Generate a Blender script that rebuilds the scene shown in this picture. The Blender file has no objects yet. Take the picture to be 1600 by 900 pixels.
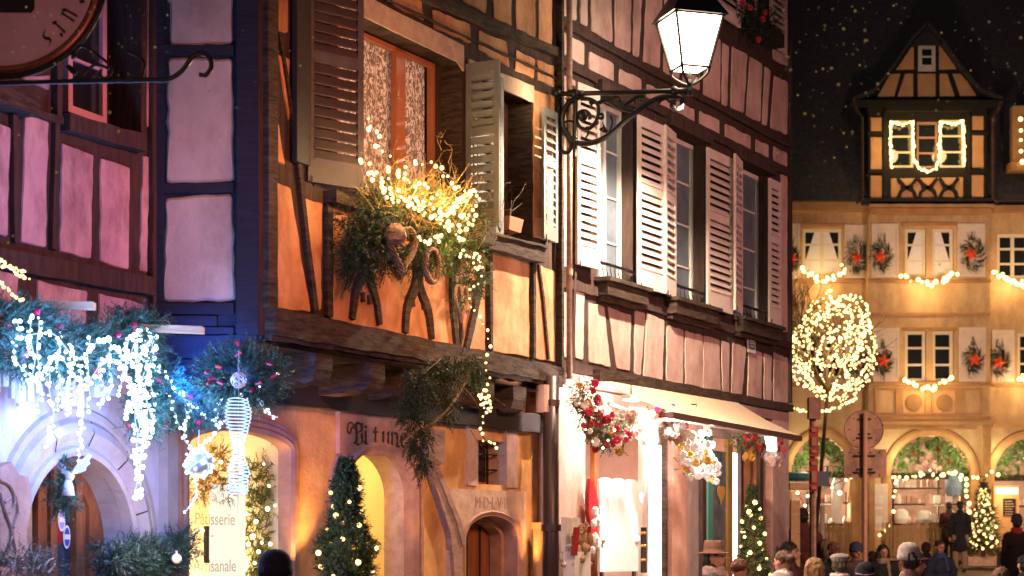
import bpy, math, random
from mathutils import Vector
random.seed(7)
R = math.radians
sc = bpy.context.scene
COL = sc.collection
# ------------------------------------------------------------------ camera
FPX, HZ, EYE = 3000.0, 867.0, 1.65
cd = bpy.data.cameras.new('camera'); cam = bpy.data.objects.new('camera', cd); COL.objects.link(cam)
cam.location = (0, 0, EYE); cam.rotation_euler = (R(90), 0, 0)
cd.sensor_width = 36.0; cd.lens = 36.0*FPX/1600.0
cd.shift_y = (HZ-450.0)/1600.0
cd.clip_start = 0.1; cd.clip_end = 500
cd.dof.use_dof = True; cd.dof.focus_distance = 17.5; cd.dof.aperture_fstop = 3.2
sc.camera = cam
# ------------------------------------------------------------------ night sky
w = bpy.data.worlds.new('World'); sc.world = w; w.use_nodes = True
nt = w.node_tree; nt.nodes.clear()
wo = nt.nodes.new('ShaderNodeOutputWorld'); bg = nt.nodes.new('ShaderNodeBackground')
bg.inputs[0].default_value = (0.0105, 0.0120, 0.0145, 1); bg.inputs[1].default_value = 1.0
nt.links.new(bg.outputs[0], wo.inputs[0])
sc.view_settings.view_transform = 'Standard'; sc.view_settings.look = 'None'
sc.view_settings.exposure = 0.2; sc.view_settings.gamma = 1.0
sc.view_settings.use_curve_mapping = False
sc.cycles.use_denoising = True
sc.cycles.max_bounces = 5; sc.cycles.diffuse_bounces = 3; sc.cycles.glossy_bounces = 2
sc.cycles.transparent_max_bounces = 8; sc.cycles.sample_clamp_indirect = 4.0

def lamp(kind, loc, power, col, size=.1, aim=None, spot=60, blend=.6, name='light'):
    d = bpy.data.lights.new(name, kind); d.energy = power; d.color = col
    if kind == 'AREA': d.size = size
    else: d.shadow_soft_size = size
    if kind == 'SPOT': d.spot_size = R(spot); d.spot_blend = blend
    o = bpy.data.objects.new(name, d); COL.objects.link(o); o.location = loc
    if aim is not None:
        o.rotation_euler = (Vector(aim)-Vector(loc)).to_track_quat('-Z', 'Y').to_euler()
    return o
def Q(px, py, Z):                     # the point at depth Z that the photo shows at this place
    return Vector(((px-800)/FPX*Z, Z, EYE+(HZ-py)/FPX*Z))

# street lighting of the square and added crowd fill, outside the picture
lamp('SPOT', (5.2, 10.6, 5.4), 1900, (1, .30, .31), .35, (-3.0, 12.8, 3.9), 26, .8, 'pink_street_floodlight')
lamp('SPOT', (4.2, 8.5, 5.6), 1500, (1, .33, .20), .35, (-1.3, 15.2, 4.4), 34, .9, 'red_street_floodlight')
lamp('SPOT', (8.5, 15.0, 5.5), 1150, (1, .45, .38), .4, (2.2, 21.0, 4.6), 60, .9, 'rose_street_floodlight')
lamp('SPOT', (13.5, 33.0, 3.5), 6200, (1, .62, .42), .5, (14.0, 52.0, 6.0), 50, .8, 'square_floodlight')
lamp('SPOT', (5.5, 31.0, 4.2), 3000, (1, .64, .44), .5, (11.5, 52.0, 12.5), 24, .8, 'dormer_floodlight')
lamp('SPOT', (3.5, 11.0, 5.0), 1300, (1, .52, .30), .5, (0.2, 17.5, 1.9), 46, .9, 'crowd_fill_light')  # unseen fill added to brighten the crowd and the amber wall
lamp('SPOT', (9.0, 24.0, 5.5), 1900, (1, .55, .36), .5, (6.0, 31, 1.0), 110, .9, 'square_fill_light')  # unseen fill added to brighten the far crowd and the sign pole

fl_ = lamp('SUN', (0,0,20), .17, (1,.66,.56), .1, (6,22,0), name='night_fill'); fl_.data.angle = R(60)  # added soft fill that lifts the dark tones everywhere
# ------------------------------------------------------------------ materials
def mat(name, col, rough=.8, var=.15, scale=6, bump=.0, bscale=40, metal=0, emit=None, es=0, stretch=None, col2=None, island=False, spec=.4, lo=.35, hi=.7, grime=0, gs_=2.6):
    m = bpy.data.materials.new(name); m.use_nodes = True; n = m.node_tree; L = n.links
    b = n.nodes['Principled BSDF']; b.inputs['Roughness'].default_value = rough
    b.inputs['Metallic'].default_value = metal; b.inputs['Specular IOR Level'].default_value = spec
    c = tuple(col)+(1,)
    c2 = tuple(col2)+(1,) if col2 else tuple(x*(1-var) for x in col)+(1,)
    ramp = n.nodes.new('ShaderNodeValToRGB')
    ramp.color_ramp.elements[0].color = c2; ramp.color_ramp.elements[1].color = c
    ramp.color_ramp.elements[0].position = lo; ramp.color_ramp.elements[1].position = hi
    if island:
        g = n.nodes.new('ShaderNodeNewGeometry'); L.new(g.outputs['Random Per Island'], ramp.inputs[0])
        ramp.color_ramp.elements[0].position = 0; ramp.color_ramp.elements[1].position = 1
    else:
        tc = n.nodes.new('ShaderNodeTexCoord'); mp = n.nodes.new('ShaderNodeMapping')
        if stretch: mp.inputs['Scale'].default_value = stretch
        L.new(tc.outputs['Object'], mp.inputs[0])
        ns = n.nodes.new('ShaderNodeTexNoise'); ns.inputs['Scale'].default_value = scale
        ns.inputs['Detail'].default_value = 6; ns.inputs['Roughness'].default_value = .62
        L.new(mp.outputs[0], ns.inputs['Vector']); L.new(ns.outputs['Fac'], ramp.inputs[0])
        if bump:
            nb = n.nodes.new('ShaderNodeTexNoise'); nb.inputs['Scale'].default_value = bscale; nb.inputs['Detail'].default_value = 5
            L.new(mp.outputs[0], nb.inputs['Vector'])
            bp = n.nodes.new('ShaderNodeBump'); bp.inputs['Strength'].default_value = bump; bp.inputs['Distance'].default_value = .010
            L.new(nb.outputs['Fac'], bp.inputs['Height']); L.new(bp.outputs[0], b.inputs['Normal'])
    if grime:
        n3 = n.nodes.new('ShaderNodeTexNoise'); n3.inputs['Scale'].default_value = gs_; n3.inputs['Detail'].default_value = 10; n3.inputs['Roughness'].default_value = .72
        m3 = n.nodes.new('ShaderNodeMapping'); m3.inputs['Scale'].default_value = (1,1,.45); L.new(tc.outputs['Object'], m3.inputs[0]); L.new(m3.outputs[0], n3.inputs['Vector'])
        r3 = n.nodes.new('ShaderNodeValToRGB'); r3.color_ramp.elements[0].position = .36; r3.color_ramp.elements[1].position = .56
        r3.color_ramp.elements[0].color = (1-grime,1-grime*1.05,1-grime*1.1,1); r3.color_ramp.elements[1].color = (1,1,1,1); L.new(n3.outputs['Fac'], r3.inputs[0])
        mx = n.nodes.new('ShaderNodeMixRGB'); mx.blend_type = 'MULTIPLY'; mx.inputs[0].default_value = 1
        L.new(ramp.outputs[0], mx.inputs[1]); L.new(r3.outputs[0], mx.inputs[2]); L.new(mx.outputs[0], b.inputs['Base Color'])
    else: L.new(ramp.outputs[0], b.inputs['Base Color'])
    if emit:
        b.inputs['Emission Color'].default_value = tuple(emit)+(1,); b.inputs['Emission Strength'].default_value = es
        if es < 30: m.cycles.emission_sampling = 'NONE'
    return m
def glow(name, col, s, sample=False):
    m = bpy.data.materials.new(name); m.use_nodes = True; n = m.node_tree; n.nodes.clear()
    o = n.nodes.new('ShaderNodeOutputMaterial'); e = n.nodes.new('ShaderNodeEmission')
    e.inputs[0].default_value = tuple(col)+(1,); e.inputs[1].default_value = s
    n.links.new(e.outputs[0], o.inputs[0])
    m.cycles.emission_sampling = 'AUTO' if sample else 'NONE'
    return m
def glassmat(name, tint=(.02,.025,.03), trans=.0, rough=.05):
    m = bpy.data.materials.new(name); m.use_nodes = True; n = m.node_tree
    b = n.nodes['Principled BSDF']; b.inputs['Base Color'].default_value = tint+(1,); b.inputs['Roughness'].default_value = rough
    b.inputs['Specular IOR Level'].default_value = .8
    if trans:
        t = n.nodes.new('ShaderNodeBsdfTransparent'); x = n.nodes.new('ShaderNodeMixShader'); x.inputs[0].default_value = trans
        n.links.new(b.outputs[0], x.inputs[1]); n.links.new(t.outputs[0], x.inputs[2])
        n.links.new(x.outputs[0], n.nodes['Material Output'].inputs[0])
    return m
M = {}
M['timber'] = mat('old_timber', (.090,.056,.047), .88, scale=6, bump=.8, bscale=26, stretch=(3.5,3.5,.6), col2=(.05,.03,.026), spec=.2)
M['timber_h'] = mat('old_beam_timber', (.105,.068,.05), .85, scale=6, bump=.8, bscale=24, stretch=(1,1,5.5), spec=.2, col2=(.03,.02,.016))
M['timber_d'] = mat('dark_timber', (.03,.022,.02), .7, scale=6, bump=.6, bscale=25, stretch=(1,1,3))
M['timber_g'] = mat('pale_weathered_timber', (.42,.27,.21), .75, scale=6, bump=.6, bscale=25, stretch=(1,1,2.5), col2=(.25,.15,.11))
M['bluelit_timber'] = mat('blue_lit_side_timber', (.026,.032,.055), .85, scale=5, bump=.7, bscale=18, stretch=(1,1,5), spec=.2, col2=(.02,.022,.035))  # blue of the cold lights mixed into the timber colour
M['orange'] = mat('orange_plaster', (.76,.40,.22), .9, scale=3.2, bump=.25, bscale=35, grime=.42, col2=(.56,.20,.09), lo=.3, hi=.65)
M['amber'] = mat('amber_plaster', (.74,.42,.18), .9, grime=.32, scale=3, bump=.3, bscale=40, col2=(.50,.22,.085), lo=.3, hi=.65)
M['rose'] = mat('rose_plaster', (.76,.54,.47), .9, grime=.36, scale=3.5, bump=.3, bscale=35, col2=(.60,.39,.35))
M['pink'] = mat('pink_plaster', (.64,.45,.46), .9, grime=.5, scale=3.5, bump=.35, bscale=30, col2=(.52,.30,.36))
M['grey'] = mat('grey_plaster', (.58,.48,.43), .92, grime=.25, scale=3, bump=.35, bscale=45, col2=(.46,.37,.33))
M['lilac'] = mat('lilac_plaster', (.62,.62,.76), .92, grime=.22, scale=3, bump=.45, bscale=30, col2=(.58,.50,.60))
M['stone'] = mat('arch_stone', (.50,.44,.46), .85, scale=5, bump=.3, bscale=40, col2=(.38,.33,.36))
M['sand'] = mat('sandstone', (.50,.29,.22), .85, scale=6, bump=.4, bscale=45, col2=(.33,.17,.13))
M['palestone'] = mat('pale_sandstone', (.60,.42,.34), .85, scale=8, bump=.45, bscale=60, col2=(.42,.27,.21))
M['redframe'] = mat('terracotta_frame_paint', (.42,.14,.07), .5, scale=8)
M['pinkframe'] = mat('rose_frame_paint', (.70,.36,.38), .5, scale=8)
M['whitepaint'] = mat('white_paint', (.80,.76,.72), .5, scale=8, var=.12, bump=.1)
M['creampaint'] = mat('cream_paint', (.75,.68,.52), .5, scale=8, var=.12)
M['shut_w'] = mat('white_shutter_paint', (.78,.66,.60), .6, scale=7, col2=(.66,.53,.48), bump=.15)
M['shut_d'] = mat('brown_shutter_paint', (.105,.082,.082), .6, scale=7, var=.3, bump=.2)
M['shut_g'] = mat('grey_green_shutter_paint', (.20,.205,.19), .6, scale=7, var=.25, bump=.2)
M['void'] = mat('painted_dark', (.02,.012,.01), .9)  # near black: room darkness as colour, also black letters and small parts
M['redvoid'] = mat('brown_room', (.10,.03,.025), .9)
M['iron'] = mat('wrought_iron', (.03,.026,.024), .38, scale=20, var=.3, metal=.6)
M['copper'] = mat('sign_copper', (.30,.10,.05), .35, scale=10, metal=.8, var=.4)
M['pipe'] = mat('painted_pipe', (.06,.035,.035), .4, scale=8, metal=.3)
M['glass'] = glassmat('window_glass', (.015,.018,.022))
M['blueglass'] = mat('cold_glass', (.20,.24,.30), .15, scale=3, var=.4)
M['clear'] = glassmat('shop_glass', (.02,.02,.02), .92)
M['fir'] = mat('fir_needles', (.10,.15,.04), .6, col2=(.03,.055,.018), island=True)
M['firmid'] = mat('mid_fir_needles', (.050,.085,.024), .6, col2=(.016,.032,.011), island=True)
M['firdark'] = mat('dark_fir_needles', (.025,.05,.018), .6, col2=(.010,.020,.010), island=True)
M['firbluelit'] = mat('blue_lit_fir_needles', (.07,.20,.14), .6, col2=(.02,.07,.06), island=True)  # teal cast of the cold lights put into the needle colour
M['straw'] = mat('dry_grass', (.45,.30,.10), .7, col2=(.20,.13,.04), island=True)
M['twig'] = mat('bare_twig', (.09,.055,.035), .7, scale=20)
M['wicker'] = mat('wicker', (.22,.12,.09), .7, scale=60, var=.6, bump=.5)
M['silver'] = mat('silver_twig', (.62,.56,.50), .5, scale=30, var=.3)
M['red'] = mat('red_cloth', (.36,.012,.02), .5, scale=9, var=.4)
M['redstar'] = mat('red_star_paint', (.75,.07,.02), .5, scale=9, var=.2)
M['magenta'] = mat('red_bauble', (.55,.02,.10), .2, scale=9, spec=.9)
M['gold'] = mat('gold_foil', (.70,.42,.10), .3, metal=.7, scale=9)
M['white'] = mat('white_decoration', (.82,.80,.80), .5, scale=9, var=.1)
M['plush'] = mat('plush_fur', (.45,.28,.16), .95, scale=40, var=.4, bump=.6, bscale=120)
M['bulb'] = glow('warm_bulb', (1, .60, .20), 5.0)
M['bulbw'] = glow('white_bulb', (1, .78, .45), 7.0)
M['bulbb'] = glow('cold_bulb', (.55, .74, 1), 7.0)
M['ice'] = glow('cold_light_chain', (.45, .66, 1), 1.7)
M['lampglass'] = glow('lit_lantern_glass', (1, .80, .58), 26, True)
M['tube'] = glow('white_shop_lamp', (1, .86, .76), 7)
M['boardlit'] = glow('glowing_board', (1, .90, .72), 1.05)  # white board and column given a glow of their own
M['shoplit'] = glow('lit_shop_interior', (1, .74, .40), 1.0)
M['shopwall'] = mat('cream_shop_wall', (.88,.76,.56), .9, scale=2)
M['passlit'] = mat('yellow_passage_wall', (.88,.70,.38), .9, scale=2)
M['far'] = mat('ochre_plaster', (.66,.46,.26), .9, scale=1.2, bump=.2, bscale=20, col2=(.54,.35,.18), grime=.40, gs_=1.1)
M['farstone'] = mat('ochre_stone', (.50,.29,.13), .85, scale=2.5, bump=.3, bscale=20, col2=(.36,.19,.08))
M['fartimber'] = mat('black_timber', (.018,.014,.010), .8, scale=4)
M['farpanel'] = mat('ochre_panel', (.76,.44,.22), .9, scale=2.5, col2=(.64,.34,.15))
M['farshut'] = mat('pale_shutter_paint', (.76,.64,.54), .7, scale=3, var=.15)
M['roof'] = mat('slate_roof', (.05,.05,.055), .8, scale=8, var=.5, bump=.5, bscale=10)
M['awning'] = mat('striped_awning_canvas', (.82,.66,.48), .8, scale=9, var=.2, stretch=(5,.6,.6), col2=(.70,.52,.36))
M['awnbar'] = mat('awning_bar_paint', (.14,.08,.06), .5)
M['skin'] = mat('skin', (.55,.28,.19), .55, scale=14, var=.15)
M['woodplank'] = mat('raw_wood_plank', (.60,.40,.24), .7, scale=5, stretch=(1,6,6), var=.35, bump=.3)
M['fence'] = mat('picket_wood', (.42,.25,.11), .8, scale=4, stretch=(1,1,.3), var=.4)
M['door'] = mat('varnished_door_wood', (.36,.115,.045), .28, scale=4, stretch=(4,4,.6), var=.5, bump=.2)
M['terra'] = mat('terracotta', (.50,.20,.11), .8, scale=8)

# lace curtain: openwork pattern
def lace():
    m = bpy.data.materials.new('lace_curtain'); m.use_nodes = True; n = m.node_tree; L = n.links
    b = n.nodes['Principled BSDF']; tc = n.nodes.new('ShaderNodeTexCoord'); mp = n.nodes.new('ShaderNodeMapping')
    mp.inputs['Scale'].default_value = (1.6,1.6,.8); L.new(tc.outputs['Object'], mp.inputs[0])
    v = n.nodes.new('ShaderNodeTexNoise'); v.inputs['Scale'].default_value = 26; v.inputs['Detail'].default_value = 3; v.inputs['Distortion'].default_value = 1.2
    L.new(mp.outputs[0], v.inputs['Vector'])
    r = n.nodes.new('ShaderNodeValToRGB'); r.color_ramp.elements[0].position = .47; r.color_ramp.elements[1].position = .56
    r.color_ramp.elements[0].color = (.20,.12,.09,1); r.color_ramp.elements[1].color = (.74,.56,.46,1)
    L.new(v.outputs['Fac'], r.inputs[0]); L.new(r.outputs[0], b.inputs['Base Color']); b.inputs['Roughness'].default_value = .9
    L.new(r.outputs[0], b.inputs['Emission Color']); b.inputs['Emission Strength'].default_value = .22  # slight glow put into the cloth for light from the room behind
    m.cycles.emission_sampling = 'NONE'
    return m
M['lace'] = lace()

# ------------------------------------------------------------------ mesh helpers
ORG = {}
def tag(o, label=None, cat=None, group=None, kind=None):
    if label: o['label'] = label
    if cat: o['category'] = cat
    if group: o['group'] = group
    if kind: o['kind'] = kind
    return o
def thing(name, loc, label, cat, group=None):
    o = bpy.data.objects.new(name, None); COL.objects.link(o); o.location = loc; o.empty_display_size = .1
    ORG[o.name] = Vector(loc)
    return tag(o, label, cat, group)
class MB:
    def __init__(s): s.v = []; s.f = []
    def add(s, vs, fs):
        k = len(s.v); s.v += [Vector(v) for v in vs]; s.f += [tuple(i+k for i in f) for f in fs]
    def quad(s, a, b, c, d): s.add([a,b,c,d], [(0,1,2,3)])
    def hexa(s, P):                                     # 4 bottom corners, 4 top corners
        s.add(P, [(3,2,1,0),(4,5,6,7),(0,1,5,4),(1,2,6,5),(2,3,7,6),(3,0,4,7)])
    def box(s, c, sx, sy, sz):
        x,y,z = c; hx,hy,hz = sx/2,sy/2,sz/2
        s.hexa([(x-hx,y-hy,z-hz),(x+hx,y-hy,z-hz),(x+hx,y+hy,z-hz),(x-hx,y+hy,z-hz),(x-hx,y-hy,z+hz),(x+hx,y-hy,z+hz),(x+hx,y+hy,z+hz),(x-hx,y+hy,z+hz)])
    def prism(s, pts, ext):                             # polygon extruded by a vector
        n = len(pts); e = Vector(ext); P = [Vector(p) for p in pts]
        s.add(P+[p+e for p in P], [tuple(range(n))[::-1], tuple(range(n,2*n))]+[(i,(i+1)%n,n+(i+1)%n,n+i) for i in range(n)])
    def tube(s, pts, r, k=6, r2=None, cap=True):
        pts = [Vector(p) for p in pts]; n = len(pts); base = len(s.v); up = Vector((.13,.21,.97))
        for i, p in enumerate(pts):
            t = (pts[min(i+1,n-1)]-pts[max(i-1,0)])
            if t.length < 1e-9: t = Vector((0,0,1))
            t.normalize(); a = t.cross(up)
            if a.length < .05: a = t.cross(Vector((1,0,0)))
            a.normalize(); b = t.cross(a); rr = r if r2 is None else r+(r2-r)*i/max(1,n-1)
            if isinstance(r, (list,tuple)): rr = r[i]
            for j in range(k):
                q = 2*math.pi*j/k; s.v.append(p+a*math.cos(q)*rr+b*math.sin(q)*rr)
        for i in range(n-1):
            for j in range(k):
                s.f.append((base+i*k+j, base+i*k+(j+1)%k, base+(i+1)*k+(j+1)%k, base+(i+1)*k+j))
        if cap:
            s.f.append(tuple(base+j for j in range(k))[::-1]); s.f.append(tuple(base+(n-1)*k+j for j in range(k)))
    def ball(s, c, rx, ry=None, rz=None, u=10, v=7, jit=0):
        ry = rx if ry is None else ry; rz = rx if rz is None else rz; c = Vector(c); b = len(s.v)
        s.v.append(c+Vector((0,0,rz)))
        for i in range(1, v):
            th = math.pi*i/v
            for j in range(u):
                ph = 2*math.pi*j/u; q = 1+random.uniform(-jit,jit)
                s.v.append(c+Vector((rx*math.sin(th)*math.cos(ph)*q, ry*math.sin(th)*math.sin(ph)*q, rz*math.cos(th)*q)))
        s.v.append(c-Vector((0,0,rz))); e = len(s.v)-1
        for j in range(u): s.f.append((b, b+1+j, b+1+(j+1)%u))
        for i in range(v-2):
            for j in range(u):
                s.f.append((b+1+i*u+j, b+1+(i+1)*u+j, b+1+(i+1)*u+(j+1)%u, b+1+i*u+(j+1)%u))
        for j in range(u): s.f.append((e, b+1+(v-2)*u+(j+1)%u, b+1+(v-2)*u+j))
    def lathe(s, c, prof, k=16):                        # profile of (r, z)
        c = Vector(c); b = len(s.v); n = len(prof)
        for r, z in prof:
            for j in range(k): s.v.append(c+Vector((r*math.cos(2*math.pi*j/k), r*math.sin(2*math.pi*j/k), z)))
        for i in range(n-1):
            for j in range(k): s.f.append((b+i*k+j, b+i*k+(j+1)%k, b+(i+1)*k+(j+1)%k, b+(i+1)*k+j))
        s.f.append(tuple(b+j for j in range(k))[::-1]); s.f.append(tuple(b+(n-1)*k+j for j in range(k)))
    def build(s, name, m, parent=None, smooth=False, label=None, org=None):
        o = ORG[parent.name] if parent is not None else Vector(org or (0,0,0))
        me = bpy.data.meshes.new(name); me.from_pydata([tuple(v-o) for v in s.v], [], s.f); me.update()
        if m is not None: me.materials.append(m)
        if smooth: me.polygons.foreach_set('use_smooth', [True]*len(me.polygons))
        ob = bpy.data.objects.new(name, me); COL.objects.link(ob)
        if parent is not None: ob.parent = parent
        else: ob.location = o
        ORG[ob.name] = o
        if label: ob['label'] = label
        return ob
def parts(mb, name, m, parent, smooth=False):          # every loose piece a part of its own
    par = list(range(len(mb.v)))
    def fd(i):
        while par[i] != i: par[i] = par[par[i]]; i = par[i]
        return i
    for f in mb.f:
        for j in f[1:]: par[fd(j)] = fd(f[0])
    g = {}
    for f in mb.f: g.setdefault(fd(f[0]), []).append(f)
    out = []
    for fs in g.values():
        q = MB(); idx = {}
        for f in fs:
            for i in f:
                if i not in idx: idx[i] = len(q.v); q.v.append(mb.v[i])
            q.f.append(tuple(idx[i] for i in f))
        out.append(q.build(name, m, parent, smooth))
    return out
def rv(a=1): return Vector((random.uniform(-a,a), random.uniform(-a,a), random.uniform(-a,a)))
def smoothline(pts, k=5):                               # Catmull-Rom
    P = [Vector(p) for p in pts]; P = [P[0]*2-P[1]]+P+[P[-1]*2-P[-2]]; out = []
    for i in range(1, len(P)-2):
        for j in range(k):
            t = j/k; a,b,c,d = P[i-1],P[i],P[i+1],P[i+2]
            out.append(.5*((2*b)+(c-a)*t+(2*a-5*b+4*c-d)*t*t+(3*b-a-3*c+d)*t**3))
    out.append(P[-2]); return out

class Face:                                             # a facade plane: s along it, h up, d out of it
    def __init__(s, o, u):
        s.o = Vector((o[0],o[1],0)); s.u = Vector((u[0],u[1],0)).normalized(); s.n = Vector((s.u.y,-s.u.x,0))
    def p(s, a, h, d=0): return s.o+s.u*a+s.n*d+Vector((0,0,h))
    def sh(s, px, py, d=0):
        r = Vector(((px-800)/FPX, 1, (HZ-py)/FPX)); c = Vector((0,0,EYE))
        t = (s.o.dot(s.n)+d-c.dot(s.n))/r.dot(s.n); q = c+r*t
        return (q-s.o).dot(s.u), q.z
    def w(s, px, py, d=0):
        a, h = s.sh(px, py, d); return s.p(a, h, d)
    def at_s(s, px, py, a):                             # d and h of what stands at station a
        q = s.o+s.u*a; k = (px-800)/FPX
        d = (k*q.y-q.x)/(s.n.x-k*s.n.y); y = q.y+s.n.y*d
        return d, EYE+(HZ-py)/FPX*y
def panel(mb, F, pts, d0=0, d1=.018, px=True, rnd=.02, jit=.009, inset=.006):
    P = [F.sh(x,y,d0) if px else (x,y) for x,y in pts]; n = len(P); ring = []; d1 = d0+(d1-d0)*.6; rnd *= .75
    for i in range(n):
        a, b, c = Vector(P[i-1]), Vector(P[i]), Vector(P[(i+1)%n])
        la, lc = (a-b).length, (c-b).length; r = min(rnd, la*.3, lc*.3)
        p0 = b+(a-b).normalized()*r; p1 = b+(c-b).normalized()*r
        ring += [p0, b*.5+(p0+p1)*.25, p1]
        nn = (c-b).normalized(); q = Vector((-nn.y, nn.x)); L = (c-b).length
        m = max(1, int(L/.09))
        r2 = min(rnd, L*.3)
        for j in range(1, m): 
            t = r2/L+(1-2*r2/L)*j/m
            ring.append(b+(c-b)*t+q*random.uniform(-jit,jit))
    cen = sum(ring, Vector((0,0)))/len(ring); k = len(ring); inn = []
    for p in ring:
        v = cen-p; inn.append(p+v.normalized()*min(inset, v.length*.4))
    A = [F.p(p.x,p.y,d0) for p in ring]; B = [F.p(p.x,p.y,d1) for p in inn]
    mb.add(A+B, [(i,(i+1)%k,k+(i+1)%k,k+i) for i in range(k)]+[tuple(range(k,2*k))])
def beam(mb, F, pts, wd, d0=-.01, d1=.03, jit=.006, px=True):   # timber along a line of photo points, wd in metres (one or two)
    P = [Vector(F.sh(x,y,d0) if px else (x,y)) for x,y in pts]; Lr = []
    if len(P) == 2:
        k = max(2, int((P[1]-P[0]).length/.15)); P = [P[0].lerp(P[1], i/k) for i in range(k+1)]
    n = len(P)
    for i, p in enumerate(P):
        t = (P[min(i+1,n-1)]-P[max(i-1,0)]).normalized(); q = Vector((-t.y,t.x)); w_ = wd if not isinstance(wd,(tuple,list)) else wd[0]+(wd[1]-wd[0])*i/(n-1)
        Lr.append((p+q*(w_/2+random.uniform(-jit,jit)), p-q*(w_/2+random.uniform(-jit,jit))))
    V = []
    for a, b in Lr: V += [F.p(a.x,a.y,d0), F.p(a.x,a.y,d1), F.p(b.x,b.y,d1), F.p(b.x,b.y,d0)]
    f = [(4*i+j, 4*i+(j+1)%4, 4*i+4+(j+1)%4, 4*i+4+j) for i in range(n-1) for j in range(4)]
    f += [(0,1,2,3), (4*n-1,4*n-2,4*n-3,4*n-4)]
    mb.add(V, f)
class Hole:
    def __init__(s, a, b, bot, top, rise=0):            # rise: height of the arch above the springing 'top'
        s.a, s.b, s.bot, s.top, s.rise = a, b, bot, top, rise; s.dep = None
    def ht(s, x):
        if not s.rise: return s.top
        m = (s.a+s.b)/2; r = (s.b-s.a)/2; q = max(0, 1-((x-m)/r)**2)
        return s.top+s.rise*math.sqrt(q)
    def outline(s, k=18):                               # from the foot of the near jamb over the arch
        if not s.rise: return [(s.a,s.bot),(s.a,s.top),(s.b,s.top),(s.b,s.bot)]
        m = (s.a+s.b)/2; r = (s.b-s.a)/2
        return [(s.a,s.bot)]+[(m-r*math.cos(math.pi*i/k), s.top+s.rise*math.sin(math.pi*i/k)) for i in range(k+1)]+[(s.b,s.bot)]
def wall(mb, F, s0, s1, h0, h1, holes=(), d=0, depth=.2, reveal=None, h1b=None):
    br = {s0, s1}
    for q in holes:
        br |= {q.a, q.b}
        if q.rise: br |= {(q.a+q.b)/2-(q.b-q.a)/2*math.cos(math.pi*i/18) for i in range(19)}
    br = sorted(b for b in br if s0-1e-6 <= b <= s1+1e-6)
    for a, b in zip(br, br[1:]):
        if b-a < 1e-5: continue
        m = (a+b)/2; act = sorted([q for q in holes if q.a < m < q.b], key=lambda q: q.bot)
        la = lb = h0
        for q in act:
            if q.bot > h0+1e-4: mb.quad(F.p(a,la,d), F.p(b,lb,d), F.p(b,q.bot,d), F.p(a,q.bot,d))
            la, lb = q.ht(a), q.ht(b)
        mb.quad(F.p(a,la,d), F.p(b,lb,d), F.p(b,h1,d), F.p(a,h1,d))
    rb = reveal or mb
    for q in holes:
        o = q.outline(); depth_ = q.dep or depth
        for (a,h),(b,g) in zip(o, o[1:]): rb.quad(F.p(a,h,d), F.p(b,g,d), F.p(b,g,d-depth_), F.p(a,h,d-depth_))
        rb.quad(F.p(q.a,q.bot,d), F.p(q.b,q.bot,d), F.p(q.b,q.bot,d-depth_), F.p(q.a,q.bot,d-depth_))
def sweep(mb, F, line, prof):                           # moulding: profile of (outward, d) carried along a line in the facade
    P = [Vector(p) for p in line]; n = len(P); k = len(prof); b = len(mb.v)
    for i, p in enumerate(P):
        t1 = (P[i]-P[i-1]).normalized() if i else (P[1]-P[0]).normalized()
        t2 = (P[i+1]-P[i]).normalized() if i < n-1 else t1
        q1 = Vector((-t1.y,t1.x)); q2 = Vector((-t2.y,t2.x)); q = (q1+q2); q = q.normalized()/max(.5, q.normalized().dot(q1))
        for r, d in prof:
            x = p+q*r; mb.v.append(F.p(x.x, x.y, d))
    for i in range(n-1):
        for j in range(k-1): mb.f.append((b+i*k+j, b+i*k+j+1, b+(i+1)*k+j+1, b+(i+1)*k+j))
def rect(mb, F, a, b, h0, h1, d0, d1):                  # a block on a facade
    mb.hexa([F.p(a,h0,d0),F.p(b,h0,d0),F.p(b,h0,d1),F.p(a,h0,d1),F.p(a,h1,d0),F.p(b,h1,d0),F.p(b,h1,d1),F.p(a,h1,d1)])
def text(body, size, place, m, parent, name='lettering', depth=.004, shear=0, space=1):
    cu = bpy.data.curves.new('t', 'FONT'); cu.body = body; cu.size = size; cu.extrude = depth; cu.shear = shear; cu.space_character = space
    cu.align_x = 'CENTER'; ob = bpy.data.objects.new('t', cu); COL.objects.link(ob)
    me = bpy.data.meshes.new_from_object(ob.evaluated_get(bpy.context.evaluated_depsgraph_get()))
    mb = MB(); mb.v = [place(v.co) for v in me.vertices]; mb.f = [tuple(p.vertices) for p in me.polygons]
    bpy.data.objects.remove(ob)
    return mb.build(name, m, parent)
BL = {'s': [(.48,.92,.22,.78),(.22,.78,.22,.6),(.22,.6,.46,.42),(.46,.42,.46,.2),(.46,.2,.15,.06)],
 'r': [(.2,.92,.2,.1),(.1,.12,.34,.02),(.22,.78,.48,.95),(.48,.95,.54,.82)],
 'u': [(.15,.95,.15,.15),(.15,.15,.33,.02),(.33,.02,.55,.15),(.55,.95,.55,.1),(.55,.1,.7,.02)],
 'n': [(.15,.95,.15,.05),(.15,.8,.4,.97),(.4,.97,.55,.82),(.55,.82,.55,.1),(.55,.1,.7,.02)],
 'e': [(.2,.8,.2,.15),(.2,.15,.4,.02),(.4,.02,.56,.15),(.2,.8,.4,.97),(.4,.97,.56,.76),(.56,.76,.2,.48)],
 'i': [(.2,.92,.2,.1),(.2,.1,.34,.02),(.2,1.2,.24,1.16)], 't': [(.25,1.2,.25,.12),(.25,.12,.45,.02),(.08,.9,.45,.9)],
 'B': [(.2,1.4,.2,.1),(.0,1.1,.2,1.4),(.2,1.4,.6,1.35),(.6,1.35,.6,.9),(.6,.9,.25,.75),(.6,.72,.66,.15),(.66,.15,.35,-.05),(.35,-.05,.05,.1)]}
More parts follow.
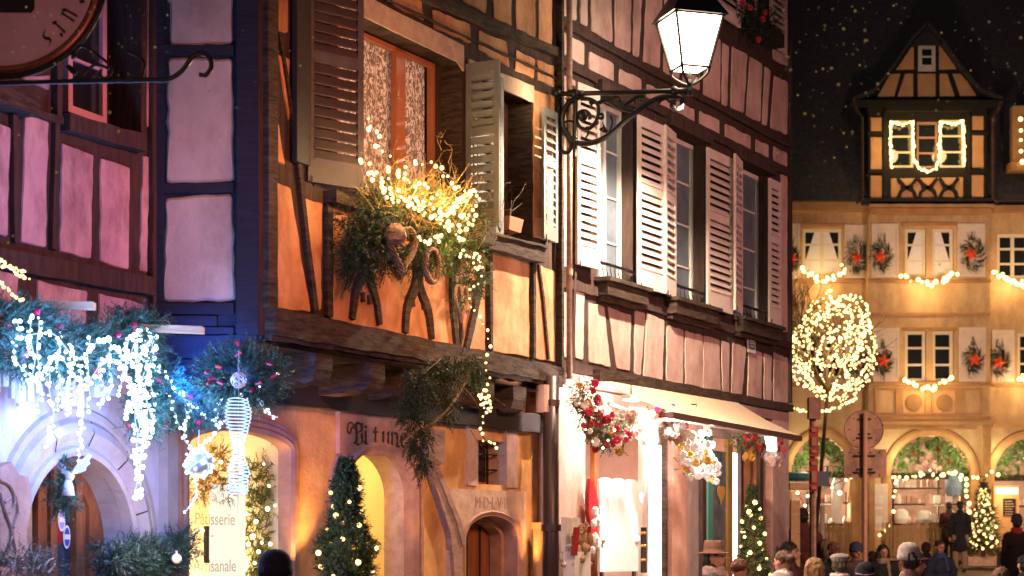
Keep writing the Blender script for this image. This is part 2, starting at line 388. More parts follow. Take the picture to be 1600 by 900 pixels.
def nib(mb, ch, place, w_=.17, th=.6):
    v = Vector((math.cos(.7)*w_/2, math.sin(.7)*w_/2))
    for x0,y0,x1,y1 in BL[ch]:
        a, b = Vector((x0,y0)), Vector((x1,y1))
        if (b-a).length < 1e-6: continue
        e = (b-a).normalized()*.03; a = a-e; b = b+e
        q = [a-v, a+v, b+v, b-v]
        mb.add([place(p.x,p.y,0) for p in q]+[place(p.x,p.y,1) for p in q], [(3,2,1,0),(4,5,6,7),(0,1,5,4),(1,2,6,5),(2,3,7,6),(3,0,4,7)])

# greenery: sprigs of needles
def sprig(mb, p, d, L, nl=.035, n=16, w_=.004):
    d = d.normalized(); a = d.cross(Vector((.3,.2,.9))); a = a.normalized() if a.length > .01 else Vector((1,0,0)); b = d.cross(a)
    mb.add([p-a*w_*.5, p+a*w_*.5, p+d*L], [(0,1,2)])
    for i in range(n):
        t = (i+random.random())/n; q = random.uniform(0,6.283); o = a*math.cos(q)+b*math.sin(q)
        nd = (d*.75+o).normalized(); r = p+d*L*t; sd = nd.cross(d).normalized()*w_*.5; l = nl*(1.1-.5*t)*random.uniform(.7,1.2)
        mb.add([r-sd, r+sd, r+nd*l], [(0,1,2)])
def bush(mb, c, r, n, L=.1, nl=.035, k=14, w_=.005, down=0):
    c = Vector(c)
    for _ in range(n):
        o = rv().normalized()*random.random()**.5; p = c+Vector((o.x*r[0],o.y*r[1],o.z*r[2]))
        d = (o+rv(.7)+Vector((0,0,-down))).normalized()
        sprig(mb, p, d, L*random.uniform(.6,1.3), nl, k, w_)
def garland(mb, pts, r, n, **kw):
    P = smoothline(pts, 8)
    for _ in range(n):
        i = random.randrange(len(P)-1); c = P[i].lerp(P[i+1], random.random())
        o = rv(); p = c+o*r*.7; sprig(mb, p, o.normalized()+rv(.5)+(P[i+1]-P[i]).normalized()*.4, kw.get('L',.1)*random.uniform(.6,1.3), kw.get('nl',.035), kw.get('k',14), kw.get('w_',.005))
_bulb = {}
def bulb_mesh(r, m):
    key = (round(r,4), m.name)
    if key not in _bulb:
        b = MB(); b.ball((0,0,0), r, u=7, v=5); me = bpy.data.meshes.new('bulb')
        me.from_pydata([tuple(v) for v in b.v], [], b.f); me.materials.append(m); _bulb[key] = me
    return _bulb[key]
def bulbs(pts, r, m, parent):
    o0 = ORG[parent.name]
    for p in pts[:100]:
        q = bpy.data.objects.new('bulb', bulb_mesh(r, m)); COL.objects.link(q); q.parent = parent; q.location = Vector(p)-o0
        s_ = random.uniform(.55,1.25); q.scale = (s_,s_,s_)
def light_string(pts, n, label, group=None, r=.012, m=None, jit=.0, name='light_string', wire='iron', wr=.0025, cat='string lights', at=None):
    P = smoothline(pts, 6); t = thing(name, tuple(P[0]), label, cat, group)
    wmb = MB(); wmb.tube([p+rv(jit*.4) for p in P], wr, 4); wmb.build('wire', M[wire], t)
    L = [0]
    for a, b in zip(P, P[1:]): L.append(L[-1]+(b-a).length)
    out = []
    for i in range(n):
        x = L[-1]*(i+.5)/n; j = max(k for k in range(len(L)) if L[k] <= x); j = min(j, len(P)-2)
        out.append(P[j].lerp(P[j+1], (x-L[j])/max(1e-6, L[j+1]-L[j]))+rv(jit))
    bulbs(out, r, m or M['bulb'], t); return t
# ------------------------------------------------------------------ ground and sky
g = MB(); prof = [(-20,0),(24,0),(30,0),(42,.35),(46,.8),(49,1.16),(51.6,1.32),(51.9,1.32),(52.2,1.6),(120,1.6),(400,1.6)]
for (y0,z0),(y1,z1) in zip(prof, prof[1:]): g.quad((-200,y0,z0),(200,y0,z0),(200,y1,z1),(-200,y1,z1))
M['paving'] = mat('cobbled_paving', (.22,.15,.11), .75, scale=5, bump=.7, bscale=9, col2=(.12,.08,.06))
tag(g.build('ground', M['paving']), kind='structure')

u_ = Vector
L_o = Q(237,HZ,13.9); FL = Face((L_o.x,L_o.y),(1230/3000,1)); FS = Face((L_o.x,L_o.y),(1,0))
q = Q(410,HZ,13.9); FO = Face((q.x,q.y),(1600/3000,1)); sO = FO.sh(868,500)[0]; eO = FO.p(sO,0)
q = FL.w(262,800,0); FG = Face((q.x,q.y),(eO.x-.17-q.x, eO.y-q.y)); sG = (Vector((eO.x-.17,eO.y,0))-FG.o).length
FP = Face((eO.x,eO.y),(.5467,1)); sP = FP.sh(1232,400)[0]
WALLTOP = 9.2

def house_shell(mb, F, s0, s1, h0, h1, depth, ends=(1,1)):   # flanks, top and back
    a,b,c,d = F.p(s0,0,-.02),F.p(s1,0,-.02),F.p(s1,0,-depth),F.p(s0,0,-depth)
    def z(p,h): return Vector((p.x,p.y,h))
    if ends[1]: mb.quad(z(b,h0),z(c,h0),z(c,h1),z(b,h1))
    if ends[0]: mb.quad(z(a,h0),z(d,h0),z(d,h1),z(a,h1))
    mb.quad(z(c,h0),z(d,h0),z(d,h1),z(c,h1)); mb.quad(z(a,h1),z(b,h1),z(c,h1),z(d,h1))
def room(F, a, b, h0, h1, d0, d1, m, parent, name='inner_wall'):
    mb = MB(); P = lambda s,h,d: F.p(s,h,d)
    mb.quad(P(a,h0,d1),P(b,h0,d1),P(b,h1,d1),P(a,h1,d1)); mb.quad(P(a,h0,d0),P(a,h0,d1),P(a,h1,d1),P(a,h1,d0))
    mb.quad(P(b,h0,d0),P(b,h0,d1),P(b,h1,d1),P(b,h1,d0)); mb.quad(P(a,h1,d0),P(b,h1,d0),P(b,h1,d1),P(a,h1,d1))
    mb.quad(P(a,h0,d0),P(b,h0,d0),P(b,h0,d1),P(a,h0,d1)); return mb.build(name, m, parent)
def gable_roof(F, s0, s1, h, depth, parent):
    mb = MB(); o = .35
    A,B = F.p(s0,h,o),F.p(s1,h,o); C,D = F.p(s1,h+depth*.6,-depth/2),F.p(s0,h+depth*.6,-depth/2); E,G = F.p(s1,h,-depth-o),F.p(s0,h,-depth-o)
    up = Vector((0,0,.12))
    mb.hexa([A,B,C,D,A+up,B+up,C+up,D+up]); mb.hexa([D,C,E,G,D+up,C+up,E+up,G+up]); mb.build('roof', M['roof'], parent)
def shutter(parent, p0, p1, h0, h1, m, label=None, t=.028, n=None, open_=True, e=.026):
    """a louvred leaf standing on the line p0-p1"""
    p0 = Vector((p0.x,p0.y,0)); p1 = Vector((p1.x,p1.y,0)); u = (p1-p0).normalized(); W = (p1-p0).length; nn = Vector((u.y,-u.x,0))
    def P(a,h,d): return p0+u*a+nn*d+Vector((0,0,h))
    def bx(mb,a,b,c,d,e,f): mb.hexa([P(a,c,e),P(b,c,e),P(b,c,f),P(a,c,f),P(a,d,e),P(b,d,e),P(b,d,f),P(a,d,f)])
    fr = MB(); sw = min(.055, W*.16); H = h1-h0; tr = H*.06; br = H*.11; mr = H*.05; mid = h0+H*.56
    bx(fr,0,sw,h0,h1,0,t); bx(fr,W-sw,W,h0,h1,0,t)
    for a,b in ((h1-tr,h1),(h0,h0+br),(mid,mid+mr)): bx(fr,sw,W-sw,a,b,.001,t-.001)
    o = fr.build('shutter', m, parent, label=label)
    lv = MB()
    for a,b in ((h0+br,mid),(mid+mr,h1-tr)):
        k = max(3, round((b-a)/.078))
        for i in range(k):
            z = a+(b-a)*(i+.5)/k
            lv.hexa([P(sw,z-e-.006,t+.008),P(W-sw,z-e-.006,t+.008),P(W-sw,z+e-.014,-.004),P(sw,z+e-.014,-.004),
                     P(sw,z-e+.004,t+.008),P(W-sw,z-e+.004,t+.008),P(W-sw,z+e-.004,-.004),P(sw,z+e-.004,-.004)])
    lv.build('louvres', m, o)
    ir = MB(); c = P(sw*.5,h0-.01,t+.012); ir.tube([c+Vector((0,0,.05)),c,c+nn*.02-Vector((0,0,.03)),c+nn*.03], .006, 5); ir.build('hook', M['iron'], o)
    return o
def casement(F, a, b, h0, h1, d, parent, mf, mg, cols=2, rows=3, fw=.045, bw=.02, curtain=None, label=None):
    fr = MB(); rect(fr,F,a,a+fw,h0,h1,d-.03,d+.03); rect(fr,F,b-fw,b,h0,h1,d-.03,d+.03)
    rect(fr,F,a+fw,b-fw,h1-fw,h1,d-.029,d+.029); rect(fr,F,a+fw,b-fw,h0,h0+fw,d-.029,d+.029)
    m = (a+b)/2
    if cols > 1: rect(fr,F,m-fw*.55,m+fw*.55,h0+fw,h1-fw,d-.028,d+.04)
    for i in range(1,rows):
        z = h0+(h1-h0)*i/rows; rect(fr,F,a+fw,b-fw,z-bw/2,z+bw/2,d-.012,d+.016)
    o = fr.build('window', mf, parent, label=label)
    gl = MB(); gl.quad(F.p(a+fw/2,h0,d),F.p(b-fw/2,h0,d),F.p(b-fw/2,h1,d),F.p(a+fw/2,h1,d)); gl.build('pane', mg, o)
    return o

# ================================================================== LEFT HOUSE (pink panels above, arched door below)
HL = thing('half_timbered_house', tuple(FL.p(-2,0)), 'leftmost house, pink plaster panels between dark timbers above a stone arched door', 'house')
hj = FL.sh(120,560)[1]                                   # where the plaster ground floor ends
wl = MB(); rvl = MB()
a0,a1 = FL.sh(95,100)[0], FL.sh(212,100)[0]
wh = Hole(a0,a1,FL.sh(150,198)[1],FL.sh(150,-70)[1])
wall(wl,FL,-8.5,.0,hj,WALLTOP,[wh],0,.22); wl.build('timber_frame', M['timber'], HL)
da,db = FL.sh(30,850)[0], FL.sh(203,850)[0]; cz = FL.sh(118,711)[1]; rad = (db-da)/2
door = Hole(da,db,0,cz-rad,rad)
gw = MB(); wall(gw,FL,-8.5,.0,0,hj,[door],.012,.30,rvl); wall(gw,FL,0,FL.sh(262,800)[0],0,3.0,[],.012); gw.build('wall', M['lilac'], HL, label='lilac plaster ground floor wall')
rvl.build('door_reveal', M['stone'], HL)
pb = MB()
for pts in [[(-60,160),(15,200),(10,370),(-60,352)],[(37,180),(74,190),(70,387),(31,378)],[(95,223),(144,242),(140,405),(92,393)],[(156,247),(201,262),(199,422),(155,408)],
  [(222,243),(232,245),(228,427),(216,423)],[(231,-40),(243,-40),(234,200),(223,197)],[(-40,412),(27,430),(25,520),(-40,515)],[(57,437),(135,455),(133,515),(57,505)],
  [(153,458),(200,468),(222,476),(220,530),(153,520)],[(20,118),(77,118),(75,142),(60,134)],[(220,-40),(222,-40),(221,-10),(220,-12)]]:
    panel(pb, FL, pts, .002, .022)
for i in range(-14, -4):                                 # the facade goes on towards the camera, out of the picture
    x = FL.sh(0,300)[0]+.34*(i+4)-.05
    if x > -8.3: panel(pb, FL, [(x,4.0),(x+.24,4.0),(x+.24,4.85),(x,4.85)], .002,.022, px=False)
pb.build('plaster_panels', M['pink'], HL)
bm_ = MB(); beam(bm_,FL,[(-40,398),(232,448)],.13,0,.06); beam(bm_,FL,[(-40,150),(90,190)],.05,0,.05); beam(bm_,FL,[(92,192),(213,226)],.12,0,.09)
beam(bm_,FL,[(86,-40),(84,190)],.06,0,.05); beam(bm_,FL,[(216,-40),(216,225)],.07,0,.05); beam(bm_,FL,[(18,180),(20,380)],.05,0,.035); beam(bm_,FL,[(84,190),(80,390)],.06,0,.035)
beam(bm_,FL,[(233,-40),(233,520)],.05,0,.05); bm_.build('beams', M['timber'], HL)
vb = MB(); vb.quad(FL.p(a0,wh.bot,-.22),FL.p(a1,wh.bot,-.22),FL.p(a1,wh.top,-.22),FL.p(a0,wh.top,-.22)); vb.build('painted_dark', M['void'], HL)  # flat dark sheet standing in for the unlit room
casement(FL, FL.sh(107,150,-.03)[0], FL.sh(167,150,-.03)[0], wh.bot+.05, wh.top, -.06, HL, M['pinkframe'], M['glass'], cols=1, rows=3, fw=.05)
sb = MB(); rect(sb,FL,FL.sh(-45,150)[0],FL.sh(36,150)[0],FL.sh(0,172)[1],FL.sh(0,140)[1],.0,.14); sb.build('sill', M['timber_h'], HL)
hs = MB(); house_shell(hs,FL,-8.5,0,0,WALLTOP,6,(1,0)); hs.build('flank_wall', M['lilac'], HL); gable_roof(FL,-8.5,.3,WALLTOP,6,HL)
# stone arch mouldings
am = MB(); line = door.outline(28); 
sweep(am,FL,line,[(-.004,-.05),(-.004,.045),(.025,.06),(.05,.045),(.06,.02),(.10,.035),(.16,.075),(.22,.055),(.25,.02),(.27,.035),(.31,.035),(.33,.013)])
am.build('arch_moulding', M['stone'], HL, smooth=False)
jn = MB()
for t in (.35,.9,1.45,2.0,2.6):
    cx = (da+db)/2; c_,s_ = math.cos(t),math.sin(t)
    jn.tube([FL.p(cx+c_*(rad+.07), door.top+s_*(rad+.07),.035),FL.p(cx+c_*(rad+.16),door.top+s_*(rad+.16),.076),FL.p(cx+c_*(rad+.24),door.top+s_*(rad+.24),.04)],.004,4)
jn.build('stone_joints', M['timber_d'], HL)
pw = MB(); rect(pw,FL,FL.sh(262,700)[0]-.14,FL.sh(262,700)[0],0,2.9,.013,.09); pw.build('stone_pier', M['stone'], HL)
# the door itself
DR = MB(); d0 = -.27; H = door
def dx(px,py=820): return FL.sh(px,py,d0)[0]
def archtop(s): return H.ht(min(max(s,H.a+.001),H.b-.001))
for x0,x1,dd in ((50,60,.05),(60,70,.02),(70,81,.05),(110,120,.05),(120,130,.02),(130,141,.05)):
    a,b = dx(x0),dx(x1); b2 = b
    DR.hexa([FL.p(a,0,d0-.02),FL.p(b,0,d0-.02),FL.p(b,0,d0+dd),FL.p(a,0,d0+dd),FL.p(a,archtop(a),d0-.02),FL.p(b2,archtop(b),d0-.02),FL.p(b2,archtop(b),d0+dd),FL.p(a,archtop(a),d0+dd)])
dob = DR.build('door', M['door'], HL, label='varnished arched wooden door with glass panels')
df = MB(); sweep(df,FL,[(a,h) for a,h in H.outline(28)],[(-.004,d0-.02),(-.004,d0+.06),(-.05,d0+.07),(-.09,d0+.05),(-.10,d0-.02)]); df.build('door_frame', M['door'], dob)

gl = MB(); n_ = 20
for i in range(n_):
    a = H.a+(H.b-H.a)*i/n_; b = H.a+(H.b-H.a)*(i+1)/n_; gl.quad(FL.p(a,0,d0),FL.p(b,0,d0),FL.p(b,archtop(b),d0),FL.p(a,archtop(a),d0))
M['doorglass'] = mat('door_glass', (.05,.07,.10), .08, scale=3, var=.6, spec=.9); gl.build('door_glass', M['doorglass'], dob)
st = MB(); c = FL.sh(45,800,d0+.01); rect(st,FL,dx(40),dx(48),c[1]-.25,c[1]+.1,d0+.005,d0+.012); st.build('painted_reflection', M['palestone'], dob)  # pale strip on the door glass, a painted warm reflection
hb_ = MB(); rect(hb_,FL,dx(141),dx(147),.9,1.1,d0+.0,d0+.05); hb_.build('lock', M['gold'], dob)
# oval stickers on the glass
def sticker(px,py,col,band,lab):
    c = FL.w(px,py,d0+.012); o = MB(); k = 20
    P = [c+FL.u*(.042*math.cos(6.283*i/k))+Vector((0,0,.082*math.sin(6.283*i/k))) for i in range(k)]
    o.prism(P, FL.n*.003); ob = o.build('sticker', col, None, org=tuple(c)); tag(ob, lab, 'sticker', 'stickers on the door glass')
    i = MB(); P = [c+FL.n*.004+FL.u*(.032*math.cos(6.283*i_/k))+Vector((0,0,.066*math.sin(6.283*i_/k))) for i_ in range(k)]; i.prism(P, FL.n*.001); i.build('rim', band, ob)
    b = MB(); a = c+FL.n*.006; b.hexa([a-FL.u*.034-Vector((0,0,.018)),a+FL.u*.034-Vector((0,0,.018)),a+FL.u*.034-Vector((0,0,.018))+FL.n*.001,a-FL.u*.034-Vector((0,0,.018))+FL.n*.001,
        a-FL.u*.034+Vector((0,0,.018)),a+FL.u*.034+Vector((0,0,.018)),a+FL.u*.034+Vector((0,0,.018))+FL.n*.001,a-FL.u*.034+Vector((0,0,.018))+FL.n*.001]); b.build('band', col, ob)
M['blue'] = mat('blue_print', (.06,.08,.45), .5); M['purple'] = mat('mauve_print', (.40,.30,.62), .5)
sticker(96,812,M['white'],M['purple'],'white oval sticker with mauve centre, upper one on the door glass')
sticker(104,839,M['white'],M['blue'],'deep blue oval sticker with white band, lower one on the door glass')
rb = MB(); c = FL.w(91,829,d0+.006); rb.prism([c+FL.u*x+Vector((0,0,z)) for x,z in ((-.07,.05),(.07,.08),(.08,-.06),(0,-.10),(-.07,-.06))], FL.n*.003)
tag(rb.build('poster', M['red'], None, org=tuple(c)), 'red paper notice behind the oval stickers on the door', 'notice')
# carved post at the far left
cp = MB(); pts = [(-14,730),(4,722),(16,742),(30,745),(36,770),(34,800),(28,830),(30,870),(26,930),(-14,930)]
P = [FL.w(x,y,.02) for x,y in pts]; cp.prism(P, FL.n*.07); cpo = cp.build('carved_post', M['sand'], None, org=tuple(FL.w(5,930,.02)))
tag(cpo, 'carved reddish wooden post left of the arched door', 'carved post')
cc = MB()
for pl in ([(0,750),(14,758),(22,775),(20,795),(10,800),(8,785),(16,778)],[(0,770),(8,800),(18,830),(14,860)],[(24,775),(28,800),(20,830),(24,860)]):
    cc.tube(smoothline([FL.w(x,y,.095) for x,y in pl]), .012, 5)
cc.build('carving', M['sand'], cpo)

# ================================================================== CORNER HOUSE (orange)
HO = thing('half_timbered_house', tuple(FO.p(2,0)), 'orange plastered corner house with dark timbers, brown shutters and a jettied upper floor', 'house')
# side wall facing the camera
ws = MB(); eS = FS.sh(410,400)[0]; zj = FS.sh(300,598)[1]
wall(ws,FS,-.02,eS,zj,WALLTOP,[],0); ws.build('side_timber_frame', M['bluelit_timber'], HO)
ps = MB()
for pts in [[(265,-40),(365,-40),(364,68),(266,72)],[(263,91),(363,92),(367,283),(260,287)],[(258,310),(363,303),(368,470),(255,472)]]: panel(ps,FS,pts,.002,.03,rnd=.04,inset=.02)
ps.build('side_plaster_panels', M['grey'], HO)
bs = MB()
for y0,y1,x0,x1,d in ((474,492,238,366,.04),(494,509,238,340,.05),(511,522,238,366,.035),(524,560,238,402,.03),(562,597,238,402,.045)):
    beam(bs,FS,[(x0,(y0+y1)/2),(x1,(y0+y1)/2+1)],(y1-y0)/216,0,d,.004)
beam(bs,FS,[(388,-40),(388,524)],.155,0,.05,.003); beam(bs,FS,[(248,-40),(246,474)],.10,0,.03,.003); beam(bs,FS,[(248,80),(366,80)],.075,0,.028); beam(bs,FS,[(248,296),(366,294)],.07,0,.028)
bs.build('side_beams', M['bluelit_timber'], HO)
# upper storey of the street front
hsill = FO.sh(640,545)[1]
o1 = Hole(FO.sh(476,200)[0],FO.sh(722,200)[0],FO.sh(640,322)[1],FO.sh(640,62)[1])
o2 = Hole(FO.sh(785,200)[0],FO.sh(831,200)[0],FO.sh(800,372)[1],FO.sh(800,143)[1])
wo_ = MB(); rvo = MB(); wall(wo_,FO,-.05,sO,hsill-.1,WALLTOP,[o1,o2],0,.25,rvo); wo_.build('timber_frame', M['timber'], HO); rvo.build('window_reveal', M['timber_h'], HO)
po = MB()
for pts in [[(433,-40),(449,-40),(448,52),(433,50)],[(432,84),(451,92),(450,190)],[(426,155),(444,258),(425,250)],[(426,283),(452,293),(455,312),(484,488),(427,481)],[(468,308),(502,317),(500,484),(497,485)],
  [(517,318),(757,398),(757,554),(517,499)],[(766,392),(826,404),(825,559),(767,549)],[(836,412),(866,424),(865,566),(835,560)],
  [(613,-20),(657,-5),(661,33),(613,8)],[(675,15),(733,38),(735,68),(677,45)],[(747,47),(790,65),(795,106),(747,78)],[(805,77),(835,93),(833,123),(803,110)],[(838,93),(865,103),(865,137),(840,125)],
  [(718,-60),(760,-60),(758,22),(722,2)],[(770,-60),(798,-60),(798,42),(770,28)],[(805,-60),(836,-60),(835,60),(805,45)],[(840,-60),(862,-60),(861,72),(840,63)],[(600,-60),(708,-60),(706,-6),(610,-44)],
  [(833,140),(866,150),(866,380),(833,370)]]:
    panel(po,FO,pts,.002,.02)
po.build('plaster_panels', M['orange'], HO)
hb2 = MB(); panel(hb2,FO,[(480,-40),(567,-8),(723,72),(723,112),(713,97),(567,27),(480,-12)],.02,.05,rnd=.01,jit=.002); panel(hb2,FO,[(731,92),(833,135),(833,162),(786,141),(731,112)],.02,.045,rnd=.01,jit=.002)
hb2.build('window_lintel', M['palestone'], HO)
bo = MB()
beam(bo,FO,[(410,503),(868,588)],(.20,.15),-.02,.09,.008); beam(bo,FO,[(410,524),(868,603)],(.06,.05),-.02,.06,.01)
beam(bo,FO,[(590,-34),(868,84)],.085,0,.055); beam(bo,FO,[(600,0),(868,124)],.02,0,.03)
beam(bo,FO,[(455,190),(489,488)],.05,0,.035); beam(bo,FO,[(433,50),(456,200)],.035,0,.03); beam(bo,FO,[(509,310),(509,495)],.07,0,.045); beam(bo,FO,[(761,392),(762,552)],.045,0,.045); beam(bo,FO,[(830,400),(830,560)],.045,0,.04)
beam(bo,FO,[(838,413),(845,470),(853,562)],.035,0,.035); beam(bo,FO,[(418,-40),(418,482)],.12,0,.05); beam(bo,FO,[(871,-40),(871,590)],.045,0,.06)
def leg(pts,w_): beam(bo,FO,[tuple(p) for p in [(q.x,q.y) for q in smoothline([Vector((x,y,0)) for x,y in pts],4)]],w_,0,.045,.004)
leg([(566,400),(562,428),(551,455),(545,499)],(.11,.06)); leg([(566,400),(574,440),(583,470),(588,508)],(.10,.05))
leg([(648,395),(646,440),(632,480),(628,520)],(.12,.065)); leg([(648,395),(650,445),(664,485),(670,531)],(.12,.06))
leg([(702,425),(703,480),(709,542)],.065); leg([(748,425),(738,480),(724,545)],(.09,.07)); leg([(700,430),(712,470),(716,520),(712,545)],.03)
for x,y in ((562,462),(572,466),(640,470),(657,474)): beam(bo,FO,[(x,y-5),(x+1,y+10)],.035,0,.04)
bo.build('beams', M['timber_h'], HO)
# window 1: casements with lace
d1 = -.20; ca,cb = FO.sh(560,200,d1)[0], FO.sh(675,200,d1)[0]; ca -= .35
fr = casement(FO,ca,cb,o1.bot,o1.top-.02,d1,HO,M['redframe'],M['clear'],cols=1,rows=1,fw=.035)
lcm = MB(); nk = 120
for i in range(nk):
    f0,f1 = i/nk,(i+1)/nk; wv = lambda f: .014*math.sin(f*62)+.010*math.sin(f*23+1)
    lcm.quad(FO.p(ca+.02+(cb-ca-.04)*f0,o1.bot,d1-.045+wv(f0)),FO.p(ca+.02+(cb-ca-.04)*f1,o1.bot,d1-.045+wv(f1)),FO.p(ca+.02+(cb-ca-.04)*f1,o1.top-.04,d1-.045+wv(f1)),FO.p(ca+.02+(cb-ca-.04)*f0,o1.top-.04,d1-.045+wv(f0)))
lcm.build('lace_curtain', M['lace'], fr)
mu = MB(); rect(mu,FO,FO.sh(612,200,d1)[0],FO.sh(626,200,d1)[0],o1.bot+.04,o1.top-.05,d1-.01,d1+.045); mu.build('mullion', M['redframe'], fr)
sh_ = MB(); sh_.quad(FO.p(cb-.01,o1.bot,d1-.01),FO.p(o1.b,o1.bot,d1-.01),FO.p(o1.b,o1.top,d1-.01),FO.p(cb-.01,o1.top,d1-.01)); sh_.build('jamb', M['timber'], HO)
# shutters of the orange front
pA = Q(478,HZ,14.39); pB = Q(565,HZ,14.74); hA = EYE+(HZ-290)/FPX*14.55
shutter(HO, pA, pB, hA, hA+1.62, M['shut_d'], 'brown louvred shutter half open', e=.040)
ed = MB(); rect(ed,FO,FO.sh(452,200)[0],FO.sh(474,200)[0],o1.bot+.05,o1.top+.3,.02,.07); ed.build('window_post', M['timber_d'], HO)  # frame in shadow, the shade put into its dark timber colour
h0_,h1_ = FO.sh(760,366,.06)[1], FO.sh(760,112,.06)[1]
shutter(HO, FO.p(FO.sh(737,200,.06)[0],0,.06), FO.p(FO.sh(783,200,.06)[0],0,.06), h0_, h1_, M['shut_g'], 'grey green louvred shutter lit from the right')
x_ = FO.sh(722,200)[0]; shutter(HO, FO.p(x_,0,.36), FO.p(x_+.01,0,.03), h0_, h1_, M['shut_g'], 'grey green louvred shutter seen edge on')
shutter(HO, FO.p(FO.sh(846,270,.08)[0],0,.08), FO.p(FO.sh(868,270,.08)[0],0,.08), FO.sh(856,376,.08)[1], FO.sh(856,172,.08)[1], M['shut_g'], 'narrow pale green louvred shutter by the corner')
vb = MB(); vb.quad(FO.p(o2.a,o2.bot,-.25),FO.p(o2.b,o2.bot,-.25),FO.p(o2.b,o2.top,-.25),FO.p(o2.a,o2.top,-.25)); vb.build('painted_dark', M['redvoid'], HO)  # dark brown sheet, the unlit interior given as colour
vb = MB(); vb.quad(FO.p(o1.a,o1.bot,-.30),FO.p(o1.b,o1.bot,-.30),FO.p(o1.b,o1.top,-.30),FO.p(o1.a,o1.top,-.30)); vb.build('painted_dark', M['redvoid'], HO)  # same dark sheet behind the lace window
sl = MB(); beam(sl,FO,[(745,378),(835,402)],.12,0,.12); beam(sl,FO,[(745,366),(835,388)],.02,0,.15); beam(sl,FO,[(505,308),(735,378)],.09,0,.12); sl.build('sill', M['timber_h'], HO)
hs = MB(); house_shell(hs,FO,0,sO,hsill,WALLTOP,5.5,(0,0)); hs.build('flank_wall', M['orange'], HO); gable_roof(FO,-.3,sO+.0,WALLTOP,5.5,HO)
# jetty: soffit and joist ends
jt = MB(); hz_ = hsill-.17
jt.quad(FO.p(-.02,hz_,.05),FO.p(sO,hz_,.05),FO.p(sO,hz_,-.9),FO.p(-.02,hz_,-1.1)); jt.build('jetty_soffit', M['timber_d'], HO)
jb = MB()
def bracket(x0,x1):
    a,b = FO.sh(x0,560,.03)[0], FO.sh(x1,560,.03)[0]
    pr = [(.045,hz_+.005),(.045,hz_-.12),(.02,hz_-.20),(-.05,hz_-.235),(-.12,hz_-.20),(-.22,hz_-.235),(-.62,hz_-.25),(-.62,hz_+.005)]
    jb.prism([FO.p(a,h,d) for d,h in pr], FO.u*(b-a))
for x0,x1 in ((402,424),(490,517),(576,599),(640,664),(700,722),(750,770),(800,820)): bracket(x0,x1)
parts(jb,'joist_end', M['timber_h'], HO)
lamp('POINT', tuple(FO.w(852,152,.22)), 7, (1,.72,.40), .04, name='corner_lamp')
lamp('POINT', tuple(FL.p((da+db)/2+.1,1.75,.8)), 30, (1,.66,.50), .1, name='door_fill')  # second light is a fill added to brighten the recessed door
# ground floor wall
def gs(px,py=760,d=0): return FG.sh(px,py,d)
win = Hole(gs(288)[0],gs(448)[0],.75,gs(440,706)[1],.14); win.dep = .09
arc = Hole(gs(532)[0],gs(640)[0],0,gs(585,775)[1],gs(585,703)[1]-gs(585,775)[1])
sdr = Hole(gs(724)[0],gs(806)[0],0,gs(765,842)[1],gs(765,806)[1]-gs(765,842)[1])
swn = Hole(gs(744)[0],gs(789)[0],gs(766,757)[1],gs(766,689)[1])
wg = MB(); rg = MB(); hl = gs(560,640)[1]
wall(wg,FG,0,sG,0,hl+.25,[win,arc,sdr,swn],0,.28,rg); wg.build('wall', M['amber'], HO, label='amber plaster ground floor wall'); rg.build('door_reveal', M['palestone'], HO)
wp = MB(); wp.quad(FG.p(0,hl+.2,0),FG.p(sG,hl+.2,0),FG.p(sG,hl+.5,0),FG.p(0,hl+.5,0)); wp.build('frieze', M['orange'], HO)
bg_ = MB(); beam(bg_,FG,[(283,598),(835,663)],.17,0,.10,.006); bg_.build('lintel_beam', M['timber_d'], HO)
sm = MB()
for hh,pr in ((win,[(-.004,-.085),(-.004,.05),(.03,.065),(.05,.045),(.08,.05),(.10,.02),(.13,.02),(.14,.003)]),(arc,[(-.004,-.06),(-.004,.05),(.04,.075),(.07,.05),(.09,.02),(.10,.05),(.13,.055),(.15,.02),(.16,.003)])):
    sweep(sm,FG,hh.outline(24),pr)
sm.build('sandstone_moulding', M['sand'], HO)
# carved stone over the arch and the dated doorway
cs = MB()
def slab(mb, hole, pts, d1, F=FG):                       # a stone face that leaves the arch open
    a,b,h1 = pts; n = 22; top = h1
    xs = sorted({a,b}|{a+(b-a)*i/n for i in range(n+1)}|{hole.a-.0,hole.b}); xs = [x for x in xs if a <= x <= b]
    for p_,q_ in zip(xs,xs[1:]):
        m = (p_+q_)/2; 
        if hole.a <= m <= hole.b: lo0,lo1 = hole.ht(p_),hole.ht(q_)
        else: lo0 = lo1 = 0
        mb.quad(F.p(p_,lo0,d1),F.p(q_,lo1,d1),F.p(q_,top,d1),F.p(p_,top,d1))
    mb.quad(F.p(a,0,0),F.p(a,0,d1),F.p(a,top,d1),F.p(a,top,0)); mb.quad(F.p(b,0,0),F.p(b,0,d1),F.p(b,top,d1),F.p(b,top,0)); mb.quad(F.p(a,top,0),F.p(a,top,d1),F.p(b,top,d1),F.p(b,top,0))
    o = hole.outline(22)
    for (x,y),(z,t) in zip(o,o[1:]): mb.quad(F.p(x,y,0),F.p(z,t,0),F.p(z,t,d1),F.p(x,y,d1))
slab(cs, sdr, (gs(697)[0],gs(818)[0],gs(760,766)[1]), .03)
rect(cs,FG,gs(728)[0],swn.a,swn.bot-.02,hl+.05,0,.022); rect(cs,FG,swn.b,gs(806)[0],swn.bot-.02,hl+.05,0,.022)
cs.build('dated_door_surround', M['palestone'], HO)
ch = MB(); ch2 = MB(); a,b = gs(524)[0],gs(648)[0]; hh0 = gs(580,712)[1]
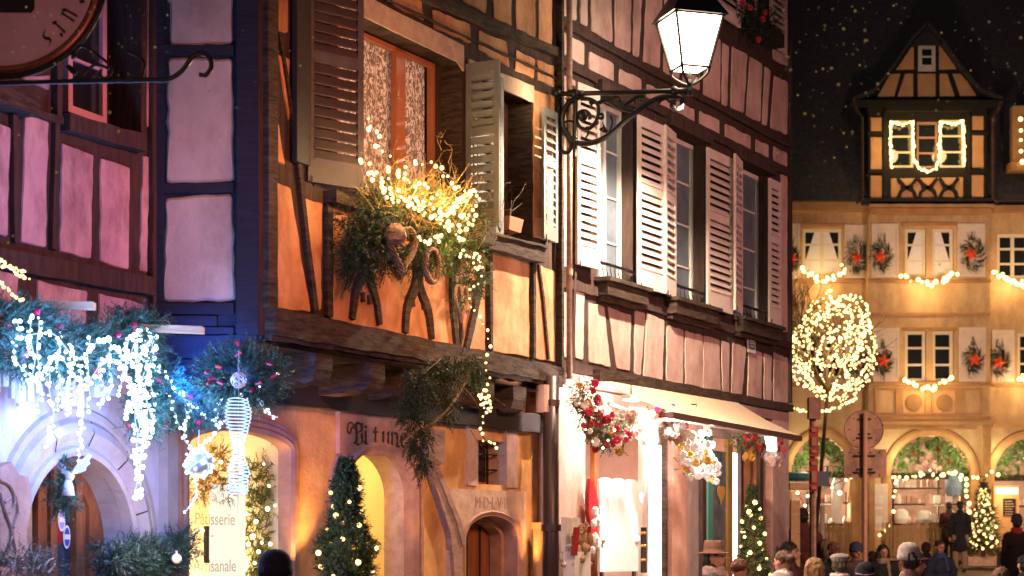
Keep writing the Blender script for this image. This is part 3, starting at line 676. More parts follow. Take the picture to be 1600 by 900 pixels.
ch.hexa([FG.p(a,hh0,.001),FG.p(b,hh0,.001),FG.p(b,hh0,.048),FG.p(a,hh0,.048),FG.p(a,hl-.02,.001),FG.p(b,hl-.02,.001),FG.p(b,hl-.02,.048),FG.p(a,hl-.02,.048)])
cho = ch.build('carved_lintel_stone', M['sand'], HO)
# letters cut into the stone, in blackletter
lt = MB(); s0_ = gs(545,690)[0]; ht_ = .20; zz = gs(590,697)[1]
x = s0_
for c in 'Bitune':
    nib(lt, c, lambda u,v,k,x=x: FG.p(x+u*ht_*.85, zz+v*ht_*.62, .049+k*.006)); x += ht_*.60
lt.tube(smoothline([FG.p(s0_+dx_*ht_, zz+dz_*ht_, .052) for dx_,dz_ in ((.3,.9),(-.1,.65),(-.25,.4),(-.4,.5),(-.35,.8),(-.1,.85),(.1,.6))]), .007, 5)
lt.build('carved_letters', M['timber_h'], cho)
rom = text('M·D·L·V·II', .145, lambda v: FG.p(gs(764,785)[0]+v.x*.80, gs(764,794)[1]+v.y+.0*v.x, .031+v.z), M['sand'], HO, 'date_lettering', .003, space=1.05)
gr = MB()
for t in (.33,.67): rect(gr,FG,swn.a+(swn.b-swn.a)*t-.008,swn.a+(swn.b-swn.a)*t+.008,swn.bot,swn.top,-.10,-.085)
for t in (.35,.7): rect(gr,FG,swn.a,swn.b,swn.bot+(swn.top-swn.bot)*t-.007,swn.bot+(swn.top-swn.bot)*t+.007,-.099,-.086)
gr.build('window_grille', M['iron'], HO); casement(FG,swn.a,swn.b,swn.bot,swn.top,-.2,HO,M['redframe'],M['glass'],cols=2,rows=1,fw=.03)
dd = MB(); dd.quad(FG.p(sdr.a-.1,0,-.27),FG.p(sdr.b+.1,0,-.27),FG.p(sdr.b+.1,2.6,-.27),FG.p(sdr.a-.1,2.6,-.27)); ddo = dd.build('door', M['door'], HO, label='small dark door below the carved date')
dd = MB(); sweep(dd,FG,sdr.outline(20),[(-.05,-.26),(-.05,-.13),(-.004,-.13),(-.004,.02),(.035,.05),(.05,.031)]); dd.build('door_frame', M['sand'], ddo)
dd = MB()
for t in (.25,.5,.75): rect(dd,FG,sdr.a+(sdr.b-sdr.a)*t-.006,sdr.a+(sdr.b-sdr.a)*t+.006,0,2.3,-.27,-.255)
dd.build('door_battens', M['timber_d'], ddo)
yb = MB(); c_ = [(664,690),(672,740),(688,790),(702,840),(709,930)]
beam(yb,FG,[(q.x,q.y) for q in smoothline([Vector((x,y,0)) for x,y in c_],5)],(.12,.13),.0,.07,.006); beam(yb,FG,[(q.x,q.y) for q in smoothline([Vector((x,y,0)) for x,y in [(668,720),(685,765),(703,810),(714,850)]],5)],.06,.0,.085,.005)
rect(yb,FG,gs(656)[0],gs(681)[0],gs(668,725)[1],gs(668,672)[1],0,.10)
yb.build('curved_brace', M['timber_g'], HO)
room(FG,arc.a-.5,arc.b+.6,0,2.75,-.29,-2.2,M['passlit'],HO,'passage')
room(FG,win.a-.02,win.b+.1,.6,2.75,-.092,-.95,M['shopwall'],HO,'shop_interior')
lamp('POINT', tuple(FG.p((arc.a+arc.b)/2+.1,2.4,-1.0)), 42, (1,.66,.28), .12, name='passage_lamp')
lamp('POINT', tuple(FG.p(win.a+.50,2.2,-.45)), 24, (1,.72,.38), .08, name='shop_lamp')
lamp('POINT', tuple(FG.p(win.a+1.0,1.5,-.62)), 14, (1,.72,.36), .08, name='shop_lamp')
wgl = MB(); n_ = 14
for i in range(n_):
    a = win.a+(win.b-win.a)*i/n_; b = win.a+(win.b-win.a)*(i+1)/n_; wgl.quad(FG.p(a,win.bot,-.08),FG.p(b,win.bot,-.08),FG.p(b,win.ht(b),-.08),FG.p(a,win.ht(a),-.08))
swo = wgl.build('shop_window', M['clear'], HO)
M['letter'] = glassmat('golden_film_lettering', (.80,.42,.12), .62, .5)
for body,px,py,sz in (('Pâtisserie',336,820,.115),('Artisanale',336,893,.115)):
    text(body, sz, lambda v,px=px,py=py: FG.p(FG.sh(px,py,-.075)[0]+v.x*1.0, FG.sh(px,py,-.075)[1]+v.y*1.15, -.075+v.z), M['letter'], swo, 'lettering', .001)
fm = MB(); a,b = FG.sh(324,850,-.3)[0],FG.sh(384,850,-.3)[0]; z0,z1 = FG.sh(330,880,-.3)[1],FG.sh(330,822,-.3)[1]
for r_ in ((a,a+.03,z0,z1),(b-.03,b,z0,z1),(a+.03,b-.03,z0,z0+.03),(a+.03,b-.03,z1-.03,z1)): rect(fm,FG,*r_,-.34,-.31)
fo = fm.build('display_frame', M['timber_h'], None, org=tuple(FG.p(a,z0,-.32))); tag(fo,'brown framed white display board inside the pastry shop window','display board')
pn = MB(); rect(pn,FG,a+.03,b-.03,z0+.03,z1-.03,-.335,-.32); pn.build('board', M['boardlit'], fo)
lc = MB(); rect(lc,FG,FG.sh(336,800,-.24)[0],FG.sh(385,800,-.24)[0],.78,FG.sh(340,757,-.24)[1],-.30,-.25)
tag(lc.build('lit_column', M['boardlit'], None, org=tuple(FG.p(.8,.6,-.6))),'bright white lit column standing inside the pastry shop window','display column')
# ================================================================== ROSE HOUSE
HP = thing('half_timbered_house', tuple(FP.p(2,0)), 'rose plastered house with white shutters and a striped awning over its lit shop', 'house')
wt,wb = FP.sh(1075,214)[1], FP.sh(1068,476)[1]
holes = [Hole(FP.sh(x0,350)[0],FP.sh(x1,350)[0],wb,wt) for x0,x1 in ((934,989),(1042,1100),(1147,1201))]
tb = Hole(FP.sh(1156,0)[0],FP.sh(1201,0)[0],FP.sh(1180,62)[1],FP.sh(1180,62)[1]+1.4)
hP = FP.sh(1050,612)[1]
wp = MB(); rvp = MB(); wall(wp,FP,0,sP,hP,WALLTOP+1.5,holes+[tb],0,.24,rvp); wp.build('timber_frame', M['timber'], HP); rvp.build('window_reveal', M['timber'], HP)
pp = MB()
for pts in [[(875,-60),(900,-60),(900,33),(877,23)],[(906,-60),(917,-60),(917,42),(906,36)],[(923,-60),(953,-60),(956,67),(923,48)],[(960,-60),(986,-60),(984,83),(960,72)],[(991,-60),(1004,-40),(997,90),(988,86)],
 [(1012,-60),(1036,-60),(1030,107),(1004,96)],[(1038,-60),(1064,-60),(1060,124),(1036,112)],[(1070,-60),(1094,-60),(1092,142),(1066,128)],[(1100,45),(1125,62),(1124,160),(1098,148)],[(1128,66),(1138,72),(1135,167),(1127,163)],
 [(1143,72),(1167,85),(1161,177),(1141,168)],[(1171,88),(1190,100),(1187,191),(1165,181)],[(1194,103),(1203,110),(1197,197),(1190,194)],[(1209,118),(1230,128),(1229,211),(1203,200)],
 [(875,48),(912,68),(912,103),(875,83)],[(920,80),(958,100),(958,130),(920,110)],[(967,107),(1001,124),(1001,153),(967,137)],[(1010,131),(1046,149),(1046,174),(1010,157)],[(1053,155),(1084,171),(1084,195),(1053,180)],
 [(1092,173),(1123,188),(1123,212),(1092,197)],[(1132,193),(1172,213),(1172,236),(1132,217)],[(1180,217),(1200,227),(1200,249),(1180,239)],[(1208,228),(1229,240),(1229,264),(1208,252)],
 [(875,115),(901,128),(888,418),(873,413)],[(873,453),(893,460),(895,562),(873,557)],[(896,450),(912,456),(910,563),(898,559)],[(919,472),(943,479),(953,574),(919,566)],[(949,479),(985,492),(983,580),(963,576)],[(991,484),(1007,489),(1000,587),(990,584)],
 [(1010,489),(1037,500),(1034,596),(1004,588)],[(1041,507),(1067,516),(1066,602),(1040,597)],[(1070,516),(1097,524),(1097,610),(1070,603)],[(1099,524),(1123,531),(1125,613),(1098,609)],[(1126,532),(1139,536),(1138,618),(1128,615)],[(1144,535),(1165,542),(1158,621),(1142,618)],
 [(1169,545),(1190,551),(1189,624),(1167,621)],[(1193,551),(1205,556),(1204,628),(1193,626)],[(1208,550),(1230,559),(1230,631),(1208,628)],[(1219,268),(1229,273),(1229,520),(1219,515)],
 [(1207,-60),(1230,-60),(1230,104),(1207,92)]]: panel(pp,FP,pts,.002,.02,rnd=.035)
pp.build('plaster_panels', M['rose'], HP)
bp_ = MB(); beam(bp_,FP,[(872,38),(1233,232)],.035,0,.05); beam(bp_,FP,[(872,95),(1233,272)],.10,0,.04); beam(bp_,FP,[(872,440),(1233,540)],.09,0,.035); beam(bp_,FP,[(872,572),(1233,638)],.09,0,.06)
beam(bp_,FP,[(1231,-60),(1231,630)],.05,0,.05); beam(bp_,FP,[(903,130),(890,560)],.05,0,.04); bp_.build('beams', M['timber'], HP)
for i,q in enumerate(holes):
    casement(FP,q.a,q.b,q.bot,q.top,-.16,HP,M['whitepaint'],M['blueglass'],cols=2,rows=4,fw=.05)
    s_ = MB(); rect(s_,FP,q.a-.06,q.b+.08,q.bot-.15,q.bot-.02,.0,.14); rect(s_,FP,q.a-.09,q.b+.11,q.bot-.02,q.bot+.02,.0,.18); rect(s_,FP,q.a-.03,q.b+.05,q.bot-.20,q.bot-.15,.0,.08); s_.build('sill', M['timber_h'], HP)
    l_ = MB(); rect(l_,FP,q.a-.08,q.b+.05,q.top,q.top+.12,.0,.09); l_.build('window_head', M['timber'], HP)
    r_ = MB(); rect(r_,FP,q.a,q.b,q.bot+.16,q.bot+.185,.02,.045)
    k = 9
    for j in range(k):
        x = q.a+(q.b-q.a)*(j+.5)/k; r_.tube([FP.p(x,q.bot+.02,.03),FP.p(x+.015,q.bot+.07,.035),FP.p(x-.015,q.bot+.12,.035),FP.p(x,q.bot+.165,.03)],.006,4)
    r_.build('window_rail', M['iron'], HP)
casement(FP,tb.a,tb.b,tb.bot,tb.top,-.16,HP,M['whitepaint'],M['glass'],cols=2,rows=3)
def pshut(x0,x1,yb0,yb1,yt0,yt1,d0=.06,d1=.06,lab=None,tall=0):
    a,b = FP.sh(x0,(yb0+yt0)/2,d0)[0], FP.sh(x1,(yb1+yt1)/2,d1)[0]
    h0 = (FP.sh(x0,yb0,d0)[1]+FP.sh(x1,yb1,d1)[1])/2; h1 = (FP.sh(x0,yt0,d0)[1]+FP.sh(x1,yt1,d1)[1])/2+tall
    shutter(HP, FP.p(a,0,d0), FP.p(b,0,d1), h0, h1, M['shut_w'], lab, e=.034)
pshut(899,934,411,423,127,143,.06,.09)
pshut(995,1035,447,460,180,197,.09,.10); pshut(1037,1053,459,466,198,206,.13,.05)
pshut(1103,1142,482,490,233,246,.08,.08); pshut(1146,1157,487,490,243,250,.16,.05)
pshut(1200,1218,503,510,278,287,.06,.06)
pshut(1109,1154,18,42,-60,-40,.06,.06,tall=.6); pshut(1202,1226,68,86,-60,-40,.06,.06,tall=.6)
hs = MB(); house_shell(hs,FP,0,sP,0,WALLTOP+1.5,7,(1,1)); hs.build('flank_wall', M['rose'], HP); gable_roof(FP,0,sP+.3,WALLTOP+1.5,7,HP)
# shop front
so = Hole(FP.sh(914,760)[0],FP.sh(1207,760)[0],.25,FP.sh(1050,628)[1])
wq = MB(); rq = MB(); wall(wq,FP,-.1,sP,0,hP,[so],.004,.35,rq); wq.build('wall', M['rose'], HP, label='rose plaster ground floor wall'); rq.build('shop_reveal', M['sand'], HP)
room(FP,so.a-.01,so.b+.01,.2,so.top+.01,-.36,-1.5,mat('rosy_shop_wall',(.62,.40,.34),.8),HP,'shop_interior')
def sx(px,d=0): return FP.sh(px,780,d)[0]
sf = MB()
for x0,x1,m_,dd in ((929,934,'door',-.1),(1004,1014,'whitepaint',-.05),(1020,1038,'tube',-.22),(1040,1050,'timber_h',-.1),(1050,1074,'sand',-.05),(1098,1104,'timber',-.04),(1107,1114,'tealp',-.06),(1138,1145,'goldp',-.05),(1145,1157,'tube',-.07),(1158,1162,'timber',-.02),(1188,1193,'timber',-.05)):
    if m_ not in M: M[m_] = mat(m_, (.10,.40,.32) if m_ == 'tealp' else (.55,.32,.08), .5)
    b_ = MB(); rect(b_,FP,sx(x0,dd),sx(x1,dd),.25,so.top-.25 if m_ != 'tube' else so.top-.45,dd-.05,dd); b_.build('shopfront_post' if m_ != 'tube' else 'light_strip', M[m_], HP)
b_ = MB(); rect(b_,FP,sx(1050,-.3),sx(1107,-.3),.25,so.top-.3,-.34,-.30); b_.build('inner_panel', M['rose'], HP)
b_ = MB(); rect(b_,FP,sx(1160,-.2),sx(1192,-.2),.25,so.top-.25,-.25,-.20); b_.build('inner_panel', M['amber'], HP)
b_ = MB(); rect(b_,FP,sx(1114,-.08),sx(1138,-.08),.25,so.top-.45,-.10,-.08); b_.build('shop_glass', mat('misty_shop_glass',(.25,.27,.28),.2,scale=5,var=.5), HP)
b_ = MB(); rect(b_,FP,so.a,so.b,so.top-.30,so.top-.02,-.12,-.02); b_.build('shop_fascia', M['rose'], HP)
M['heartgold'] = mat('gold_heart_paint', (.70,.42,.10), .4)
def heart_pts(c, u, w_, h_, n=22):
    P = []
    for i in range(n):
        t = 6.2832*i/n; x = 16*math.sin(t)**3/17; y = (13*math.cos(t)-5*math.cos(2*t)-2*math.cos(3*t)-math.cos(4*t))/15
        P.append(c+u*(x*w_/2)+Vector((0,0,y*h_/2)))
    return P
def heart_plate(px,py,w_,h_,m_,lab,d=.0):
    c = FP.w(px,py,d); mb = MB(); mb.prism(heart_pts(c,FP.u,w_,h_), FP.n*.012); t = mb.build('hanging_heart', m_, None, org=tuple(c)); tag(t,lab,'heart')
    b = MB(); b.tube([c+Vector((0,0,h_*.35)),c+Vector((0,0,h_*.5+.35))],.002,4); b.build('thread', M['iron'], t)
heart_plate(1126,771,.22,.22,M['heartgold'],'golden heart hanging on the grey glass of the rose shop',-.06)
heart_plate(1005,781,.26,.20,M['white'],'white heart hanging right of the bright white board',.05)
# bright price board in the window
a,b = sx(936,.1),sx(996,.1); z0,z1 = FP.sh(965,893,.1)[1],FP.sh(965,752,.1)[1]
bd = MB(); P = [(a,z0),(b,z0)]
for i in range(13): t = i/12; P.append((b+(a-b)*t, z1+.03*abs(math.sin(t*math.pi*3))))
bd.prism([FP.p(x,h,.08) for x,h in P], FP.n*.03); bdo = bd.build('shop_board', M['whitepaint'], None, org=tuple(FP.p((a+b)/2,z0,.08))); tag(bdo,'tall white scalloped board glaring in the spotlights of the rose shop','board')
b_ = MB(); rect(b_,FP,a+.05,a+.09,0,z0,.08,.11); rect(b_,FP,b-.09,b-.05,0,z0,.08,.11); b_.build('leg', M['timber_h'], bdo)
b_ = MB()
for t in (.05,.95): b_.ball(FP.p(a+(b-a)*t,z0+.32,.10),.05)
b_.build('knobs', M['whitepaint'], bdo)
# awning
A = FP.sh(927,586,.05); B = FP.sh(1142,622,.05); dD,hD = FP.at_s(1049,643,A[0]); dC,hC = FP.at_s(1251,681,B[0])
dF = (dD+dC)/2; hF = (hD+hC)/2
AW = thing('awning', tuple(FP.p(A[0],A[1],.05)), 'striped beige canvas awning stretched over the lit shop front', 'awning')
aw = MB(); n_ = 44
for i in range(n_):
    t0,t1 = i/n_,(i+1)/n_; s0,s1 = A[0]+(B[0]-A[0])*t0, A[0]+(B[0]-A[0])*t1
    hh = lambda t: A[1]+(B[1]-A[1])*t; da_ = lambda t: dD+(dC-dD)*t; ha_ = lambda t: hD+(hC-hD)*t
    for j in range(6):
        q0,q1 = j/6,(j+1)/6; sag = lambda q: -.03*math.sin(q*math.pi)
        aw.quad(FP.p(s0,hh(t0)*(1-q0)+ha_(t0)*q0+sag(q0),.05+(da_(t0)-.05)*q0),FP.p(s1,hh(t1)*(1-q0)+ha_(t1)*q0+sag(q0),.05+(da_(t1)-.05)*q0),
                FP.p(s1,hh(t1)*(1-q1)+ha_(t1)*q1+sag(q1),.05+(da_(t1)-.05)*q1),FP.p(s0,hh(t0)*(1-q1)+ha_(t0)*q1+sag(q1),.05+(da_(t0)-.05)*q1))
o_ = aw.build('canvas', M['awning'], AW); o_.data.materials.append(mat('awning_dark_stripe',(.66,.50,.35),.8,scale=9,var=.2))
for i_,q_ in enumerate(o_.data.polygons): q_.material_index = (i_//6)%2
b_ = MB(); b_.hexa([FP.p(A[0],hD-.06,dD-.04),FP.p(B[0],hC-.06,dC-.04),FP.p(B[0],hC-.06,dC+.02),FP.p(A[0],hD-.06,dD+.02),FP.p(A[0],hD-.004,dD-.04),FP.p(B[0],hC-.004,dC-.04),FP.p(B[0],hC-.004,dC+.02),FP.p(A[0],hD-.004,dD+.02)]); b_.build('front_bar', M['awnbar'], AW)
for t in (.12,.88):
    s = A[0]+(B[0]-A[0])*t; b_ = MB(); b_.tube([FP.p(s,A[1]-.25,.03),FP.p(s+.15,(A[1]+hD)/2-.22,dD*.5),FP.p(s,hD-.05,dD-.03)],.018,6); b_.build('folding_arm', M['whitepaint'], AW)
b_ = MB(); rect(b_,FP,A[0]-.03,B[0]+.03,A[1]-.05,A[1]+.05,.062,.14); b_.build('roller_box', M['timber_h'], AW)
b_ = MB(); b_.tube([FP.p(sx(935)+.0,hD+.05,.35),FP.p(sx(1110),hD+.02,.35)],.03,6); b_.build('cross_rail', M['rose'], AW)
# spotlights under the awning
def spotl(px,py,s_off,lab,d=.45):
    c = FP.w(px,py,d); t = thing('spotlight', tuple(c), lab, 'spotlight', 'spotlights under the awning')
    b = MB(); b.hexa([c+FP.u*x+FP.n*y+Vector((0,0,z)) for z in (-.02,.02) for x,y in ((-.11,-.05),(.11,-.05),(.11,.05),(-.11,.05))]); b.build('housing', M['whitepaint'], t)
    b = MB(); b.hexa([c+FP.u*x+FP.n*y+Vector((0,0,z)) for z in (-.034,-.022) for x,y in ((-.10,-.04),(.10,-.04),(.10,.04),(-.10,.04))]); b.build('diffuser', M['tube'], t)
    b = MB(); b.tube([c+Vector((0,0,.02)),c+Vector((0,0,.16)),c-FP.n*(d-.02)+Vector((0,0,.18))],.008,5); b.build('arm', M['iron'], t)
    return c
pw0 = FP.w(960,820,.08)
c1_ = spotl(986,621,0,'left white spotlight above the flower garland of the rose shop'); c2_ = spotl(1088,656,0,'right white spotlight above the glaring bouquet of the rose shop')
lamp('POINT', tuple(c1_+Vector((0,0,-.12))+FP.n*.1), 120, (1,.74,.66), .06, name='shop_spotlight')
lamp('POINT', tuple(c2_+Vector((0,0,-.12))+FP.n*.12), 110, (1,.78,.68), .06, name='shop_spotlight')
lamp('SPOT', tuple(c2_+Vector((0,0,-.03))+FP.n*.35), 300, (1,.84,.74), .05, tuple(c2_+Vector((0,0,-.35))), 80, .6, name='bouquet_spotlight')
lamp('SPOT', tuple(c1_+Vector((0,0,-.10))+FP.n*.25), 420, (1,.84,.76), .05, tuple(pw0), 70, .6, name='board_spotlight')
lamp('POINT', tuple(FP.p(so.a+.8,2.3,-.7)), 24, (1,.70,.50), .1, name='shop_lamp'); lamp('POINT', tuple(FP.p(so.b-.7,2.3,-.6)), 16, (1,.62,.32), .1, name='shop_lamp')
c = FP.w(1206,690,.55); t = thing('wall_lantern', tuple(c), 'small white box lamp hanging at the right end of the awning', 'lamp')
b = MB(); b.hexa([c+Vector((x,y,-.10)) for x,y in ((-.05,-.05),(.05,-.05),(.05,.05),(-.05,.05))]+[c+Vector((x,y,.10)) for x,y in ((-.08,-.07),(.04,-.07),(.04,.07),(-.08,.07))]); b.build('lit_box', M['tube'], t)
b = MB(); b.box(c+Vector((0,0,.135)),.2,.16,.06); b.build('cap', M['whitepaint'], t); b = MB(); b.tube([c+Vector((0,0,.16)),c+Vector((0,0,.3))-FP.n*.5],.01,5); b.build('arm', M['iron'], t)
# small sign plate and alarm plate
c = FP.w(1173,534,.03); b = MB(); u,n = FP.u,FP.n; P = [c+u*x+Vector((0,0,z+x*.0)) for x,z in ((-.11,-.13),(.13,-.13),(.10,.13),(-.14,.13))]; b.prism(P,n*.012)
t = b.build('wall_sign', M['whitepaint'], None, org=tuple(c)); tag(t,'small white plate with a blue band on the rose house','sign')
b = MB(); b.prism([c+n*.013+u*x+Vector((0,0,z)) for x,z in ((-.085,-.09),(.09,-.09),(.08,.04),(-.10,.04))],n*.002); b.build('blue_band', mat('blue_grey_print',(.10,.14,.25),.5), t)
b = MB()
for z in (-.055,-.02,.01): b.prism([c+n*.0155+u*x+Vector((0,0,z+zz)) for x,zz in ((-.06,-.008),(.06,-.008),(.06,.008),(-.06,.008))],n*.001)
b.build('print_lines', M['whitepaint'], t)
# downpipes
def pipe(pts,r,m_,lab,cuffs=()):
    t = thing('downpipe', tuple(pts[0]), lab, 'downpipe'); b = MB(); b.tube(pts,r,12); b.build('pipe', m_, t, smooth=True)
    for p in cuffs: b = MB(); b.tube([p-Vector((0,0,.03)),p+Vector((0,0,.03))],r*1.25,12); b.build('cuff', m_, t)
p_ = FO.p(sO+.01,0,.14)
pipe([p_+Vector((0,0,8)),p_+Vector((0,0,3.3))],.028,M['timber_g'],'thin pale downpipe where the orange and the rose house meet',[p_+Vector((0,0,z)) for z in (4.3,5.8)])
p_ = Q(861,HZ,17.75); p_.z = 0; pipe([p_+Vector((0,0,3.30)),p_+Vector((0,0,.25))],.075,M['pipe'],'thick dark downpipe between the amber wall and the rose wall',[p_+Vector((0,0,z)) for z in (3.05,1.9)])
p2 = Q(849,HZ,17.85); p2.z = 0
b = MB(); b.lathe(p2,[(.0,1.95-.06),(.11,1.95-.06),(.12,1.95),(.10,1.93),(.09,0)],14); tag(b.build('pipe_sleeve', M['amber'], None, org=tuple(p2)),'ochre sleeve around the foot of the dark downpipe','pipe sleeve')
b = MB(); p3 = Q(848,HZ,17.7); p3.z = 0; z_ = EYE+(HZ-622)/FPX*17.7; b.lathe(p3,[(.0,z_-.13),(.065,z_-.13),(.065,z_+.12),(.0,z_+.12)],14); tag(b.build('junction_can', M['rose'], None, org=(p3.x,p3.y,z_)),'pale round can fixed under the jetty beside the downpipe','junction box')

# ================================================================== STREET LAMP on its bracket
ZL = 17.9
SL = thing('street_lamp', tuple(Q(871,200,ZL)), 'lit four sided street lantern on a scrolled wrought iron bracket', 'street lamp')
def cq(x,y): return Q(860+x/6.4, 110+y/6.4, ZL)
b = MB(); b.tube([cq(60,235),cq(700,222),cq(1200,205),cq(1400,195)],.024,8); b.tube([cq(75,190),cq(78,800)],.02,6); b.tube([cq(170,225),cq(330,235)],.034,8)
for p in (cq(62,225),cq(240,235),cq(1240,205)): b.ball(p,.045)
b.build('arm', M['iron'], SL, smooth=True)
b = MB()
def sc_(pts,r,r2=None): b.tube(smoothline([cq(x,y) for x,y in pts],6),r,6,r2)
sc_([(300,260),(190,320),(130,420),(120,520),(150,620),(220,700),(330,735),(480,705),(620,620),(760,490),(880,400),(1010,310),(1150,262),(1290,265),(1320,310),(1300,370),(1250,385),(1215,350),(1240,320)],.026)
sc_([(250,240),(255,420),(250,560),(245,700),(240,890)],.022)
sc_([(300,285),(400,290),(470,340),(480,430),(450,520),(380,585),(300,570),(262,500),(280,430),(340,405),(390,440),(395,490)],.018)
sc_([(470,330),(560,300),(640,350),(720,385),(830,410)],.02); sc_([(720,370),(800,310),(870,270),(940,262)],.018)
sc_([(640,350),(620,290),(660,265),(700,290),(680,320)],.012); sc_([(380,585),(375,640),(340,690)],.012,.006); sc_([(480,440),(520,440),(520,480),(485,475)],.014)
sc_([(600,450),(620,520),(590,610)],.014,.006); sc_([(150,590),(170,640)],.02,.006); sc_([(200,700),(205,770),(170,820),(125,815),(110,785)],.02); sc_([(180,350),(175,310),(150,275)],.018,.005)
sc_([(1150,270),(1200,320),(1260,300)],.014); sc_([(1080,330),(1110,300),(1150,290)],.016,.006); sc_([(140,520),(190,505),(240,520)],.010)
for q_ in ((400,310,420,380),(430,320,400,350),(500,600,540,560),(520,610,570,600),(360,580,400,560),(270,680,230,650),(900,300,935,330),(840,300,850,350),(560,620,520,520)): b.tube([cq(q_[0],q_[1]),cq(q_[2],q_[3])],.02,5,.004)
b.ball(cq(320,455),.052,.035,.052)
for x,y in ((460,520),(830,410),(720,370),(235,690),(150,600)): b.ball(cq(x,y),.026)
b.build('scroll_bracket', M['iron'], SL, smooth=True)
lc = Q(1078,HZ,ZL); lc.z = 0
def lz(y): return EYE+(HZ-y)/FPX*ZL
th = R(18); ex = Vector((math.cos(th),math.sin(th),0)); ey = Vector((-math.sin(th),math.cos(th),0))
def lring(r,z): return [lc+ex*(r*sx_)+ey*(r*sy_)+Vector((0,0,z)) for sx_,sy_ in ((-1,-1),(1,-1),(1,1),(-1,1))]
rt,rb_ = .235,.135; zt,zb = lz(30),lz(108)
b = MB(); b.hexa(lring(rb_-.01,zb)+lring(rt-.01,zt)); b.build('lantern_glass', M['lampglass'], SL)
b = MB()
Tp,Bt = lring(rt,zt),lring(rb_,zb)
for i in range(4): b.tube([Bt[i],Tp[i]],.015,5); b.tube([Bt[i],Bt[(i+1)%4]],.013,5); b.tube([Tp[i],Tp[(i+1)%4]],.014,5)
for i in range(4): b.tube(smoothline([Bt[i],Bt[i]*.9+(lc+Vector((0,0,zb)))*.1+Vector((0,0,-.06)),lc+(Bt[i]-lc-Vector((0,0,zb)))*.35+Vector((0,0,zb-.13)),lc+Vector((0,0,zb-.15))],4),.014,5)
b.lathe(lc,[(.0,lz(150)),(.03,lz(150)),(.035,lz(142)),(.025,lz(136)),(.03,lz(130)),(.018,lz(124)),(.012,zb-.02),(0,zb-.02)],10)
for i in range(4): b.ball(Bt[i],.02); b.ball(Tp[i],.02)
b.build('lantern_frame', M['iron'], SL)
b = MB(); q1,q2,q3 = lring(rt+.04,zt),lring(.15,zt+.22),lring(.10,zt+.26)
b.hexa(q1+q2); b.hexa(q3+lring(.085,zt+.34)); b.lathe(lc,[(.0,zt+.34),(.12,zt+.34),(.05,zt+.42),(.03,zt+.5),(0,zt+.56)],12); b.build('lantern_roof', M['iron'], SL)

# ================================================================== ROUND SIGN at the top left
ZS = 10.0; SG = thing('hanging_sign', tuple(Q(6,130,ZS)), 'round pinkish shop sign with blackletter writing on a wrought iron bar', 'shop sign')
c = Q(5.6,-39,ZS); pm = ZS/FPX
def disc(mb,r0,y0,y1,k=72,cc=c): mb.prism([cc+Vector((r0*math.cos(6.2832*i/k),y0,r0*math.sin(6.2832*i/k))) for i in range(k)], (0,y1-y0,0))
M['signface'] = mat('sign_face_paint', (.62,.38,.36), .6, scale=4, col2=(.50,.28,.28))
b = MB(); disc(b,.485,-.02,.02); b.build('face', M['signface'], SG)
b = MB()
b.tube([c+Vector((.50*math.cos(6.2832*i/72),0,.50*math.sin(6.2832*i/72))) for i in range(73)],.030,10); b.build('rim', M['copper'], SG, smooth=True)
b = MB(); b.tube([c+Vector((.535*math.cos(6.2832*i/72),-.015,.535*math.sin(6.2832*i/72))) for i in range(73)],.014,8); b.build('outer_ring', M['iron'], SG, smooth=True)
b = MB()
def polar(ang_off, R_):
    def f(u,v,k):
        a_ = ang_off-u*.17; r_ = R_+v*.085-.02
        return c+Vector((r_*math.cos(a_), -.021-k*.004, r_*math.sin(a_)))
    return f
for ch_,deg in (('e',-18),('u',-31.5),('r',-44.5),('s',-55.5)): nib(b,ch_,polar(R(deg)+.06,.385),.2)
b.build('lettering', M['void'], SG)
b = MB(); P = [Q(x,y,ZS-.021) for x,y in ((-60,-20),(54,-20),(54,14),(49,20),(-60,19))]; b.prism(P,(0,-.004,0)); b.build('emblem_field', M['void'], SG)
b = MB(); b.tube(smoothline([Q(x,y,ZS) for x,y in ((-480,140),(-200,136),(0,130),(120,127),(230,125),(262,124),(285,110),(300,90),(315,84),(327,90),(330,105),(322,117),(311,117))],5),.013,8)
def ss(pts,r=.008,r2=None): b.tube(smoothline([Q(x,y,ZS-.01) for x,y in pts],6),r,6,r2)
ss([(112,92),(128,72),(168,98),(174,112),(165,122),(157,118),(158,108)],.008); ss([(112,125),(122,122),(145,103),(160,103),(170,108)],.008); ss([(105,103),(112,112),(118,114),(112,106),(106,103)],.009)
ss([(200,80),(216,88),(226,100),(222,118),(214,124)],.010,.007); ss([(112,88),(118,86)],.02)
b.build('iron_bracket', M['iron'], SG, smooth=True)
lamp('POINT', (-1.6, 8.2, 4.0), 26, (1,.42,.42), .3, name='sign_fill'); lamp('POINT', (-2.2,9.6,3.2), 3, (.35,.55,1), .1, name='cold_glow_left')  # pink light is a fill added to brighten the sign face
lamp('SPOT', tuple(lc+Vector((0,-.05,lz(166)))), 1050, (1,.78,.55), .04, tuple(lc+Vector((0,0,0))), 165, .35, name='street_lamp_light')

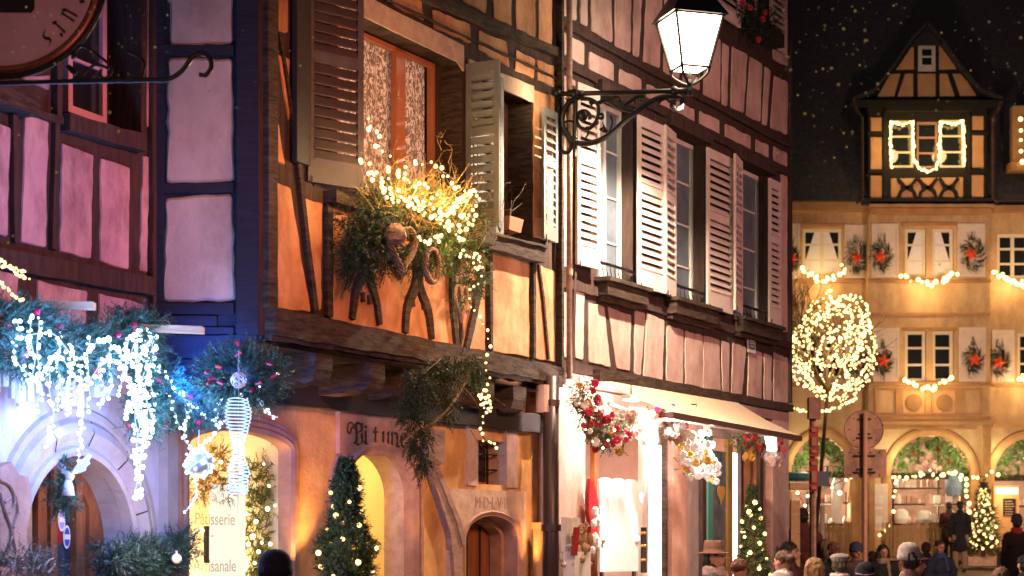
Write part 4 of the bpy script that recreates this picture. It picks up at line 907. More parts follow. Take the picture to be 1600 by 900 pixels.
# ================================================================== HOUSE ACROSS THE SQUARE
ZH = 52.0; FH = Face((Q(1180,HZ,ZH).x, ZH),(1,0)); FB = Face((Q(1180,HZ,ZH).x, ZH-.45),(1,0))
HF = thing('ochre_house', (FH.p(9,0).x, ZH, 1.6), 'big ochre house across the square with arcades and a half timbered dormer', 'house')
KH = ZH/FPX
def hs_(x): return FH.sh(x,600)[0]
def hh_(y): return FH.sh(1400,y)[1]
def hole(F,x0,x1,y0,y1): return Hole(F.sh(x0,y0)[0],F.sh(x1,y0)[0],F.sh(x0,y1)[1],F.sh(x0,y0)[1])
def ahole(F,x0,x1,yb_,ysp,ytop): a,b = F.sh(x0,600)[0],F.sh(x1,600)[0]; return Hole(a,b,F.sh(0,yb_)[1],F.sh(0,ysp)[1],F.sh(0,ytop)[1]-F.sh(0,ysp)[1])
bayL,bayR = 1357,1547
wm = MB(); rf = MB()
leftH = [hole(FH,1254,1316,357,430),hole(FH,1262,1318,520,592),ahole(FH,1236,1330,862,740,682)]
rightH = [hole(FH,1558,1608,365,435),hole(FH,1590,1640,520,592),ahole(FH,1553,1665,862,745,685)]
sL,sR,sE = FH.sh(bayL,500)[0],FH.sh(bayR,500)[0],FH.sh(1900,500)[0]
wall(wm,FH,-6,sL+.05,1.5,hh_(318),leftH,0,.5,rf); wall(wm,FH,sR-.05,sE,1.5,hh_(322),rightH,0,.5,rf)
bayH = [hole(FB,1414,1447,357,432),hole(FB,1457,1490,357,432),hole(FB,1414,1447,517,596),hole(FB,1457,1490,517,596),ahole(FB,1391,1517,862,742,680)]
bl,br_ = FB.sh(bayL,500)[0],FB.sh(bayR,500)[0]
wall(wm,FB,bl,br_,1.5,FB.sh(0,318)[1],bayH,0,.5,rf); wm.quad(FB.p(br_,1.5,0),FB.p(br_,1.5,-.5),FB.p(br_,hh_(318),-.5),FB.p(br_,hh_(318),0)); wm.quad(FB.p(bl,1.5,0),FB.p(bl,1.5,-.5),FB.p(bl,hh_(318),-.5),FB.p(bl,hh_(318),0))
wm.build('wall', M['far'], HF); parts(rf,'window_reveal', M['farstone'], HF)
tr_ = MB()
def band(F,x0,x1,y0,y1,d): rect(tr_,F,F.sh(x0,600)[0],F.sh(x1,600)[0],F.sh(0,y1)[1],F.sh(0,y0)[1],.001,d)
band(FH,1100,1357,318,332,.25); band(FB,1355,1549,318,326,.30); band(FB,1357,1547,327,336,.18); band(FH,1547,1900,323,333,.25)
band(FH,1100,1355,438,442,.10); band(FB,1357,1547,438,442,.12); band(FB,1357,1547,489,493,.06); band(FB,1357,1547,598,603,.14); band(FB,1357,1547,651,656,.10); band(FB,1357,1547,659,664,.16); band(FB,1380,1525,668,671,.06)
band(FH,1100,1355,600,604,.10); band(FH,1549,1900,662,668,.12); band(FH,1549,1900,600,604,.10); band(FB,1536,1547,665,862,.10); band(FB,1357,1366,665,862,.10)
for x in (1405,1451,1498): band(FB,x-3,x+3,606,648,.05)
for x0,x1 in ((1408,1448),(1455,1495),(1366,1402),(1501,1534)):
    for q_ in ((x0,x1,607,610),(x0,x1,645,648),(x0,x0+3,610,645),(x1-3,x1,610,645)): band(FB,*q_,.055)
for y0 in range(670,860,14): band(FB,1537,1546,y0,y0+12,.125)
for F,x0,x1,y in ((FH,1248,1322,350),(FB,1409,1494,348),(FB,1409,1494,512)): band(F,x0,x1,y,y+5,.08)
tr_.build('stone_trim', M['farstone'], HF)
md = MB()
for x in (1428,1475): md.prism([FB.w(x,629,.0)+Vector((.22*math.cos(6.283*i/20),-.01,.22*math.sin(6.283*i/20))) for i in range(20)],(0,-.04,0))
parts(md,'round_medallion', mat('dark_ochre_stone',(.30,.17,.08),.85), HF)
mo = MB()
for F,h_ in ((FB,bayH[4]),(FH,leftH[2]),(FH,rightH[2])): sweep(mo,F,h_.outline(24),[(-.006,-.2),(-.006,.05),(.12,.08),(.2,.06),(.24,.002)])
mo.build('arch_mouldings', M['farstone'], HF)
for F,h_ in [(FH,leftH[0]),(FH,leftH[1]),(FB,bayH[0]),(FB,bayH[1]),(FB,bayH[2]),(FB,bayH[3]),(FH,rightH[0]),(FH,rightH[1])]:
    big = (h_.b-h_.a) > .8
    wnd = casement(F,h_.a,h_.b,h_.bot,h_.top,-.12,HF,M['creampaint'],M['glass'],cols=2 if big else 1,rows=3,fw=.09,bw=.06)
    if h_.bot > hh_(470):                                # drawn white curtains in the upper row
        cm = MB(); m_ = (h_.a+h_.b)/2
        sides = ((m_-.04,-1),(m_+.04,1)) if big else (((h_.b-.08,-1),) if F.sh(1450,400)[0] > h_.a+.3 and h_.b < F.sh(1452,400)[0] else ((h_.a+.08,1),))
        for x0,sg in sides:
            k = 8
            for i in range(k):
                f0,f1 = i/k,(i+1)/k; wv = lambda f: .02*math.sin(f*25); top,bt = .16,.52
                if h_.b > FH.sh(1550,400)[0]: continue
                cm.quad(F.p(x0+sg*bt*f0,h_.bot+.04,-.105+wv(f0)*.4),F.p(x0+sg*bt*f1,h_.bot+.04,-.105+wv(f1)*.4),F.p(x0+sg*top*f1,h_.top-.08,-.105),F.p(x0+sg*top*f0,h_.top-.08,-.105))
        if cm.v: cm.build('curtain', M['white'], wnd)
for F,x0,x1,y0,y1 in ((FH,1228,1249,350,436),(FH,1319,1354,352,435),(FB,1361,1403,350,434),(FB,1495,1538,350,433),(FB,1363,1404,513,597),(FB,1497,1539,512,597),(FH,1549,1584,516,597),(FH,1320,1354,518,597),(FH,1225,1258,518,597)):
    a,b = F.sh(x0,500)[0],F.sh(x1,500)[0]; z0,z1 = F.sh(0,y1)[1],F.sh(0,y0)[1]; mb = MB(); rect(mb,F,a,b,z0,z1,.02,.07)
    so_ = mb.build('shutter', M['farshut'], HF); mb = MB()
    for r_ in ((a,a+.06,z0,z1),(b-.06,b,z0,z1),(a+.06,b-.06,z0,z0+.08),(a+.06,b-.06,z1-.08,z1),(a+.06,b-.06,(z0+z1)/2-.04,(z0+z1)/2+.04)): rect(mb,F,*r_,.071,.09)
    mb.build('shutter_rails', M['farshut'], so_)
# wreaths with red stars on the shutters
def star(mb,c,r,t=.05,up=Vector((0,0,1)),rt_=Vector((1,0,0)),nn=Vector((0,-1,0)),n=5,ph=0):
    P = [c+rt_*(math.sin(6.2832*i/(2*n)+ph)*(r if i%2==0 else r*.42))+up*(math.cos(6.2832*i/(2*n)+ph)*(r if i%2==0 else r*.42)) for i in range(2*n)]
    mb.add([c+nn*t]+P,[(0,i+1,(i+1)%(2*n)+1) for i in range(2*n)]); mb.prism(P,-nn*.01)
WH = [(1339,400,FH,'between the lit curtain window and the bay'),(1377,398,FB,'left of the middle top window'),(1520,396,FB,'right of the middle top window'),(1341,567,FH,'just right of the glowing tree crown'),(1379,563,FB,'left of the middle lower window'),(1521,560,FB,'right of the middle lower window'),(1562,563,FH,'on the shutter right of the bay edge'),(1236,402,FH,'at the edge of the rose house')]
for x,y,F,where in WH:
    c = F.w(x,y,.14); t = thing('wreath', tuple(c), 'fir wreath with a red star '+where, 'wreath', 'star wreaths on the shutters across the square')
    mb = MB(); r0 = random.uniform(.8,1.25)
    for i in range(130):
        q_ = random.uniform(0,6.283); rr = random.uniform(.08,.29)*r0; p = c+Vector((rr*math.cos(q_)*.85,random.uniform(-.02,.04),rr*math.sin(q_)*1.15-.03)); sprig(mb,p,Vector((math.cos(q_+1),-.2,math.sin(q_+1))),.18,.07,8,.018)
    for i in range(5): sprig(mb,c+Vector((random.uniform(-.12,.12),0,.35)),Vector((random.uniform(-.3,.3),-.1,1)),.22,.08,8,.02); sprig(mb,c+Vector((random.uniform(-.12,.12),0,-.3)),Vector((random.uniform(-.4,.4),-.1,-1)),.25,.08,8,.02)
    mb.build('branches', M['firmid'], t); mb = MB(); star(mb,c+Vector((random.uniform(-.06,.06),-.06,random.uniform(-.08,.05))),random.uniform(.19,.25),ph=random.uniform(-.5,.5)); mb.build('star', M['redstar'], t)
# festoons of bulbs below the windows
for F,pts,where in ((FH,[(1252,418),(1256,426),(1270,432),(1286,437),(1302,434),(1314,424),(1319,416)],'below the curtain window at the left'),(FB,[(1410,427),(1420,434),(1436,440),(1452,446),(1468,440),(1482,432),(1494,424)],'below the middle top window'),
   (FH,[(1556,424),(1568,432),(1580,438),(1594,442),(1612,446)],'below the top window at the right edge'),(FB,[(1409,588),(1420,597),(1436,603),(1452,607),(1468,601),(1480,594),(1491,590)],'below the middle lower window'),(FH,[(1590,588),(1600,594),(1612,602)],'below the lower window at the right edge')):
    light_string([F.w(x,y,.35) for x,y in pts], 22 if len(pts) > 3 else 8, 'thick warm light festoon '+where, 'light festoons across the square', .055, M['bulb'], .07)
    m_ = pts[len(pts)//2]; lamp('POINT', tuple(F.w(m_[0],m_[1]+4,.6)), 32, (1,.62,.25), .15, name='festoon_glow')
# roof, dormer
rf = MB(); z_e = hh_(318)
rf.hexa([(FH.p(-6,0).x,ZH-.5,z_e),(FH.p(sE,0).x,ZH-.5,z_e),(FH.p(sE,0).x,ZH+9,z_e),(FH.p(-6,0).x,ZH+9,z_e),(FH.p(-6,0).x,ZH+4.5,z_e+9),(FH.p(sE,0).x,ZH+4.5,z_e+9),(FH.p(sE,0).x,ZH+5,z_e+9),(FH.p(-6,0).x,ZH+5,z_e+9)])
rfo = rf.build('roof', M['roof'], HF)
for cx_,top in ((1503,-20),): b = MB(); cc_ = Q(cx_,12,ZH+4); b.box((cc_.x,cc_.y,cc_.z-.6),.45,.5,1.8); b.build('chimney', M['farpanel'], rfo)
FD = Face((FH.o.x, ZH-.55),(1,0)); DM = MB()
def dq(x,y,d=0): return FD.w(x,y,d)
dn = MB(); a,b_2 = FD.sh(1345,200)[0],FD.sh(1552,200)[0]; zb_,zt_ = FD.sh(0,318)[1],FD.sh(0,160)[1]
dh = [hole(FD,1390,1428,188,262),hole(FD,1432,1466,190,263),hole(FD,1468,1507,187,262)]
wall(dn,FD,FD.sh(1357,200)[0],FD.sh(1542,200)[0],zb_,zt_,dh,0,.3); 
dn.prism([dq(1352,158),dq(1550,158),dq(1470,62),dq(1428,62)],(0,.3,0))
for x in (1357,1542):
    p = dq(x,200); dn.quad(Vector((p.x,p.y,zb_)),Vector((p.x,p.y+5,zb_)),Vector((p.x,p.y+5,zt_)),Vector((p.x,p.y,zt_)))
dno = dn.build('dormer', M['fartimber'], HF)
pd = MB()
for pts in [[(1370,152),(1397,152),(1407,115),(1391,115)],[(1402,152),(1427,152),(1427,115),(1414,115)],[(1434,152),(1462,152),(1462,115),(1434,115)],[(1468,151),(1492,151),(1480,115),(1468,115)],[(1500,150),(1526,150),(1504,115),(1488,115)],
  [(1400,109),(1428,109),(1428,73),(1424,73)],[(1467,109),(1496,108),(1471,72),(1467,72)],[(1360,206),(1378,206),(1378,183),(1360,183)],[(1360,265),(1378,265),(1378,214),(1360,214)],[(1360,311),(1378,311),(1378,274),(1360,274)],
  [(1519,203),(1537,203),(1537,181),(1519,181)],[(1519,262),(1537,262),(1537,211),(1519,211)],[(1518,309),(1537,309),(1537,273),(1518,273)],[(1392,310),(1505,309),(1505,277),(1392,279)]]:
    panel(pd,FD,pts,.003,.04,rnd=.02,jit=.004,inset=.02)
parts(pd,'dormer_panel', M['farpanel'], dno)
xb = MB()
for cx_ in (1417,1449,1482):
    for s_ in (-1,1):
        P = smoothline([Vector((cx_-s_*15,279,0)),Vector((cx_-s_*8,288,0)),Vector((cx_,294,0)),Vector((cx_+s_*9,299,0)),Vector((cx_+s_*14,311,0))],4); beam(xb,FD,[(p.x,p.y) for p in P],.085,.03,.10,.01)
    for q_ in ((cx_-8,291,cx_-6,297),(cx_+8,291,cx_+6,297)): beam(xb,FD,[(q_[0],q_[1]),(q_[2],q_[3])],.07,.03,.09)
for y in (209,269): beam(xb,FD,[(1355,y),(1384,y)],.07,.0,.08,.004); beam(xb,FD,[(1513,y),(1543,y)],.07,.0,.08,.004)
beam(xb,FD,[(1345,316),(1553,316)],.16,0,.2,.004); beam(xb,FD,[(1382,172),(1518,172)],.10,0,.14,.004); beam(xb,FD,[(1382,178),(1382,316)],.09,0,.07); beam(xb,FD,[(1513,178),(1513,316)],.09,0,.07)
xb.build('dormer_timbers', M['fartimber'], dno)
for h_ in dh: casement(FD,h_.a,h_.b,h_.bot,h_.top,-.08,dno,M['creampaint'] if h_ is not dh[1] else M['sand'],M['glass'],cols=1,rows=3,fw=.07,bw=.05)
sm_ = MB(); rect(sm_,FD,FD.sh(1434,90)[0],FD.sh(1461,90)[0],FD.sh(0,112)[1],FD.sh(0,70)[1],.001,.05); smo = sm_.build('gable_window', M['whitepaint'], dno)
sm_ = MB()
for y0,y1 in ((78,88),(91,102)): rect(sm_,FD,FD.sh(1440,90)[0],FD.sh(1455,90)[0],FD.sh(0,y1)[1],FD.sh(0,y0)[1],.052,.056)
sm_.build('pane', M['glass'], smo)
dr = MB()
for s_ in (0,1):                                         # hipped dormer roof with a kicked eave
    X = [(1333,158),(1365,146),(1395,108),(1424,66),(1448,40)]; 
    if s_: X = [(1568,158),(1535,146),(1503,108),(1473,66),(1450,40)]
    for (x0,y0),(x1,y1) in zip(X,X[1:]):
        p,q_ = dq(x0,y0,.35),dq(x1,y1,.35); e = Vector((0,5.5,0)); up = Vector((0,0,.12)); dr.hexa([p,q_,q_+e,p+e,p+up,q_+up,q_+up+e,p+up+e])
dr.prism([dq(1424,70,.36),dq(1473,70,.36),dq(1450,38,.2)],(0,.1,0)); dr.build('dormer_roof', M['roof'], dno)
b = MB(); b.hexa([dq(1335,168,.4),dq(1566,168,.4),dq(1566,168,.0),dq(1335,168,.0),dq(1335,156,.4),dq(1566,156,.4),dq(1566,156,.0),dq(1335,156,.0)]); b.build('eave_board', M['fartimber'], dno)
b = MB()
for pts in ([(1333,158),(1338,172),(1347,184),(1347,312),(1338,317)],[(1565,158),(1560,172),(1552,184),(1552,310),(1560,316)]): b.tube([dq(x,y,.5) for x,y in pts],.05,6)
b.build('gutter_pipe', M['timber_h'], dno)
b = MB(); a,c_ = FH.sh(1574,200)[0],FH.sh(1680,200)[0]; rect(b,FD,a,c_,FD.sh(0,266)[1],FD.sh(0,165)[1],-.3,0); rect(b,FD,a-.1,c_,FD.sh(0,268)[1],FD.sh(0,255)[1],-.3,.2); b.build('second_dormer', M['farstone'], HF)
light_string([dq(1596,y,.3) for y in (178,195,215,235,262)], 5, 'warm bulbs on the dormer at the right edge', None, .06, M['bulb'], .03)
for pts,n,lab in (([(1393,262),(1391,225),(1393,190),(1410,195),(1426,190),(1427,225),(1428,252),(1440,265),(1450,268),(1462,263),(1468,250),(1468,225),(1470,190),(1488,194),(1505,189),(1507,225),(1506,258)],100,'bright light chain outlining the dormer windows and sagging below the middle one'),):
    P = [dq(x,y,.14) for x,y in pts]; t = thing('light_string', tuple(P[0]), lab, 'string lights'); b = MB(); PP = []
    for p,q_ in zip(P,P[1:]): k = max(1,round((p-q_).length/.07)); PP += [p.lerp(q_,i/k) for i in range(k)]
    PP.append(P[-1]); b.tube(PP,.014,5); b.build('wire', M['bulb'], t); st_ = max(1,len(PP)//100+1); bulbs([p+rv(.02) for p in PP[::st_]], .042, M['bulb'], t)
lamp('POINT', tuple(dq(1410,225,.7)), 25, (1,.68,.3), .2, name='dormer_glow'); lamp('POINT', tuple(dq(1488,225,.7)), 25, (1,.68,.3), .2, name='dormer_glow')
from mathutils import noise as _nz
def mnoise(v): return _nz.noise(v)*.5+.5
# ------------------------------------------------------------------ arcades of the ochre house
def arcade(F, h_, what, seed):
    rnd = random.Random(seed); cx = (h_.a+h_.b)/2; W = h_.b-h_.a
    r_ = room(F,h_.a-.1,h_.b+.1,1.62,h_.top+h_.rise+.1,-.5,-2.6,mat('arcade_wall_'+what,(.17,.10,.07),.8,scale=3,var=.4),HF,'arcade_room')
    lamp('POINT', tuple(F.p(cx-.3,h_.top+.1,-1.3)), 230, (1,.72,.48), .2, name='arcade_lamp'); lamp('POINT', tuple(F.p(cx+.4,2.9,-.9)), 130, (1,.74,.5), .2, name='arcade_lamp')
    b = MB(); rect(b,F,h_.a,h_.b,h_.top-.10,h_.top+.06,-.35,-.2)
    for t in (.37,.62): rect(b,F,h_.a+W*t-.03,h_.a+W*t+.03,h_.top+.06,h_.top+h_.rise-.03,-.33,-.24)
    b.build('arcade_beam', M['timber_d'], HF)
    # greenery and roses packed into the lunette
    t = thing('lunette_garland', tuple(F.p(cx,h_.top+.1,-.2)), 'fir and rose garland filling the arch head over the '+what, 'garland', 'garlands in the arch heads')
    b = MB(); fl = MB(); fr = MB()
    for i in range(330):
        a_ = rnd.uniform(.05,3.09); q_ = rnd.uniform(.62,.97) if rnd.random() < .8 else rnd.uniform(.3,.97); p = F.p(cx-math.cos(a_)*W/2*q_, h_.top+math.sin(a_)*h_.rise*q_, -.25+rnd.uniform(-.05,.1))
        sprig(b,p,Vector((rnd.uniform(-1,1),-.5,rnd.uniform(-1,1))),.22,.09,9,.035)
    for i in range(16):
        a_ = rnd.uniform(.3,2.84); q_ = rnd.uniform(.1,.7); p = F.p(cx-math.cos(a_)*W/2*q_, h_.top+.06+math.sin(a_)*h_.rise*q_, -.22)
        (fl if rnd.random() < .75 else fr).ball(p,rnd.uniform(.06,.13),u=7,v=5,jit=.25)
    b.build('branches', mat('leafy_fir_'+what,(.26,.42,.13),.6,col2=(.05,.12,.03),island=True), t); parts(fl,'rose', M['rose'], t); parts(fr,'red_rose', M['red'], t)
FH2 = FH
arcade(FB,bayH[4],'middle_shop',3); arcade(FH,leftH[2],'left_shop',4); arcade(FH,rightH[2],'right_shop',5)
lamp('POINT', tuple(FB.w(1410,715,.5)), 25, (1,.9,.5), .1, name='arch_glow'); lamp('POINT', tuple(FB.w(1500,715,.5)), 25, (1,.9,.5), .1, name='arch_glow')
lamp('POINT', tuple(FH.w(1566,715,.5)), 25, (1,.9,.5), .1, name='arch_glow'); lamp('POINT', tuple(FH.w(1262,715,.5)), 25, (1,.9,.5), .1, name='arch_glow')
# shelves with goods
def shelf(F,x0,x1,y,lab,seed,d=-.5,items=('whitepaint','palestone','farshut')):
    rnd = random.Random(seed); a,b = F.sh(x0,y,d)[0],F.sh(x1,y,d)[0]; z = F.sh(x0,y,d)[1]; t = thing('shop_shelf', tuple(F.p(a,z,d)), lab, 'shelf', 'market shop shelves')
    m = MB(); rect(m,F,a,b,z-.04,z,d-.25,d+.1); rect(m,F,a,a+.04,z-.9 if z > 2.9 else 1.6,z+.3,d-.26,d-.2); rect(m,F,b-.04,b,z-.9 if z > 2.9 else 1.6,z+.3,d-.26,d-.2); m.build('board', M['timber_h'], t)
    x = a+.05; g_ = {}
    while x < b-.12:
        w_ = rnd.uniform(.07,.16); h_ = rnd.uniform(.12,.28); k = rnd.choice(items); mb = g_.setdefault(k,MB())
        if rnd.random() < .5: mb.lathe(F.p(x+w_/2,z,d-.02),[(0,0),(w_*.45,0),(w_*.5,h_*.4),(w_*.3,h_*.75),(w_*.15,h_),(0,h_)],8)
        else: rect(mb,F,x,x+w_,z,z+h_,d-.12,d+.05)
        x += w_+rnd.uniform(.01,.06)
    for k,mb in g_.items(): parts(mb,'goods', M[k], t)
shelf(FB,1397,1470,762,'upper shelf of pale goods in the middle arch',1); shelf(FB,1397,1512,787,'long middle shelf of pale goods in the middle arch',2); shelf(FB,1397,1512,818,'low counter of white goods behind the picket fence in the middle arch',3,items=('white','whitepaint','rose'))
shelf(FH,1262,1330,818,'counter of pale figures behind the picket fence of the left arch',4,items=('white','farshut')); shelf(FH,1262,1325,785,'shelf of mixed goods in the left arch',5,items=('farshut','red','timber_h')); shelf(FH,1562,1630,790,'shelf with goods in the right arch',6)
def bag(F,px,py,w_,h_,m_,lab,d=-.35):
    c = F.w(px,py,d); b = MB(); b.lathe(c,[(0,0),(w_*.4,0),(w_*.5,h_*.3),(w_*.45,h_*.8),(w_*.2,h_),(0,h_)],12); tag(b.build('cloth_bag', m_, None, org=tuple(c)),lab,'cloth')
bag(FB,1492,775,.55,.75,mat('blue_cloth',(.18,.28,.42),.8),'hanging light blue cloth at the right side of the middle arch'); bag(FB,1451,792,.25,.35,M['rose'],'stuffed rosy figure on the shelf of the middle arch')
bag(FB,1444,818,.42,.36,M['white'],'white plush figure in the centre of the counter'); bag(FB,1408,818,.4,.4,M['white'],'white plush figure at the left of the counter'); bag(FB,1484,818,.3,.38,M['white'],'white and green plush figure at the right of the counter')
bag(FH,1308,818,.34,1.3,M['white'],'tall white draped figure in the left arch'); bag(FH,1270,818,.3,.35,M['white'],'pale figure at the left end of the left counter'); bag(FH,1245,752,.9,.25,mat('teal_cloth',(.05,.22,.30),.6),'teal cloth roll on the wooden stall at the left arch',.9)
# picket fences
def picket(F,x0,x1,y0,y1,lab,d=.6):
    a,b = F.sh(x0,840,d)[0],F.sh(x1,840,d)[0]; z0,z1 = F.sh(x0,y1,d)[1],F.sh(x0,y0,d)[1]; z0 = 1.6 if z0 < 1.75 else z0
    t = thing('picket_fence', tuple(F.p(a,z0,d)), lab, 'fence'); m = MB(); x = a
    while x < b:
        w_ = random.uniform(.07,.11); h_ = z1+random.uniform(-.05,.05); rect(m,F,x,min(x+w_,b),z0,h_,d-.02,d+.01); x += w_+.02
    m.build('pickets', M['fence'], t); m = MB(); rect(m,F,a,b,z0+.15,z0+.22,d-.05,d-.021); rect(m,F,a,b,z1-.2,z1-.13,d-.05,d-.021); m.build('rail', M['fence'], t)
picket(FB,1384,1500,818,870,'rough picket fence under the middle arch',.35); picket(FH,1256,1332,818,870,'rough picket fence under the left arch',.6)
b = MB(); P = FB.w(1361,770,.02); rect(b,FB,FB.sh(1357,800)[0]+.05,FB.sh(1391,800)[0]-.08,FB.sh(0,829)[1],FB.sh(0,756)[1],.02,.08); t = b.build('poster_case', M['farshut'], None, org=tuple(P)); tag(t,'pale notice case on the pier between the two arches','notice case')
b = MB()
for x0,x1,y0,y1 in ((1361,1369,774,787),(1371,1379,774,787),(1363,1378,792,796),(1367,1377,806,818)): rect(b,FB,FB.sh(x0,800)[0],FB.sh(x1,800)[0],FB.sh(0,y1)[1],FB.sh(0,y0)[1],.081,.085)
b.build('notices', M['whitepaint'], t)
# kiosk at the right with chalkboard
KX = Face((FH.o.x,ZH-.6),(1,0)); b = MB(); rect(b,KX,KX.sh(1553,800)[0],KX.sh(1592,800)[0],1.6,KX.sh(0,759)[1],-.1,0); kk = b.build('kiosk', M['farpanel'], None, org=tuple(KX.w(1570,868,0))); tag(kk,'small lit kiosk front with a chalkboard at the right edge','kiosk')
b = MB(); rect(b,KX,KX.sh(1556,800)[0],KX.sh(1590,800)[0],KX.sh(0,772)[1],KX.sh(0,762)[1],.01,.05); b.build('light_box', glow('kiosk_light',(1,.8,.45),2.5), kk)
b = MB(); rect(b,KX,KX.sh(1567,800)[0],KX.sh(1586,800)[0],KX.sh(0,806)[1],KX.sh(0,779)[1],.01,.05); cb = b.build('chalkboard', M['void'], kk); b = MB()
for y in range(783,804,4): rect(b,KX,KX.sh(1569,800)[0],KX.sh(1580+random.randint(0,4),800)[0],KX.sh(0,y+1)[1],KX.sh(0,y)[1],.051,.055)
b.build('chalk_lines', M['palestone'], cb); lamp('POINT', tuple(KX.w(1572,775,.5)), 20, (1,.75,.35), .1, name='kiosk_glow')
b = MB(); rect(b,KX,KX.sh(1500,868)[0],KX.sh(1566,868)[0],1.36,1.6,.2,.9); tag(b.build('stone_step', M['palestone'], None, org=tuple(KX.w(1530,870,.5))),'pale stone step below the lit fir tree at the ochre house','step')
# lights round the arches
def dots(pts,lab,group=None,r=.05,m=None):
    t = thing('light_string', tuple(pts[0]), lab, 'string lights', group); b = MB(); b.tube(pts,.01,4); b.build('wire', M['iron'], t); bulbs(pts, r, m or M['bulb'], t)
dots([FB.w(x,y,.15)+rv(.04) for x,y in [(1376,838),(1384,830),(1390,820),(1394,799),(1397,775),(1397,768),(1400,757),(1403,750),(1398,747),(1416,748),(1424,746),(1440,745),(1455,736),(1458,740),(1473,744),(1486,742),(1492,738),(1498,745),(1502,750),(1508,757),(1509,765),(1511,775),(1514,785),(1516,798)]],'warm bulbs outlining the stall opening of the middle arch')
dots([FB.w(1398+9.4*i,743+4*math.sin(i*1.1),.4)+rv(.06) for i in range(18)],'long bulb chain running under the arch heads at beam height',None,.045)
dots([FH.w(x,y,.5) for x,y in [(1238,760),(1250,745),(1262,748),(1280,742),(1290,745),(1300,762),(1312,770),(1322,750),(1330,745),(1262,775),(1258,790),(1246,770)]],'scattered bulbs in the left arch beside the red signs',None,.05,M['bulbw'])
# ------------------------------------------------------------------ trees
def xtree(px,ytop,ybase_z,Z,Wpx,n,nb,lab,lr,seed,sp=.11,nl=.04,w_=.007,k=14,mk='firmid',br=.021,cyl=.35):
    random.seed(seed); c = Q(px,HZ,Z); c.z = ybase_z; top = EYE+(HZ-ytop)/FPX*Z; H_ = top-ybase_z; W_ = Wpx/FPX*Z/2
    t = thing('christmas_tree', tuple(c), lab, 'christmas tree', None); b = MB(); b.tube([c,c+Vector((0,0,H_*.5)),c+Vector((.02,0,H_*.97))],.05*H_/2,7,.008); b.build('trunk', M['twig'], t)
    b = MB(); rad = lambda f: W_*((1-f)**.8*1.0+.03)*(.88+.2*math.sin(f*30+seed)+.07*math.sin(f*71))
    for i in range(n):
        f = random.random()**(.75 if ybase_z < 1 else 1.05); a_ = random.uniform(0,6.283); r_ = rad(f)*random.uniform(.25,1)**.5; p = c+Vector((math.cos(a_)*r_,math.sin(a_)*r_,.1+f*(H_-.15)))
        d = Vector((math.cos(a_),math.sin(a_),random.uniform(-.25,.6)))+rv(.5); sprig(b,p,d,sp*random.uniform(.6,1.2)*(.45+1.1*(1-f)),nl*(.6+.6*(1-f)),k,w_)
    for i in range(6): sprig(b,c+Vector((0,0,H_-.16)),Vector((0,0,1))+rv(.25),sp,nl,k,w_)
    b.build('crown', M[mk], t); ls = thing('light_string', tuple(c+Vector((0,0,.4))), lab.replace('tree','tree bulbs'), 'string lights')
    ls['label'] = 'warm bulbs wound round the '+lr; P = []
    for i in range(nb): f = .05+.9*(i+.5)/nb; a_ = i*2.399+seed; r_ = rad(f)*1.02+.03; P.append(c+Vector((math.cos(a_)*r_,math.sin(a_)*r_,.1+f*(H_-.2))))
    w2 = MB(); w2.tube(sorted(P,key=lambda p:p.z),.002,4); w2.build('wire', M['iron'], ls); bulbs(P,br,M['bulb'],ls)
    for f in (.3,.65): lamp('POINT', tuple(c+Vector((0,-W_*1.5,.2+H_*f))), 2.2*H_*(Z/15)**1.2, (1,.62,.25), .1, name='tree_glow')
    return t
xtree(541,706,.0,13.6,190,5200,60,'dark fir tree with warm bulbs beside the yellow lit arch','dark fir before the yellow arch',5)
xtree(1176,752,.0,20.6,96,2600,60,'slim fir tree with warm bulbs at the right end of the rose shop','slim fir at the rose shop',8,br=.024)
xtree(1537,752,1.6,50.4,44,900,90,'small fir tree covered in bulbs in front of the ochre pier','small fir by the ochre house',2,sp=.25,nl=.09,w_=.02,k=10,mk='firdark',br=.042)
random.seed(21)
# bare tree with a ball of lights
c = Q(1300,542,44); base = Vector((c.x-.42,c.y,.55)); TR = thing('bare_tree', tuple(base), 'bare tree in the square with its crown wrapped in warm lights', 'tree')
b = MB(); b.tube([base,base+Vector((.05,0,1.6)),Vector((c.x-.1,c.y,c.z-1.0))],.05,8,.04); b.build('trunk', M['twig'], TR)
b = MB()
def limb(p,d,L,r,lv):
    q1 = p+d*L*.5+rv(.05); q2 = p+d*L+rv(.08); b.tube([p,q1,q2],r,5,r*.5)
    if lv:
        for _ in range(3): limb(p.lerp(q2,random.uniform(.4,1)),(d+rv(.7)+Vector((0,0,.2))).normalized(),L*.72,r*.55,lv-1)
for i in range(7): limb(Vector((c.x-.1,c.y,c.z-1.0)),Vector((random.uniform(-.9,.8),random.uniform(-.7,.7),1)).normalized(),1.0,.045,3)
for i in range(5): limb(Vector((c.x-.8,c.y+.5,c.z-.2)),Vector((random.uniform(-.5,.5),0,1)).normalized(),.95,.03,3)
b.build('branches', M['twig'], TR)
def sph(i,n): z = 1-2*(i+.5)/n; a_ = i*2.39996; r_ = math.sqrt(1-z*z); return Vector((r_*math.cos(a_),r_*math.sin(a_),z))
